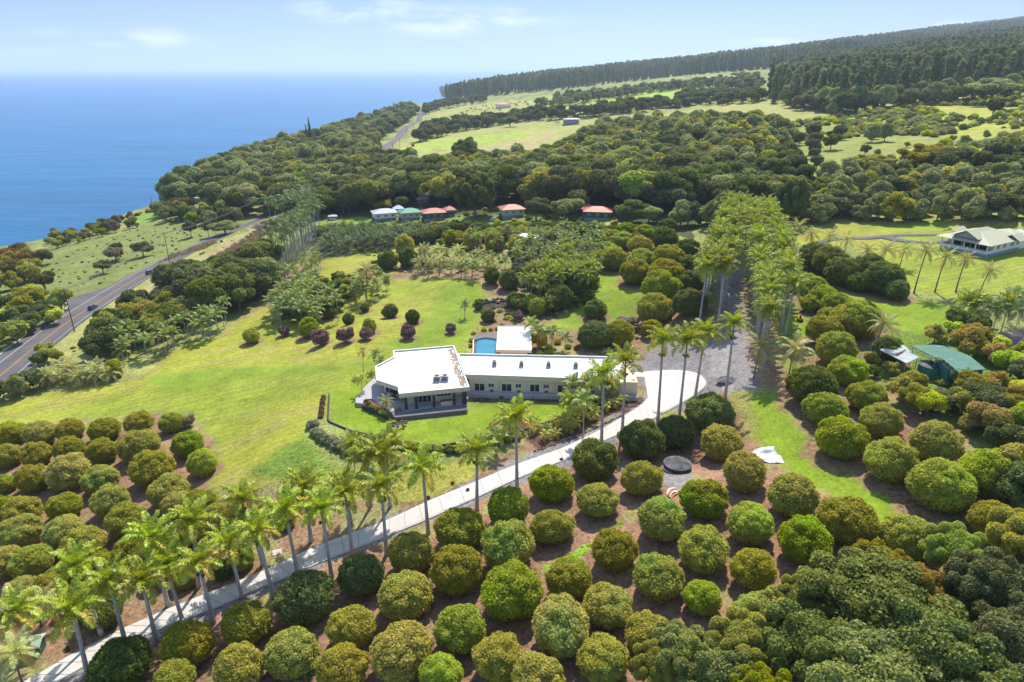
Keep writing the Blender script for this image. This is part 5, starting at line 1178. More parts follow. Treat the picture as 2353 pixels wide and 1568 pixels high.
# tall norfolk pines on the coast
for i, (X, Y, h) in enumerate([(906, 268, 30), (923, 262, 24), (709, 352, 34), (716, 345, 40), (487, 382, 17), (556 / 1.0, 382, 12)]):
    if i == 5: continue
    x, y, _ = unproj(X, Y); r = empty('norfolk_pine', (x, y, hz(x, y))); r.scale = (h * .9, h * .9, h)
    child('crown', CON, r); child('trunk', CONT, r)
    tag(r, ['narrow pointed pine at the sea side of the far highway, the taller', 'narrow pointed pine at the sea side of the far highway, the shorter', 'dark pointed pine in the coastal wood, the left of two together', 'dark pointed pine in the coastal wood, the right of two together', 'leaning pointed pine at the left end of the coastal wood'][i], 'pine tree')
# column shrub trees between lawn and belt
for i, (X, Y, r, h, m) in enumerate([(268, 868, 3.0, 3.6, 'bright'), (1100, 712, 2.2, 2.2, 'dark'), (1348, 698, 3.2, 3.0, 'dark'), (230, 872, 2.0, 2.0, 'olive')]):
    x, y, _ = unproj(X, Y); plant('column_tree', [('crown', COLM[i % 2], 0, True), ('trunk', OTR, 0, False)], x, y, r, ['dense bright green column-shaped tree among palms at the left lawn edge', 'dark upright shrub left of the garden grove', 'dark dense tree at the right end of the garden grove', 'low dense shrub at the left lawn edge'][i], 'tree', None, G_[m], sz=h)
x, y, _ = unproj(1238, 800); plant('yellow_tree', [('crown', TWIG[1], 0, True), ('trunk', OTR, 0, False)], x, y, 2.9, 'bright yellow-leaved tree behind the white pool house', 'tree', None, G_['yellow'], sz=3.4)
for i, (X, Y, h) in enumerate([(1233, 808, 6.5), (1252, 806, 5.5), (1222, 795, 7), (1268, 800, 5), (1300, 806, 4)]): spalm(X, Y, h, ['tall green palm against the right wall of the pool house', 'green palm right of the pool house', 'palm just behind the right corner of the pool house', 'smaller palm between pool house and brown slope', 'low palm behind the long wing roof'][i], None, ARE, 1.0)
x, y, _ = unproj(1440, 760); plant('open_tree', [('crown', WOOD[2], 0, True), ('trunk', WTR[2], 0, False)], x, y, 8, 'thin dry-leaved tree on the brown slope beside the gravel yard', 'tree', None, G_['dry'], sz=5)
# shrubs near the house: pale variegated hedge, garden bushes
def bush(X, Y, r, m, lab, grp=None, h=None, nm='garden_bush', ms=SHR):
    x, y, _ = unproj(X, Y); return single(nm, ms[int(abs(X)) % len(ms)], x, y, r, lab, 'shrub', grp, G_[m], sz=h or r)
for i, (X, Y) in enumerate(px_line([(722, 985), (735, 1010), (760, 1022), (800, 1040), (830, 1050)], 10, 3)): bush(X, Y, 1.9, 'pale', f'cream flecked bush at the garden wall corner, {ordn(i)}', 'cream flecked bushes of the corner hedge')
for i, (X, Y) in enumerate(px_line([(815, 1008), (850, 1018), (930, 1030), (985, 1040), (1060, 1038), (1100, 1028), (1185, 1006)], 20, 3)): bush(X, Y, 1.7, rnd.choice(['dark', 'olive', 'bright']), f'green bush below the dark garden wall, {ordn(i)}', 'bushes below the garden wall')
for i, (X, Y) in enumerate(px_line([(743, 915), (737, 960)], 9)): bush(X, Y, .85, 'flame' if i % 2 else 'purple', f'reddish hedge bush left of the front lawn, {["topmost", "second", "third", "fourth", "fifth", "sixth", "seventh", "eighth", "lowest"][i]} from the top', 'reddish bushes of the low hedge')
for i, (X, Y, r, m) in enumerate([(1092, 920, .6, 'pale'), (1108, 922, .6, 'pale'), (1088, 910, .5, 'olive'), (1118, 910, .5, 'olive'), (1152, 915, .8, 'dark'), (1185, 912, .8, 'dark'), (1212, 912, 1.0, 'lime'), (1225, 915, .9, 'dark'), (1260, 915, .9, 'olive'), (1145, 980, 1.1, 'rust'), (1165, 985, 1.0, 'rust'), (1185, 985, .9, 'olive'), (1130, 975, .8, 'lime'), (1345, 962, 1.2, 'lime'), (1370, 950, 1.2, 'lime'), (1390, 940, 1.1, 'lime'), (890, 962, .9, 'dark'), (905, 972, .7, 'lime'), (868, 948, .8, 'olive'), (855, 938, .7, 'rust')]):
    bush(X, Y, r, m, f'small garden bush, {["on the round bed before the wing, white flowered", "next to it on the same bed", "behind the flowered ones", "right behind the flowered ones", "dark, on the long bed before the wing", "dark, farther right on the long bed", "yellow green, on the long bed", "dark, beside the yellow green one", "at the right end of the long bed", "orange tipped, in the island bed", "orange tipped, middle of the island bed", "right end of the island bed", "left end of the island bed", "yellow green, right of the lawn corner", "yellow green, middle, right of the lawn corner", "yellow green, nearest the drive bend", "at the planter end beside the steps", "lime coloured, beside the steps", "inside the stone planter", "reddish, at the planter top"][i]}', 'garden bushes near the house')
for i, (X, Y, r, m) in enumerate([(1088, 768, 1.0, 'yellow'), (1084, 785, 1.1, 'grey'), (1083, 797, 1.1, 'grey'), (1112, 760, 1.3, 'lime'), (1128, 760, .9, 'rust'), (1142, 758, .9, 'rust'), (1280, 790, 1.6, 'yellow'), (1305, 800, 1.4, 'olive'), (1325, 803, 1.2, 'flame'), (1240, 815, 1.2, 'lime'), (1265, 812, 1.2, 'lime'), (1420, 790, 2.6, 'olive')]):
    bush(X, Y, r, m, ['yellow croton at the corner of the pool deck', 'grey green bush along the left side of the pool', 'grey green bush at the near left of the pool', 'lime bush behind the pool deck', 'pinkish bush behind the pool deck', 'pinkish bush against the pool house corner', 'yellow croton right of the pool house', 'olive bush behind the long roof', 'reddish bush behind the long roof', 'lime bush just behind the parapet', 'second lime bush just behind the parapet', 'olive bush beside the dark round trees behind the house'][i])

# ------------------------------------------------------------------ the flat-roofed main house
b1 = lambda x, y: (x * .17507 + 784.3, y * .17507 + 745.1)
w1 = lambda x, y: (x * .2167 + 1019.6, y * .2167 + 721.6)
def poly_in(P, d):
    """inset a polygon by d (towards its inside)"""
    n = len(P); A = sum(P[i][0] * P[(i + 1) % n][1] - P[(i + 1) % n][0] * P[i][1] for i in range(n)); sg = 1 if A > 0 else -1; out = []
    for i in range(n):
        p0, p1, p2 = P[i - 1], P[i], P[(i + 1) % n]
        d1 = (p1[0] - p0[0], p1[1] - p0[1]); d2 = (p2[0] - p1[0], p2[1] - p1[1]); l1 = math.hypot(*d1); l2 = math.hypot(*d2)
        n1_ = (-d1[1] / l1 * sg, d1[0] / l1 * sg); n2_ = (-d2[1] / l2 * sg, d2[0] / l2 * sg)
        k = 1 + n1_[0] * n2_[0] + n1_[1] * n2_[1]; k = max(k, .3)
        out.append((p1[0] + (n1_[0] + n2_[0]) * d / k, p1[1] + (n1_[1] + n2_[1]) * d / k))
    return out
def ring(mb, Po, Pi, z0, z1):
    n = len(Po); v = [(p[0], p[1], z) for z in (z0, z1) for P in (Po, Pi) for p in P]; f = []
    for i in range(n):
        j = (i + 1) % n
        f += [(i, j, 2 * n + j, 2 * n + i), (n + j, n + i, 3 * n + i, 3 * n + j), (2 * n + i, 2 * n + j, 3 * n + j, 3 * n + i), (j, i, n + i, n + j)]
    A = sum(Po[i][0] * Po[(i + 1) % n][1] - Po[(i + 1) % n][0] * Po[i][1] for i in range(n))
    if A < 0: f = [q[::-1] for q in f]
    mb.add(v, f)
def opening(parent, a, ux, uy, u0, u1, z0, z1, name, panes=2, proud=.07, mat='frame', bar=.09):
    """framed glazed opening on the wall line starting at a; the outside is to the right of (ux,uy)"""
    nx, ny = uy, -ux
    P = lambda u, w: (a[0] + ux * u + nx * w, a[1] + uy * u + ny * w)
    def bx(m, ua, ub, za, zb, wa, wb): m.prism([P(ua, wa), P(ub, wa), P(ub, wb), P(ua, wb)], za, zb)
    m = MB(); bx(m, u0, u1, z0, z0 + bar, .003, proud); bx(m, u0, u1, z1 - bar, z1, .003, proud)
    k = [u0] + [u0 + (u1 - u0) * i / panes for i in range(1, panes)] + [u1]
    for i, q in enumerate(k):
        c = max(u0 + bar / 2, min(u1 - bar / 2, q)); bx(m, c - bar / 2, c + bar / 2, z0 + bar, z1 - bar, .003, proud - .004)
    fr = m.build(name, M[mat], parent, world=True)
    for i in range(panes):
        m = MB(); bx(m, k[i] + bar * .5, k[i + 1] - bar * .5, z0 + bar, z1 - bar, .006, .03)
        me_ = m.build('pane', M['glass'], None); L = parent.location
        me_.data.transform(__import__('mathutils').Matrix.Translation((-L[0], -L[1], -L[2]))); me_.parent = fr
    return fr
PZ = PADZ
mh = empty('flat_roofed_house', (-10, 155, PZ)); tag(mh, 'long cream house with white flat roofs, dark columns and a covered terrace', 'house')
ZT = 4.4
RP = [at_z(*b1(*p), ZT) for p in [(680, 345), (685, 425), (447, 548), (458, 728), (745, 822), (755, 912), (1680, 822), (1480, 278)]]
RI = poly_in(RP, .28)
m = MB(); m.prism(poly_in(RP, .20), ZT - .75, ZT - .45); rf = m.build('roof', M['roof'], mh, world=True)
m = MB(); ring(m, RP, RI, ZT - 1.2, ZT - .06); m.build('fascia', M['fascia'], mh, world=True)
m = MB(); ring(m, poly_in(RI, -.002), poly_in(RI, .05), ZT - .44, ZT - .08); m.build('parapet_lining', M['parapet'], mh, world=True)
m = MB(); ring(m, poly_in(RP, -.04), poly_in(RP, .34), ZT - .055, ZT); m.build('coping', M['cap'], mh, world=True)
m = MB(); m.prism(poly_in(RP, .29), ZT - 1.18, ZT - 1.05); m.build('soffit', M['wallc'], mh, world=True)
# roof details: seams, vents, debris
m = MB()
for p, q in [((1105, 470), (1155, 670)), ((1028, 570), (1042, 628)), ((1250, 570), (1250, 608)), ((1018, 768), (1018, 815))]:
    a, c = at_z(*b1(*p), ZT - .44), at_z(*b1(*q), ZT - .44); m.wall(a, c, .07, ZT - .45, ZT - .40)
m.build('roof_pipe', M['ac'], mh, world=True)
rs = np.random.RandomState(4)
def debris(pxa, pxb, zz, n=26, wmax=1.0, fn=b1):
    a = np.array(at_z(*fn(*pxa), zz)); c = np.array(at_z(*fn(*pxb), zz)); d = (c - a) / np.linalg.norm(c - a); nn = np.array([-d[1], d[0]]); m = MB()
    for i in range(n):
        o = a + (c - a) * rs.uniform(0, 1) + nn * rs.uniform(-.5, .5) * wmax; r0 = rs.uniform(.12, .5) * wmax; k = rs.randint(5, 8)
        pts = [(o[0] + math.cos(2 * PI * j / k) * r0 * rs.uniform(.4, 1.1), o[1] + math.sin(2 * PI * j / k) * r0 * rs.uniform(.4, 1.3) * 1.5) for j in range(k)]
        m.prism(pts, zz, zz + rs.uniform(.01, .05) + .0007 * i)
    return m
debris((1430, 330), (1590, 810), ZT - .45, 110, 1.25).build('leaf_debris', M['mulch2'], mh, world=True)
# walls of the main block
WP = [(-25.6, 147.9), (-18.9, 149.45), (-14.4, 150.45), (-14.9, 152.8), (-12.2, 153.4), (-17.3, 172.5), (-30.9, 169.4), (-30.4, 166.6), (-33.6, 161.2), (-32.2, 155.2), (-26.6, 151.4)]
WP = [refit_z(x, y, .3) for x, y in WP]
m = MB(); m.prism(WP, .3, ZT - 1.19); wl_ = m.build('wall', M['wallc'], mh, world=True)
def wdir(a, b): L = math.hypot(b[0] - a[0], b[1] - a[1]); return (b[0] - a[0]) / L, (b[1] - a[1]) / L
WP = WP
ux, uy = wdir(WP[0], WP[1])
opening(mh, WP[0], ux, uy, 1.9, 6.1, .32, 2.6, 'glass_door', 4)
ux, uy = wdir(WP[1], WP[2]); opening(mh, WP[1], ux, uy, .5, 4.1, 1.5, 2.6, 'window', 4)
ux, uy = wdir(WP[10], WP[0]); opening(mh, WP[10], ux, uy, .5, 3.0, .35, 2.7, 'window', 2)
ux, uy = wdir(WP[9], WP[10]); opening(mh, WP[9], ux, uy, .6, 5.9, .35, 2.8, 'window', 4)
for p in [(855, 1120), (990, 1108), (1220, 1085), (1483, 1058), (1600, 1045), (1632, 1043), (560, 830), (700, 990)]:
    x, y = at_z(*b1(*p), .3); m = MB(); m.box(x - .3, x + .3, y - .3, y + .3, .3, ZT - 1.19); m.build('column', M['column'], mh, world=True)
# terrace, steps and planter
T = [at_z(*b1(*p), .3) for p in [(650, 1150), (705, 1222), (1655, 1120), (1638, 1000)]] + [refit_z(x, y, .3) for x, y in [(-9.6, 158), (-14, 160), (-30, 168), (-36.5, 163)]] + [at_z(*b1(*p), .3) for p in [(400, 735), (300, 830), (185, 985), (190, 1032), (272, 1040), (300, 1060), (580, 1170)]]
m = MB(); m.prism(T, PZ - .4, .28); m.build('terrace', M['patio'], mh, world=True)
T2 = [at_z(*b1(*p), .3) for p in [(655, 1155), (706, 1224), (1657, 1122), (1650, 1052), (1100, 1110), (850, 1145), (760, 1100)]]
m = MB(); m.prism(T2, PZ - .4, .30); m.build('terrace_edge', M['lava'], mh, world=True)
m = MB(); PL = [at_z(*b1(*p), 0) for p in [(275, 1085), (570, 1195), (640, 1160), (400, 1000), (300, 1010)]]
ring(m, PL, poly_in(PL, .3), PZ - .3, .45); m.build('planter_wall', M['wall_dark'], mh, world=True)
m = MB(); m.prism(poly_in(PL, .28), PZ - .3, .30); m.build('planter_soil', M['mulch'], mh, world=True)
# grill counter on the terrace
gc = empty('terrace_counter', (*at_z(*b1(1390, 1050), .3), .3), math.atan2(3.8, 16.4)); tag(gc, 'white counter cabinet with dark top standing on the covered terrace', 'cabinet')
m = MB(); m.box(-1.5, 1.5, -.4, .4, 0, .95); m.build('cabinet', M['wwhite'], gc)
m = MB(); m.box(-1.58, 1.58, -.46, .46, .953, 1.03); m.build('counter_top', M['wood'], gc)
for i in range(2):
    m = MB(); m.box(-1.4 + 1.42 * i, -.02 + 1.42 * i, -.44, -.402, .1, .88); m.build('cabinet_door', M['fascia'], gc)
def rocks(mb, pts, r, seed=1, zb=0.0):
    q = np.random.RandomState(seed)
    for x, y in pts:
        rr = r * q.uniform(.55, 1.3); v = IV * rr * q.uniform(.7, 1.2, (len(IV), 1)) * [1, 1, .75]
        z = hz(x, y) + zb + rr * .2; mb.add([(x + a, y + b, z + c) for a, b, c in v], [tuple(t) for t in IFc])
m = MB(); pts = [at_z(*b1(rnd.uniform(610, 850), rnd.uniform(1255, 1385)), PZ) for _ in range(46)]; rocks(m, pts, .38, 2)
tag(m.build('rock_steps', M['rock'], None), 'heap of reddish lava rocks forming steps below the terrace', 'rocks')
# wing
ZW = 4.7
A0 = np.array(at_z(*w1(150, 418), ZW)); A1 = np.array(at_z(*w1(1740, 450), ZW)); B0 = np.array(at_z(*w1(225, 640), ZW)); B1 = np.array(at_z(*w1(1420, 680), ZW))
A1 = A0 + (A1 - A0) * 1.07; B1 = B0 + (B1 - B0) * 1.37
Wp = [tuple(B0), tuple(B1), tuple(A1), tuple(A0)]
WI = poly_in(Wp, .25)
m = MB(); m.prism(poly_in(Wp, .18), ZW - .8, ZW - .5); m.build('roof', M['roof'], mh, world=True)
m = MB(); ring(m, Wp, WI, ZW - 1.25, ZW - .06); m.build('fascia', M['fascia'], mh, world=True)
m = MB(); ring(m, poly_in(WI, -.002), poly_in(WI, .05), ZW - .49, ZW - .08); m.build('parapet_lining', M['parapet'], mh, world=True)
m = MB(); ring(m, poly_in(Wp, -.04), poly_in(Wp, .31), ZW - .055, ZW); m.build('coping', M['cap'], mh, world=True)
m = MB(); m.prism(poly_in(Wp, .26), ZW - 1.24, ZW - 1.1); m.build('soffit', M['wallc'], mh, world=True)
for a, c, n in [((190, 462), (320, 474), 10), ((590, 480), (760, 486), 9), ((1540, 500), (1680, 505), 10), ((820, 655), (1220, 660), 22), ((245, 636), (300, 640), 6)]:
    debris(a, c, ZW - .5, n, .45, w1).build('leaf_debris', M['mulch2'], mh, world=True)
Fa = np.array(at_z(*w1(270, 815), .3)); Fb = np.array(at_z(*w1(1205, 833), .3)); fd = (Fb - Fa) / np.linalg.norm(Fb - Fa); fn_ = np.array([-fd[1], fd[0]])
Fe = Fa + fd * 41.5
bk = 14.2
m = MB(); m.prism([tuple(Fa), tuple(Fe), tuple(Fe + fn_ * bk), tuple(Fa + fn_ * bk)], .25, ZW - 1.24); m.build('wall', M['wallc'], mh, world=True)
for i in range(5):
    k = .25 + i * 8.02; u0 = 1.55 + i * 7.62 if False else None
def du(px, py, z): p = np.array(at_z(*w1(px, py), z)); return float((p - Fa) @ fd)
for a, c in [((328, 808), (437, 812)), ((615, 812), (722, 817)), ((913, 820), (1015, 825)), ((1205, 830), (1310, 835)), ((1500, 838), (1605, 842))]:
    opening(mh, Fa, fd[0], fd[1], du(*a, .3), du(*c, .3), .32, 2.45, 'glass_door', 2)
for a, c in [(470, 535), (760, 825), (1053, 1118), (1345, 1408), (1640, 1700), (1768, 1830)]:
    opening(mh, Fa, fd[0], fd[1], du(a, 775, 1.5), du(c, 778, 1.5), 1.35, 2.5, 'window', 2)
for k in (575, 588, 872, 885, 1170, 1183, 1460, 1473):
    u = du(k, 820, .3); p = Fa + fd * u; m = MB(); m.prism([tuple(p - fn_ * .16), tuple(p + fd * .18 - fn_ * .16), tuple(p + fd * .18 + fn_ * .01), tuple(p + fn_ * .01)], .3, ZW - 1.26); m.build('pilaster', M['wallc'], mh, world=True)
m = MB(); m.prism([tuple(Fa - fn_ * 1.9), tuple(Fe - fn_ * 1.9), tuple(Fe + fn_ * .5), tuple(Fa + fn_ * .5)], PZ - .4, .27); m.build('walkway', M['patio'], mh, world=True)
for i, k in enumerate([(510, 818), (795, 822), (1085, 828), (1380, 835)]):
    x, y = at_z(*w1(*k), .3); m_ = single('planter_shrub', SHR[i % 3], x, y, .7, f'low shrub against the wing wall, {ordn(i)}', 'shrub', 'shrubs on the wing walkway', G_['dark'], sz=.5, dz=0); m_.location.z = .27
for i, (X, Y, r0, mm) in enumerate([(846, 930, .9, 'dark'), (856, 936, 1.0, 'olive'), (866, 941, .9, 'rust'), (876, 949, .9, 'lime'), (886, 953, 1.0, 'dark'), (842, 922, .7, 'flame')]):
    x, y = at_z(X, Y, .4); o = single('planter_plant', SHR[i % 3], x, y, r0, ['dark bush in the terrace planter', 'olive bush in the terrace planter', 'rust tinted bush in the terrace planter', 'lime green bush in the terrace planter', 'dark bush at the step end of the terrace planter', 'reddish bush at the far end of the terrace planter'][i], 'shrub', 'plants in the terrace planter', G_[mm]); o.location.z = .25
# air conditioners
def ac(x, y, z, s, lab, grp):
    s *= 1.3
    r = empty('air_conditioner', (x, y, z), -.06); tag(r, lab, 'air conditioner', grp)
    m = MB(); m.box(-.62 * s, .62 * s, -.75 * s, .75 * s, 0, .3); m.build('base', M['ac'], r); r.scale = (1, 1, 1.15)
    m = MB(); m.box(-.55 * s, .55 * s, -.5 * s, .5 * s, .303, 1.25)
    m.build('housing', M['ac'], r)
    m = MB(); m.tube([(0, 0, 1.252), (0, 0, 1.30)], .36 * s, 14); m.build('fan_grille', M['acdark'], r)
    m = MB()
    for k in range(5): m.box(-.48 * s, .48 * s, -.5 * s - .03, -.5 * s - .002, .42 + k * .15, .50 + k * .15)
    m.build('louvres', M['acdark'], r)
for i, p in enumerate([(1257, 745), (1362, 738)]):
    ac(*at_z(*b1(*p), ZT - .45), ZT - .45, 1.15, ['left one of the two large grey units on the terrace block roof', 'right one of the two large grey units on the terrace block roof'][i], None)
for i, p in enumerate([(538, 548), (824, 556), (1111, 563), (1399, 568)]):
    ac(*at_z(*w1(*p), ZW - .5), ZW - .5, .75, f'small grey rooftop unit on the long wing, {ordn(i)}', 'rooftop units of the long wing')
m = MB()
for p in [(318, 470), (570, 434), (878, 484), (1158, 490), (1448, 496), (580, 645), (275, 636), (1190, 655)]:
    x, y = at_z(*w1(*p), ZW - .5); m.tube([(x, y, ZW - .5), (x, y, ZW - .25)], .12, 8)
m.build('roof_vent', M['acdark'], mh, world=True)
# ------------------------------------------------------------------ pool house, pool
ph = empty('pool_house', (0, 183, PZ)); tag(ph, 'small square pool house with white flat roof', 'building')
PR = [at_z(*w1(*p), 3.8) for p in [(555, 380), (932, 385), (922, 128), (578, 128)]]
m = MB(); m.prism(poly_in(PR, .1), 3.3, 3.62); m.build('roof', M['roof'], ph, world=True)
m = MB(); ring(m, PR, poly_in(PR, .2), 3.0, 3.74); m.build('fascia', M['fascia'], ph, world=True)
m = MB(); ring(m, poly_in(PR, -.03), poly_in(PR, .24), 3.745, 3.8); m.build('coping', M['cap'], ph, world=True)
m = MB(); PW = poly_in(PR, 1.1); m.prism(PW, PZ - .3, 3.29); m.build('wall', M['wallc'], ph, world=True)
ux, uy = wdir(PW[0], PW[1]); opening(ph, PW[0], ux, uy, .6, 3.4, -.3, 2.2, 'glass_door', 2)
m = MB()
for k in (655, 715, 800):
    a, c = at_z(*w1(k + 14, 135), 3.62), at_z(*w1(k, 372), 3.62); m.wall(a, c, .05, 3.62, 3.65)
m.build('roof_seam', M['cap'], ph, world=True)
sp_ = empty('swimming_pool', (-8, 186, PZ)); tag(sp_, 'blue swimming pool with curved dark coping beside the pool house', 'pool')
PO = [at_z(*w1(*p), .1) for p in [(340, 430), (345, 330), (350, 292), (385, 272), (440, 264), (500, 270), (560, 282), (556, 430)]]
m = MB(); m.prism(PO, PZ - .3, -.02); m.build('water', M['pool'], sp_, world=True)
m = MB(); ring(m, poly_in(PO, -.38), poly_in(PO, -.002), PZ - .3, .12); m.build('coping', surf('pool_tile_dark_blue', (.05, .08, .12), .4), sp_, world=True)
PD = [at_z(*w1(*p), .1) for p in [(318, 280), (322, 225), (568, 205), (562, 268), (500, 258), (440, 252), (385, 260)]]
m = MB(); m.prism(PD, PZ - .3, .16); tag(m.build('pool_deck', M['lava'], None), kind='structure')
m = MB(); m.wall(at_z(*w1(318, 430), .1), at_z(*w1(322, 285), .1), .35, PZ - .3, .5); tag(m.build('pool_wall', M['fascia'], None), 'low cream wall along the left side of the pool', 'wall')
# dark stone garden wall
def wall_px(P, t, h, name, mat, lab, zb=None):
    Q = resample([unproj(*p)[:2] for p in P], 1.5); m = MB(); o = offs(Q, t)
    for i in range(len(Q) - 1):
        z0 = min(hz(*Q[i]), hz(*Q[i + 1])) - .4; zt = [hz(*Q[i]) + h, hz(*Q[i + 1]) + h]
        a, b, c, d = Q[i], Q[i + 1], o[i + 1], o[i]
        m.add([(*a, z0), (*b, z0), (*c, z0), (*d, z0), (*a, zt[0]), (*b, zt[1]), (*c, zt[1]), (*d, zt[0])], [(4, 5, 6, 7), (0, 1, 5, 4), (2, 3, 7, 6)] + ([(3, 0, 4, 7)] if i == 0 else []) + ([(1, 2, 6, 5)] if i == len(Q) - 2 else []))
    return tag(m.build(name, M[mat], None), lab, 'wall')
wall_px([(755, 908), (752, 970), (808, 994), (984, 1027), (1025, 1025), (1192, 995), (1233, 981), (1275, 967), (1313, 953)], .3, .38, 'garden_wall', 'wall_dark', 'low black stone wall round the front lawn')
m = MB(); pts = [unproj(1150 + 62 * math.cos(a) * rnd.uniform(.7, 1), 703 - 10 * math.sin(a) + rnd.uniform(-5, 5))[:2] for a in np.linspace(0, PI, 90)]; rocks(m, pts, .55, 5, .1)
tag(m.build('rock_wall', M['wall_dark'], None), 'curved mound of black lava rock at the top of the mown slope', 'rocks')
for nm_, P, n, r, lab in [('e', [(1230, 1038), (1330, 1002), (1420, 960), (1470, 925)], 60, .28, 'row of lava stones edging the red bed above the drive'), ('i', [(1120, 985), (1135, 968), (1165, 962), (1220, 962), (1245, 985), (1205, 1002), (1150, 1000), (1120, 985)], 50, .22, 'ring of dark stones round the island bed in the front lawn')]:
    m = MB(); rocks(m, [unproj(*p)[:2] for p in px_line(P, n, 1.2)], r, 8); tag(m.build('stone_edging', M['rock'], None), lab, 'stones')

# ------------------------------------------------------------------ cottages and other houses
def hip(mb, x0, x1, y0, y1, ze, zr, t=.12, ov=0):
    w = (y1 - y0) / 2; yc = (y0 + y1) / 2; a, c = x0 + w * .95, x1 - w * .95
    if a > c: a = c = (x0 + x1) / 2
    v = [(x0, y0, ze), (x1, y0, ze), (x1, y1, ze), (x0, y1, ze), (a, yc, zr), (c, yc, zr)]
    v += [(p[0], p[1], ze - t) for p in v[:4]]
    mb.add(v, [(0, 1, 5, 4), (1, 2, 5), (2, 3, 4, 5), (3, 0, 4), (6, 7, 1, 0), (7, 8, 2, 1), (8, 9, 3, 2), (9, 6, 0, 3), (9, 8, 7, 6)])
def gable(mb, x0, x1, y0, y1, ze, zr, t=.12):
    yc = (y0 + y1) / 2
    v = [(x0, y0, ze), (x1, y0, ze), (x1, yc, zr), (x0, yc, zr), (x0, y1, ze), (x1, y1, ze)]; v += [(p[0], p[1], p[2] - t) for p in v]
    mb.add(v, [(0, 1, 2, 3), (3, 2, 5, 4), (7, 6, 9, 8), (8, 9, 10, 11), (0, 6, 7, 1), (5, 11, 10, 4), (1, 7, 8, 2), (2, 8, 11, 5), (6, 0, 3, 9), (9, 3, 4, 10)])
def cottage(X, Y, rot, L, W, roof, wall, lab, base=1.5, h=3.0, name='cottage', grp=None, base_m='wgrey', zr=2.0, dz=0):
    x, y, t = unproj(X, Y); r = empty(name, (x, y, hz(x, y) + dz), rot); tag(r, lab, 'house', grp)
    m = MB(); m.box(-L / 2 + .2, L / 2 - .2, .2, W - .2, -1.5, base); m.build('foundation', M[base_m], r)
    m = MB(); m.box(-L / 2, L / 2, 0, W, base + .003, base + h); m.build('wall', M[wall], r)
    m = MB(); hip(m, -L / 2 - .8, L / 2 + .8, -.8, W + .8, base + h + .05, base + h + zr); m.build('roof', M[roof], r)
    for q in (-.33, .0, .33):
        m = MB(); m.box(q * L - .75, q * L + .75, -.06, -.003, base + .9, base + 2.1); f = m.build('window', M['frame'], r)
        for s_ in (-1, 1):
            m = MB(); m.box(q * L + .06 + (-.72 if s_ < 0 else 0), q * L - .06 + (0 if s_ < 0 else .72), -.08, -.062, base + .98, base + 2.02); m.build('pane', M['glass'], f)
    for q in (.25, .7):
        m = MB(); m.box(L / 2 + .003, L / 2 + .05, q * W, q * W + 1.3, base + .9, base + 2.1); f = m.build('window', M['frame'], r)
        m = MB(); m.box(L / 2 + .052, L / 2 + .07, q * W + .1, q * W + 1.2, base + 1, base + 2.0); m.build('pane', M['glass'], f)
    m = MB(); m.box(-L / 2 - 1.2, -L / 2 - .003, W * .4, W * .4 + 1.6, base - .15, base); 
    for k in range(6): m.box(-L / 2 - 1.2, -L / 2 - .1, W * .4 - .3 * (k + 1), W * .4 - .3 * k - .004, -.6, base - .15 - k * .22)
    m.build('steps', M['wood'], r)
    return r
cottage(887, 508, .35, 13, 9, 'greyroof', 'wwhite', 'cottage with light grey metal roof and pale walls, first of the row')
cottage(945, 507, .35, 11, 8.5, 'green', 'wcream', 'cottage with green metal roof, second of the row')
cottage(1000, 508, .3, 12, 9, 'red', 'wgreen', 'dark green cottage with red roof left of the huge dark tree')
cottage(1180, 501, .25, 12, 9, 'red', 'wcream', 'cottage with salmon red roof right of the huge dark tree')
cottage(1372, 508, -.15, 13, 9, 'red', 'wgreen', 'dark green cottage with red roof at the right end of the row')
cottage(1350, 498, -.15, 6, 6, 'red', 'wgreen', 'small red-roofed annex left of the rightmost cottage', h=2.4, name='annex')
cottage(1036, 498, .3, 5, 6, 'red', 'wgreen', 'small red-roofed annex behind the cottage left of the huge tree', h=2.2, name='annex')
cottage(973, 467, .3, 7, 5, 'bluewhite', 'wgrey', 'pale metal-roofed shed behind the green cottage', base=.4, h=2.2, name='shed')
cottage(917, 489, .3, 5, 4, 'bluewhite', 'wgrey', 'tiny pale-roofed shed between the grey and green cottages', base=.3, h=2.0, name='shed')
cottage(1148, 458, .2, 8, 7, 'red', 'wcream', 'half hidden red-roofed house behind the huge dark tree')
cottage(765, 506, .2, 4, 3, 'greyroof', 'wwhite', 'little white shed on the lawn beside the round dark tree', base=.2, h=2.0, name='shed', zr=.8)
cottage(1218, 566, .2, 13, 9, 'bluewhite', 'wwhite', 'white-roofed outbuilding among the garden palms', base=.3, h=2.6, name='outbuilding')
cottage(460, 467, -.5, 12, 12, 'cream', 'wwhite', 'white house with pale roof in the trees near the sea', base=.3, h=3.4, name='coast_house')
cottage(715, 357, .2, 12, 9, 'red', 'wcream', 'distant red-roofed house beside the pointed pines', base=.5, name='far_house')
cottage(735, 334, .2, 14, 8, 'bluewhite', 'wwhite', 'distant white-roofed building in the coastal wood', base=.5, name='far_house')
cottage(815, 322, .1, 26, 10, 'cream', 'wwhite', 'distant long pale building beside the highway curve', base=.5, name='far_house')
cottage(1158, 249, .2, 26, 16, 'red', 'wwhite', 'distant white house with orange red roof on the far slope', base=.5, h=6, name='far_house')
fh = cottage(1313, 287, .0, 20, 12, 'greyroof', 'wgrey', 'distant two-storey grey house at the top of the yellow field', base=.3, h=6.5, name='far_house', zr=1.5)
cottage(1292, 262 + 8, .0, 7, 5, 'cream', 'wwhite', 'small pale outbuilding behind the distant grey house', base=.3, h=3, name='shed')
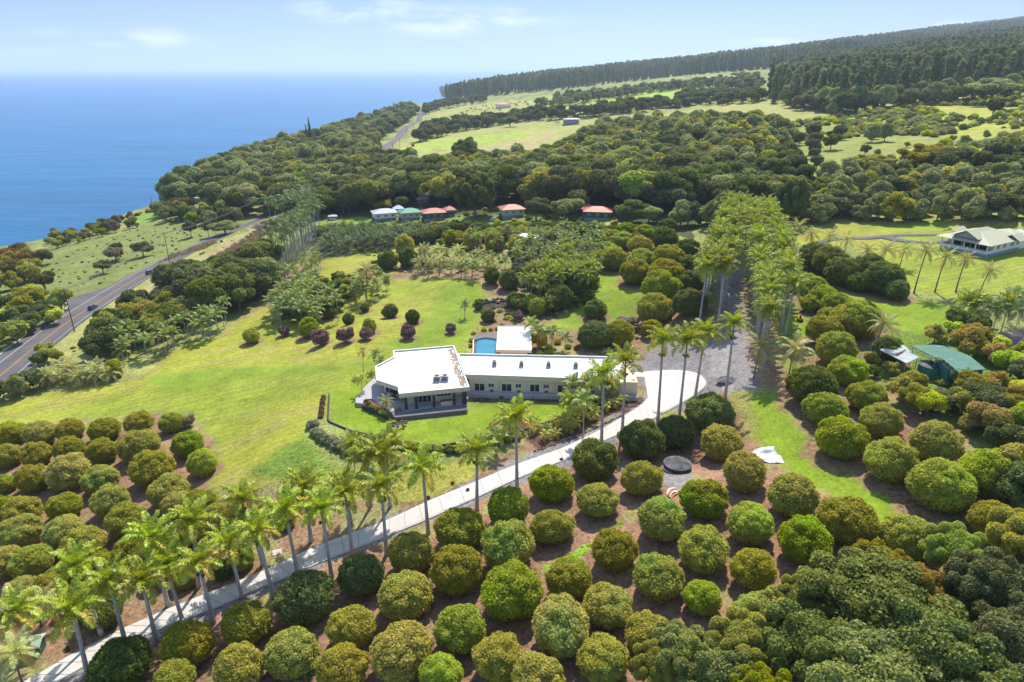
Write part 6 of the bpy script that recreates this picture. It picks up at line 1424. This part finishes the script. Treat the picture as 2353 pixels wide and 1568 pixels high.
# white house on the right
wx_, wy_ = at_z(2265.1, 593.9, 16.2)
wh = empty('verandah_house', (wx_, wy_, hz(wx_, wy_)), math.radians(30)); tag(wh, 'white house with pale green roof and long verandah on the neighbouring lawn', 'house')
m = MB(); m.box(0, 21, .2, 15.4, -1, 1.15); m.build('foundation', M['wgrey'], wh)
m = MB(); m.box(4.2, 21, .25, 15.3, 1.153, 4.4); m.build('wall', M['wwhite'], wh)
m = MB(); m.box(0, .18, 0.2, 15.4, 1.153, 2.15); m.box(.182, 4.19, .2, .38, 1.153, 2.15); m.box(.182, 4.19, 15.22, 15.4, 1.153, 2.15); m.build('verandah_wall', M['wwhite'], wh)
m = MB(); m.box(.19, 4.19, .39, 15.2, 1.153, 1.2); m.build('verandah_floor', M['wgrey'], wh)
for k in range(5):
    m = MB(); m.box(0, .32, .2 + k * 3.72, .52 + k * 3.72, 2.153, 4.35); m.build('verandah_post', M['wwhite'], wh)
m = MB(); m.box(4.12, 4.195, 2, 13.5, 1.5, 3.6); fr = m.build('window', M['frame'], wh)
for k in range(4): m = MB(); m.box(4.08, 4.118, 2.2 + k * 2.85, 4.8 + k * 2.85, 1.6, 3.5); m.build('pane', M['glass'], fr)
for k in (6, 10, 15, 18.5):
    m = MB(); m.box(k, k + 1.6, .16, .246, 2.2, 3.6); fr = m.build('window', M['frame'], wh); m = MB(); m.box(k + .1, k + 1.5, .13, .158, 2.3, 3.5); m.build('pane', M['glass'], fr)
m = MB(); hip(m, -1.4, 22, -1.3, 16.8, 4.45, 7.6); m.build('roof', M['cream'], wh)
m = MB(); gable(m, -.6, 12.5, 3.4, 12.2, 5.6, 7.9); m.build('roof', M['cream'], wh)
m = MB(); m.add([(-.2, 4.0, 5.35), (-.2, 11.6, 5.35), (-.2, 7.8, 7.55), (-.1, 4.0, 5.35), (-.1, 11.6, 5.35), (-.1, 7.8, 7.55)], [(0, 2, 1), (3, 4, 5), (0, 1, 4, 3)]); m.build('gable_vent', M['wgrey'], wh)
m = MB(); gable(m, 14, 20, -2.6, 3.4, 4.5, 6.2); m.build('roof', M['cream'], wh)
m = MB(); gable(m, 6, 14, 13, 19.5, 4.5, 6.4); m.build('roof', M['cream'], wh)
m = MB(); m.box(21.003, 28, 1, 11, -1, 4); m.build('wall', M['wwhite'], wh)
m = MB(); hip(m, 20, 29, 0, 12, 4.2, 6.2); m.build('roof', M['cream'], wh)
cp = empty('canopy_tent', (unproj(2337, 562)[0], unproj(2337, 562)[1], hz(*unproj(2337, 562)[:2])), math.radians(30)); tag(cp, 'white fabric carport behind the white house at the right edge', 'carport')
m = MB(); gable(m, 0, 7, 0, 6, 2.8, 4.2, .06); m.build('canopy', M['linen'], cp)
for a in (0.1, 6.9):
    for c in (.1, 5.9): m = MB(); m.tube([(a, c, -.3), (a, c, 2.75)], .06, 6); m.build('post', M['steel'], cp)
m = MB(); m.box(.05, 7, 5.92, 5.97, 0, 2.8); m.build('side_cloth', M['linen'], cp)
x, y, _ = unproj(2277, 578); r = empty('water_barrel', (x, y, hz(x, y))); tag(r, 'blue barrel against the side of the white house', 'barrel')
bb = surf('plastic_blue', (.02, .10, .35), .4)
m = MB(); m.tube([(0, 0, 0), (0, 0, .1), (0, 0, .5), (0, 0, 1.0), (0, 0, 1.1)], [.33, .38, .40, .38, .33], 14); m.build('drum', bb, r); m = MB(); m.tube([(0, 0, 1.102), (0, 0, 1.16)], .35, 14); m.build('lid', M['black'], r)
# metal sheds
def slab3(mb, P, t=.12):
    n = len(P); mb.add(list(P) + [(p[0], p[1], p[2] - t) for p in P], [tuple(range(n))[::-1], tuple(range(n, 2 * n))] + [(i, n + i, n + (i + 1) % n, (i + 1) % n)[::-1] for i in range(n)])
def roofpts(P, h): 
    o = []
    for p in P:
        x, y, _ = unproj(p[0], p[1], h); o.append((x, y, hz(x, y) + h))
    return o
for nm, P, h, mat, lab in [('open_shed', [(2020.8, 803.8), (2069, 787.6), (2112, 821.8), (2083, 835)], 3.6, 'greygreen', 'open shed with weathered grey green metal roof and a rusty strip'),
                           ('metal_shed', [(2092.4, 793.8), (2144, 792.6), (2167, 794.3), (2229, 818.4), (2265.8, 848.4), (2202.4, 854.3), (2163, 822.5), (2149, 821.8)], 5.0, 'tealroof', 'shed with large sea green metal roof over a dark tank')]:
    R = roofpts(P, h); cx_, cy_ = np.mean([p[0] for p in R]), np.mean([p[1] for p in R]); r = empty(nm, (cx_, cy_, hz(cx_, cy_))); tag(r, lab, 'shed')
    # best-fit plane keeps the sheet flat
    Aq = np.array([[p[0], p[1], 1] for p in R]); bq = np.array([p[2] for p in R]); co = np.linalg.lstsq(Aq, bq, rcond=None)[0]
    R = [(p[0], p[1], float(co @ [p[0], p[1], 1])) for p in R]
    m = MB(); slab3(m, R); m.build('roof', M[mat], r, world=True)
    for i in ([0, 1, 2, 3] if nm == 'open_shed' else [0, 1, 3, 4, 5, 7]):
        p = R[i]; q = (p[0] + (cx_ - p[0]) * .08, p[1] + (cy_ - p[1]) * .08); m = MB(); m.tube([(q[0], q[1], hz(*q) - .3), (q[0], q[1], float(co @ [*q, 1]) - .14)], .1, 6); m.build('post', M['steel'], r, world=True)
    if nm == 'metal_shed':
        m = MB()
        for i, j in [(7, 0), (7, 6), (6, 5)]:
            a, c = R[i], R[j]
            for k in range(4):
                f0, f1 = k / 4, (k + 1) / 4; p = [a[q] + (c[q] - a[q]) * f0 for q in range(3)]; s_ = [a[q] + (c[q] - a[q]) * f1 for q in range(3)]
                m.tube([(p[0], p[1], p[2] - .15), (s_[0], s_[1], s_[2] - 1.0)], .05, 5); m.tube([(s_[0], s_[1], s_[2] - 1.0), (s_[0], s_[1], s_[2] - .15)], .05, 5)
            m.tube([(a[0], a[1], a[2] - 1.0), (c[0], c[1], c[2] - 1.0)], .06, 5)
        m.build('truss', M['steel'], r, world=True)
        x, y, _ = unproj(2215, 880); m = MB(); zz = hz(x, y)
        m.box(x - 4, x + 3.5, y, y + 5, zz - .3, zz + 3.3); m.build('wall', M['tank'], r, world=True)
    else:
        a, c = R[0], R[2]; d_ = R[3]; e = R[1]
        f = lambda u, v: tuple((1 - u) * (1 - v) * R[0][k] + u * (1 - v) * R[1][k] + u * v * R[2][k] + (1 - u) * v * R[3][k] for k in range(3))
        m = MB(); q = [f(.15, .5), f(.85, .40), f(.85, .47), f(.15, .57)]; slab3(m, [(p[0], p[1], p[2] + .05) for p in q], .04); m.build('rust_sheet', M['rustm'], r, world=True)
x, y, _ = unproj(2135, 862); r = empty('water_tank', (x, y, hz(x, y))); tag(r, 'round dark green water tank under the sea green roof', 'tank')
m = MB(); m.tube([(0, 0, -.2), (0, 0, 2.6)], 2.6, 28); m.build('shell', M['tank'], r); m = MB(); m.tube([(0, 0, 2.603), (0, 0, 3.2)], [2.7, .3], 28); m.build('cover', M['black'], r)
# round tank with black cover
x, y, _ = unproj(1556, 1078); r = empty('covered_tank', (x, y, hz(x, y))); r.scale = (1.05, 1.05, 1.3); tag(r, 'round low tank with black cone cover on a grey gravel pad', 'tank')
m = MB(); m.tube([(0, 0, -.5), (0, 0, .95)], 2.55, 40); m.build('wall', M['wwhite'], r)
m = MB(); m.tube([(0, 0, .42), (0, 0, 1.05)], 2.62, 40, cap=False); m.build('skirt', M['black'], r)
m = MB(); n = 40
vs = [(0, 0, 2.15)] + [(math.cos(2 * PI * i / n) * q * 2.66, math.sin(2 * PI * i / n) * q * 2.66, 2.15 - 1.08 * q - .07 * (i % 2) * q) for q in (.4, .75, 1) for i in range(n)]
fs = [(0, 1 + i, 1 + (i + 1) % n) for i in range(n)] + [(1 + k * n + i, 1 + (k + 1) * n + i, 1 + (k + 1) * n + (i + 1) % n, 1 + k * n + (i + 1) % n) for k in range(2) for i in range(n)]
m.add(vs, fs); m.build('cover', surf('tank_cover_cloth', (.05, .05, .05), .6, (.22, .21, .20), .7, 1.0), r)
# tarp
TP = [(1724, 1046), (1732, 1036), (1752, 1033), (1776, 1034), (1784, 1044), (1795, 1050), (1803, 1066), (1770, 1066), (1745, 1063), (1736, 1055), (1726, 1052)]
Pw = [unproj(*p)[:2] for p in TP]; xs_ = np.arange(min(p[0] for p in Pw), max(p[0] for p in Pw), .12); ys_ = np.arange(min(p[1] for p in Pw), max(p[1] for p in Pw), .12)
TX, TY = np.meshgrid(xs_, ys_); ins = inpoly(TX, TY, Pw); zt = H(TX, TY) + .06 + .6 * sstep((vnoise(TX, TY, 1.6, 3) - .3) / .5) + .22 * vnoise(TX, TY, .45, 5)
ii = np.arange(TX.size).reshape(TX.shape); fq = [(ii[a, b_], ii[a, b_ + 1], ii[a + 1, b_ + 1], ii[a + 1, b_]) for a in range(TX.shape[0] - 1) for b_ in range(TX.shape[1] - 1) if ins[a, b_] and ins[a + 1, b_ + 1] and ins[a, b_ + 1] and ins[a + 1, b_]]
x, y = Pw[0]; me = np_mesh('tarp', np.stack([TX, TY, zt], -1).reshape(-1, 3), np.array(fq), [M['tarp']]); o = bpy.data.objects.new('tarp', me); COL.objects.link(o); tag(o, 'crumpled white tarp spread on bare earth beside the grass strip', 'tarp')
# curved boards, crate, pallet, small shed, gravel pile
x, y, _ = unproj(1548, 1138)
r = empty('board_stack', (x, y, hz(x, y)), .7); tag(r, 'pile of curved orange and cream boards on the ground below the covered tank', 'boards')
for k in range(4):
    m = MB(); kk = (.0, .25, .9, .5)[k]
    for i in range(8):
        t0, t1 = i / 8, (i + 1) / 8; g = lambda t: (-1.3 + 2.6 * t, k * .30 - .5 + kk * .5 * t + .3 * math.sin(PI * t) * (1 if k % 2 else .5), .08 + .16 * k + .25 * math.sin(PI * t))
        a, b_ = g(t0), g(t1); m.add([(a[0], a[1], a[2]), (b_[0], b_[1], b_[2]), (b_[0], b_[1] + .34, b_[2]), (a[0], a[1] + .34, a[2]), (a[0], a[1], a[2] - .06), (b_[0], b_[1], b_[2] - .06), (b_[0], b_[1] + .34, b_[2] - .06), (a[0], a[1] + .34, a[2] - .06)], [(0, 1, 2, 3), (7, 6, 5, 4), (0, 4, 5, 1), (2, 6, 7, 3)])
    m.build('board', M['orange'] if k % 2 == 0 else M['cream2'], r)
x, y, _ = unproj(2223, 1200); r = empty('crate', (x, y, hz(x, y)), .3); tag(r, 'brown wooden crate on the mulch at the right end of the grass strip', 'crate')
for k in range(5): m = MB(); m.box(-.7, .7, -.6, .6, .05 + k * .26, .27 + k * .26); m.build('slat_band', M['boxm'], r)
for sx in (-.74, .68):
    for sy in (-.64, .58): m = MB(); m.box(sx, sx + .06, sy, sy + .06, 0, 1.4); m.build('corner_post', M['wood'], r)
x, y, _ = unproj(637, 1270); r = empty('pallet', (x, y, hz(x, y)), .4); tag(r, 'pale wooden pallet lying beside the upper edge of the drive', 'pallet')
for k in range(5): m = MB(); m.box(-.8, .8, -.7 + k * .3, -.52 + k * .3, .1, .14); m.build('plank', M['cream2'], r)
m = MB(); [m.box(q, q + .1, -.7, .68, 0, .097) for q in (-.75, -.05, .65)]; m.build('bearer', M['wood'], r)
x, y, _ = unproj(76, 1500); r = empty('garden_shed', (x, y, hz(x, y)), .25); tag(r, 'small shed with pale green roof among palms at the lower left edge', 'shed')
m = MB(); m.box(-1.5, 1.5, -1.1, 1.1, -.5, 2.0); m.build('wall', M['wgreen'], r); m = MB(); gable(m, -1.8, 1.8, -1.5, 1.5, 2.05, 2.5); m.build('roof', surf('roof_pale_green', (.36, .46, .33), .6), r); m = MB(); m.box(-.4, .4, -1.16, -1.103, 0, 1.8); m.build('door', M['wood'], r)
x, y, _ = unproj(1676, 874); m = MB(); nn = 28; q = np.random.RandomState(6)
vs = [(x, y, hz(x, y) + .75)] + [(x + math.cos(2 * PI * i / nn) * k * 3.2 / 5 * (1 + .08 * q.randn()), y + math.sin(2 * PI * i / nn) * k * 2.3 / 5 * (1 + .08 * q.randn()), hz(x, y) + .75 * (1 - (k / 5) ** 1.6) + .07 * q.randn() - (.1 if k == 5 else 0)) for k in range(1, 6) for i in range(nn)]
m.add(vs, [(0, 1 + i, 1 + (i + 1) % nn) for i in range(nn)] + [(1 + k * nn + i, 1 + (k + 1) * nn + i, 1 + (k + 1) * nn + (i + 1) % nn, 1 + k * nn + (i + 1) % nn) for k in range(4) for i in range(nn)]); tag(m.build('gravel_pile', M['gravel'], None), 'low pile of dark gravel on the yard beside the turning court', 'gravel pile')
x, y, _ = unproj(949, 337); r = empty('hay_box', (x, y, hz(x, y)), .1); tag(r, 'small orange container standing in the distant yellow field', 'container'); m = MB(); m.box(-2, 2, -1.3, 1.3, 0, 3); m.build('body', M['orange'], r); m = MB(); m.box(-.8, .8, -1.36, -1.303, .1, 2.5); m.build('door', M['rustm'], r)

# ------------------------------------------------------------------ vehicles
def car(x, y, z, rz, paint, lab, name='car', L=4.6, Wd=1.85, tall=1.6):
    r = empty(name, (x, y, z), rz); tag(r, lab, 'car')
    h = tall; pf = [(-L / 2, .35), (-L / 2, .85), (-L / 2 + .15, .98), (-L / 2 + .9, h - .04), (-L / 2 + 1.3, h), (.35, h), (1.15, 1.0), (L / 2 - .35, .88), (L / 2, .68), (L / 2, .35)]
    m = MB(); n = len(pf); hw = Wd / 2
    vs = []
    for s_ in (-1, 1):
        for px_, pz_ in pf: vs.append((px_, s_ * (hw if pz_ < 1.01 else hw - .22 * (pz_ - 1.0) / (h - 1.0) - .04), pz_))
    m.add(vs, [tuple(range(n)), tuple(range(2 * n - 1, n - 1, -1))] + [(i, n + i, n + (i + 1) % n, (i + 1) % n) for i in range(n)]); m.build('body', car_paint('paint_' + name + str(len(bpy.data.materials)), paint), r)
    m = MB()
    for s_ in (-1, 1):
        f = lambda q, zz: (q, s_ * (hw - .22 * (zz - 1.0) / (h - 1.0) - .04 + .012), zz)
        for a, c, d, e in [(-L / 2 + .5, -.55, -.55, -L / 2 + 1.05), (-.45, .95, .3, -.45)]: m.add([f(a, 1.04), f(c, 1.04), f(d, h - .1), f(e, h - .1)], [(0, 1, 2, 3) if s_ < 0 else (3, 2, 1, 0)])
    m.add([(1.13, -.75, 1.05), (1.13, .75, 1.05), (.43, .62, h - .06), (.43, -.62, h - .06)], [(0, 1, 2, 3)]); m.add([(-L / 2 + .22, .75, 1.05), (-L / 2 + .22, -.75, 1.05), (-L / 2 + .82, -.62, h - .08), (-L / 2 + .82, .62, h - .08)], [(0, 1, 2, 3)])
    m.build('windows', M['glass'], r)
    for sx in (-L / 2 + .85, L / 2 - .85):
        for sy in (-1, 1):
            m = MB(); m.tube([(sx, sy * (hw - .2), .34), (sx, sy * (hw + .02), .34)], .34, 14); w = m.build('wheel', M['rubber'], r); m = MB(); m.tube([(sx, sy * (hw + .021), .34), (sx, sy * (hw + .035), .34)], .19, 10); m.build('rim', M['steel'], w)
    for sy in (-1, 1):
        m = MB(); m.box(L / 2 - .03, L / 2 + .02, sy * .65 - .18, sy * .65 + .18, .58, .72); m.build('headlight', M['frame'], r); m = MB(); m.box(-L / 2 - .02, -L / 2 + .03, sy * .7 - .14, sy * .7 + .14, .7, .86); m.build('tail_light', M['red'], r)
    return r
def hw_at(y, off):
    i = int(np.argmin(abs(HW[:, 1] - y))); p = offs(HW, off)[i]; d = HW[i + 1] - HW[i - 1]; return p[0], p[1], hz(*p) + float(ZH(p[1])) + .01, math.atan2(d[1], d[0])
x, y, z, a = hw_at(unproj(205, 713)[1], -2.6); car(x, y, z, a, (.015, .03, .08), 'dark blue car driving on the near stretch of the highway', tall=1.75, L=5.0)
x, y, z, a = hw_at(unproj(345, 630)[1], -2.6); car(x, y, z, a, (.03, .07, .07), 'dark green car farther up the highway behind a bush', tall=1.8, L=5.2)
x, y, _ = unproj(1136, 508); car(x, y, hz(x, y) + .02, .3, (.55, .57, .60), 'silver car parked under the huge dark tree')
x, y, _ = unproj(1281, 282); car(x, y, hz(x, y) + .02, .1, (.75, .76, .78), 'white vehicle parked left of the distant grey house', name='van', tall=2.2, L=6.5, Wd=2.2)
# riding mower with driver
x, y, _ = unproj(1838, 737); r = empty('riding_mower', (x, y, hz(x, y)), 1.2); r.scale = (1.25,) * 3; tag(r, 'orange riding mower on the grass right of the palm avenue', 'mower')
m = MB(); m.box(-.9, .3, -.45, .45, .35, .75); m.box(.303, 1.0, -.35, .35, .35, .85); m.build('body', surf('mower_orange', (.75, .22, .02), .4), r)
m = MB(); m.box(-.55, -.1, -.25, .25, .753, .85); m.box(-.68, -.56, -.25, .25, .753, 1.25); m.build('seat', M['black'], r)
m = MB(); m.box(-.3, .5, -.7, .7, .12, .33); m.build('mowing_deck', M['black'], r)
for sx, rr in ((-.6, .34), (.75, .22)):
    for sy in (-1, 1): m = MB(); m.tube([(sx, sy * .42, rr), (sx, sy * .62, rr)], rr, 14); m.build('wheel', M['rubber'], r)
def person(parent_loc, rz, lab):
    J = {'hip': (0, 0, .0), 'waist': (0, 0, .18), 'chest': (.02, 0, .40), 'neck': (.03, 0, .56), 'head': (.05, 0, .68), 'top': (.04, 0, .80)}
    V = [J['hip'], J['waist'], J['chest'], J['neck'], J['head'], J['top']]; R_v = [.15, .14, .17, .06, .095, .06]; Ed = [(0, 1), (1, 2), (2, 3), (3, 4), (4, 5)]
    def chain(start, pts, rr):
        k = start
        for p, q in zip(pts, rr): V.append(p); R_v.append(q); Ed.append((k, len(V) - 1)); k = len(V) - 1
        return k
    for s_ in (-1, 1):
        h = chain(2, [(.02, s_ * .2, .46), (.10, s_ * .27, .22), (.36, s_ * .2, .18), (.45, s_ * .19, .18)], [.07, .05, .038, .035])
        for f in range(4): chain(h, [(.49, s_ * (.16 + .02 * f), .18 - .005 * f), (.52 - .006 * abs(f - 1), s_ * (.16 + .02 * f), .155)], [.010, .008])
        chain(h, [(.47, s_ * .15, .19), (.50, s_ * .145, .175)], [.011, .009])
        chain(0, [(.05, s_ * .1, -.01), (.45, s_ * .14, .03), (.50, s_ * .14, -.38), (.62, s_ * .14, -.42)], [.1, .07, .05, .045])
    me = bpy.data.meshes.new('person'); me.from_pydata(V, Ed, []); o = bpy.data.objects.new('person', me); COL.objects.link(o); o.location = parent_loc; o.rotation_euler = (0, 0, rz)
    sk = o.modifiers.new('skin', 'SKIN')
    for i, q in enumerate(R_v): me.skin_vertices[0].data[i].radius = (q, q)
    me.skin_vertices[0].data[0].use_root = True
    o.modifiers.new('sub', 'SUBSURF').levels = 1; me.materials.append(M['skin'])
    m = MB(); m.tube([(0, 0, -.08), (0, 0, .18), (.02, 0, .40), (.03, 0, .53)], [.19, .17, .2, .09], 12); m.build('shirt', M['shirt'], o)
    m = MB(); m.tube([(.05, 0, .70), (.04, 0, .76), (.03, 0, .84)], [.125, .12, .04], 12); m.build('hat', M['wwhite'], o)
    return tag(o, lab, 'person')
person((x - .35 * math.cos(1.2) * 1.25, y - .35 * math.sin(1.2) * 1.25, hz(x, y) + 1.2), 1.2, 'person in dark shirt and light hat sitting on the orange riding mower')

# ------------------------------------------------------------------ poles and wires
def pole(X, Y, topY, lab, grp='power poles along the highway', arm=True, h=None):
    x, y, t = unproj(X, Y); z = hz(x, y); lo, hi = 3., 40.
    for _ in range(22):
        mm = (lo + hi) / 2
        if project(x, y, z + mm)[1] > topY: lo = mm
        else: hi = mm
    h = h or min(lo, 17); r = empty('power_pole', (x, y, z), .1); tag(r, lab, 'power pole', grp)
    m = MB(); m.tube([(0, 0, -.5), (0, 0, h)], [.2, .13], 8); m.build('post', M['post'], r)
    if arm:
        m = MB(); m.box(-1.3, 1.3, -.06, .06, h - 1.0, h - .85); m.build('crossarm', M['post'], r)
        for q in (-1.15, -.4, .4, 1.15): m = MB(); m.tube([(q, 0, h - .847), (q, 0, h - .6)], .06, 6); m.build('insulator', M['steel'], r)
    return (x, y, z + h)
pp = [pole(171.5, 763, 650, 'dark wooden power pole beside the highway near the dark blue car'), pole(391, 611, 528, 'dark wooden power pole beside the highway, second from the left'), pole(599, 505, 455, 'power pole among trees where the highway disappears'),
      pole(904, 369, 318, 'tall pole beside the far curve of the highway'), pole(919, 345, 318, 'pole on the outer side of the far highway curve'), pole(935, 312, 290, 'pole along the far straight of the highway'), pole(950, 292, 270, 'pole near the end of the far highway'), pole(963, 284, 262, 'farthest pole on the highway')]
pole(1002, 520, 488, 'thin pole in front of the red-roofed cottage', 'poles by the cottages'); pole(1270, 512, 470, 'double-armed pole between the cottages', 'poles by the cottages'); pole(1292, 508, 468, 'pole right of the double-armed pole', 'poles by the cottages'); pole(352, 484, 450, 'lone thin pole near the cliff', None, False)
x0, y0, _ = unproj(-150, 900)
pts_w = [(x0, y0, hz(x0, y0) + 12)] + pp[:3]
for k, q in enumerate((-1.15, -.4, .4, 1.15)):
    m = MB()
    for a, c in zip(pts_w[:-1], pts_w[1:]):
        P = [(a[0] + (c[0] - a[0]) * t + q, a[1] + (c[1] - a[1]) * t, a[2] - .6 + (c[2] - a[2]) * t - 2.2 * 4 * t * (1 - t)) for t in np.linspace(0, 1, 14)]
        m.tube(P, .045, 4, cap=False)
    tag(m.build('power_line', M['wire'], None), 'thin power line strung between the wooden poles beside the highway', 'cable', 'power lines along the highway')
for i, (X, Y) in enumerate([(1093, 705), (2353 - 80, 745), (1742, 905), (2095, 735)][:3]):
    pass
# small flowering shrubs along the drive
for i, p in enumerate([(305, 1262, 900), (940, 1105, 0), (1020, 1100, 0), (1125, 1088, 0)]): pass
for i, (X, Y) in enumerate([(257, 1448), (155, 1494), (1040, 1112), (985, 1145), (1075, 1128), (1290, 1058)]):
    x, y, _ = unproj(X, Y); single('ti_plant', SHR[i % 3], x, y, .45, ['orange red small plant beside the upper edge of the drive near a palm', 'orange small plant near the lower left drive', 'red leaved small plant on the gravel verge', 'small plant on the brown verge above the drive', 'red leaved plant near the drive middle', 'small red plant below the drive beside the dark dome trees'][i], 'plant', 'small red plants along the drive', G_['flame'], sz=.6)

# bare soil rings under the round trees
q_ = np.random.RandomState(12)
for x, y, r in taken:
    if r > 9: continue
    i0, i1 = np.searchsorted(gx, [x - r * 2, x + r * 2]); j0, j1 = np.searchsorted(gy, [y - r * 2.2, y + r * 2])
    sx_, sy_ = GX[j0:j1, i0:i1], GY[j0:j1, i0:i1]
    if sx_.size == 0: continue
    d = np.hypot(sx_ - x, sy_ - y + .15 * r) / r + .35 * (vnoise(sx_, sy_, 1.7, 21) - .5)
    w_ = (1 - sstep((d - 1.12) / .3))[..., None] * .85
    Cc[j0:j1, i0:i1] = Cc[j0:j1, i0:i1] * (1 - w_) + np.array((.25, .145, .085)) * (.8 + .4 * vnoise(sx_, sy_, .9, 22))[..., None] * w_
gr_.data.attributes['Col'].data.foreach_set('color', np.concatenate([Cc.reshape(-1, 3), np.ones((Cc.size // 3, 1))], 1).astype(np.float32).ravel())

# ------------------------------------------------------------------ light, air, camera
SUN_EL = math.radians(51); SUN_AZ = math.atan2(.97, .20)
sd = (math.cos(SUN_EL) * math.cos(SUN_AZ), math.cos(SUN_EL) * math.sin(SUN_AZ), math.sin(SUN_EL))
from mathutils import Vector
L = bpy.data.lights.new('sun', 'SUN'); L.energy = 3.8; L.angle = math.radians(.53); L.color = (1, .935, .82)
lo_ = bpy.data.objects.new('sun', L); COL.objects.link(lo_); lo_.rotation_euler = Vector(sd).to_track_quat('Z', 'Y').to_euler()
w = bpy.data.worlds.new('World'); sc.world = w; w.use_nodes = True; nt = w.node_tree; nt.nodes.clear()
out = nt.nodes.new('ShaderNodeOutputWorld'); bg = nt.nodes.new('ShaderNodeBackground'); sky = nt.nodes.new('ShaderNodeTexSky')
sky.sky_type = 'NISHITA'; sky.sun_disc = False; sky.sun_elevation = SUN_EL; sky.sun_rotation = math.atan2(sd[0], sd[1]); sky.altitude = 300; sky.air_density = 1.0; sky.dust_density = .3; sky.ozone_density = 3.0
tc = N(nt, 'ShaderNodeTexCoord').outputs['Generated']
mp = N(nt, 'ShaderNodeMapping'); nt.links.new(tc, mp.inputs[0]); mp.inputs['Scale'].default_value = (7, 7, 30); mp.inputs['Location'].default_value = (.35, 0, .4)
cl_ = noise_tex(nt, 2.0, 7, mp.outputs[0], .55); cm = ramp(nt, cl_, .42, .62)
sepx = N(nt, 'ShaderNodeSeparateXYZ'); nt.links.new(tc, sepx.inputs[0])
fade = ramp(nt, sepx.outputs[2], .0, .02)
def blob(X, Y, sx, sz_):
    u_, v_ = (X - CX) / FP, (Y - CY) / FP; d_ = Vector((u_, CS - v_ * SN, -(SN + v_ * CS))).normalized()
    a = N(nt, 'ShaderNodeVectorMath', operation='SUBTRACT'); nt.links.new(tc, a.inputs[0]); a.inputs[1].default_value = d_
    b = N(nt, 'ShaderNodeVectorMath', operation='MULTIPLY'); nt.links.new(a.outputs[0], b.inputs[0]); b.inputs[1].default_value = (1 / sx, 1 / sx, 1 / sz_)
    c = N(nt, 'ShaderNodeVectorMath', operation='LENGTH'); nt.links.new(b.outputs[0], c.inputs[0])
    return ramp(nt, c.outputs['Value'], 1.0, .2)
bl_ = None
for q in [(1050, 50, .17, .022), (830, 25, .10, .02), (300, 95, .13, .02), (60, 130, .10, .012), (800, 145, .14, .010), (1790, 98, .07, .007), (2200, 60, .06, .007)]:
    t_ = blob(*q); bl_ = t_ if bl_ is None else mth(nt, 'MAXIMUM', bl_, t_)
sepz = N(nt, 'ShaderNodeSeparateXYZ'); nt.links.new(tc, sepz.inputs[0])
skc = mixc(nt, 1.0, sky.outputs[0], mixc(nt, ramp(nt, sepz.outputs[2], .08, .32), (.255, .30, .56), (1.15, 1.06, 1.02)), 'MULTIPLY')
col = mixc(nt, mth(nt, 'MULTIPLY', mth(nt, 'MULTIPLY', cm, mth(nt, 'MULTIPLY', bl_, fade)), .9, clamp=True), skc, (4.6, 4.7, 5.0))
nt.links.new(col, bg.inputs[0]); bg.inputs[1].default_value = .15; nt.links.new(bg.outputs[0], out.inputs[0])

# haze: one closed box of even, thin air round everything
m = MB(); m.box(-151000, 151000, -151000, 151000, -114, 620)
hm, nt, out = new_mat('haze_air'); pv = N(nt, 'ShaderNodeVolumePrincipled'); pv.inputs['Color'].default_value = (.68, .80, 1, 1); pv.inputs['Density'].default_value = 6.5e-5; pv.inputs['Anisotropy'].default_value = .2
nt.links.new(pv.outputs[0], out.inputs['Volume'])
hb = m.build('haze', hm, None); tag(hb, 'thin bluish sea haze', 'haze', kind='stuff')

cam = bpy.data.cameras.new('camera'); co = bpy.data.objects.new('camera', cam); COL.objects.link(co); sc.camera = co
co.location = (0, 0, CAMZ); co.rotation_euler = (math.radians(90) - TH, 0, 0); cam.sensor_width = 36; cam.lens = 36 * FP / 2353.0; cam.clip_start = 1; cam.clip_end = 400000
sc.view_settings.view_transform = 'Standard'; sc.view_settings.look = 'None'; sc.view_settings.exposure = .84; sc.view_settings.gamma = 1
sc.cycles.max_bounces = 6; sc.cycles.diffuse_bounces = 3; sc.cycles.glossy_bounces = 2; sc.cycles.transmission_bounces = 2; sc.cycles.volume_bounces = 1; sc.cycles.transparent_max_bounces = 4
sc.cycles.use_denoising = True; sc.cycles.sample_clamp_indirect = 6
for o in bpy.data.objects:
    l = o.get('label')
    if l and len(l.split()) > 16: print('LONGLABEL', len(l.split()), l)
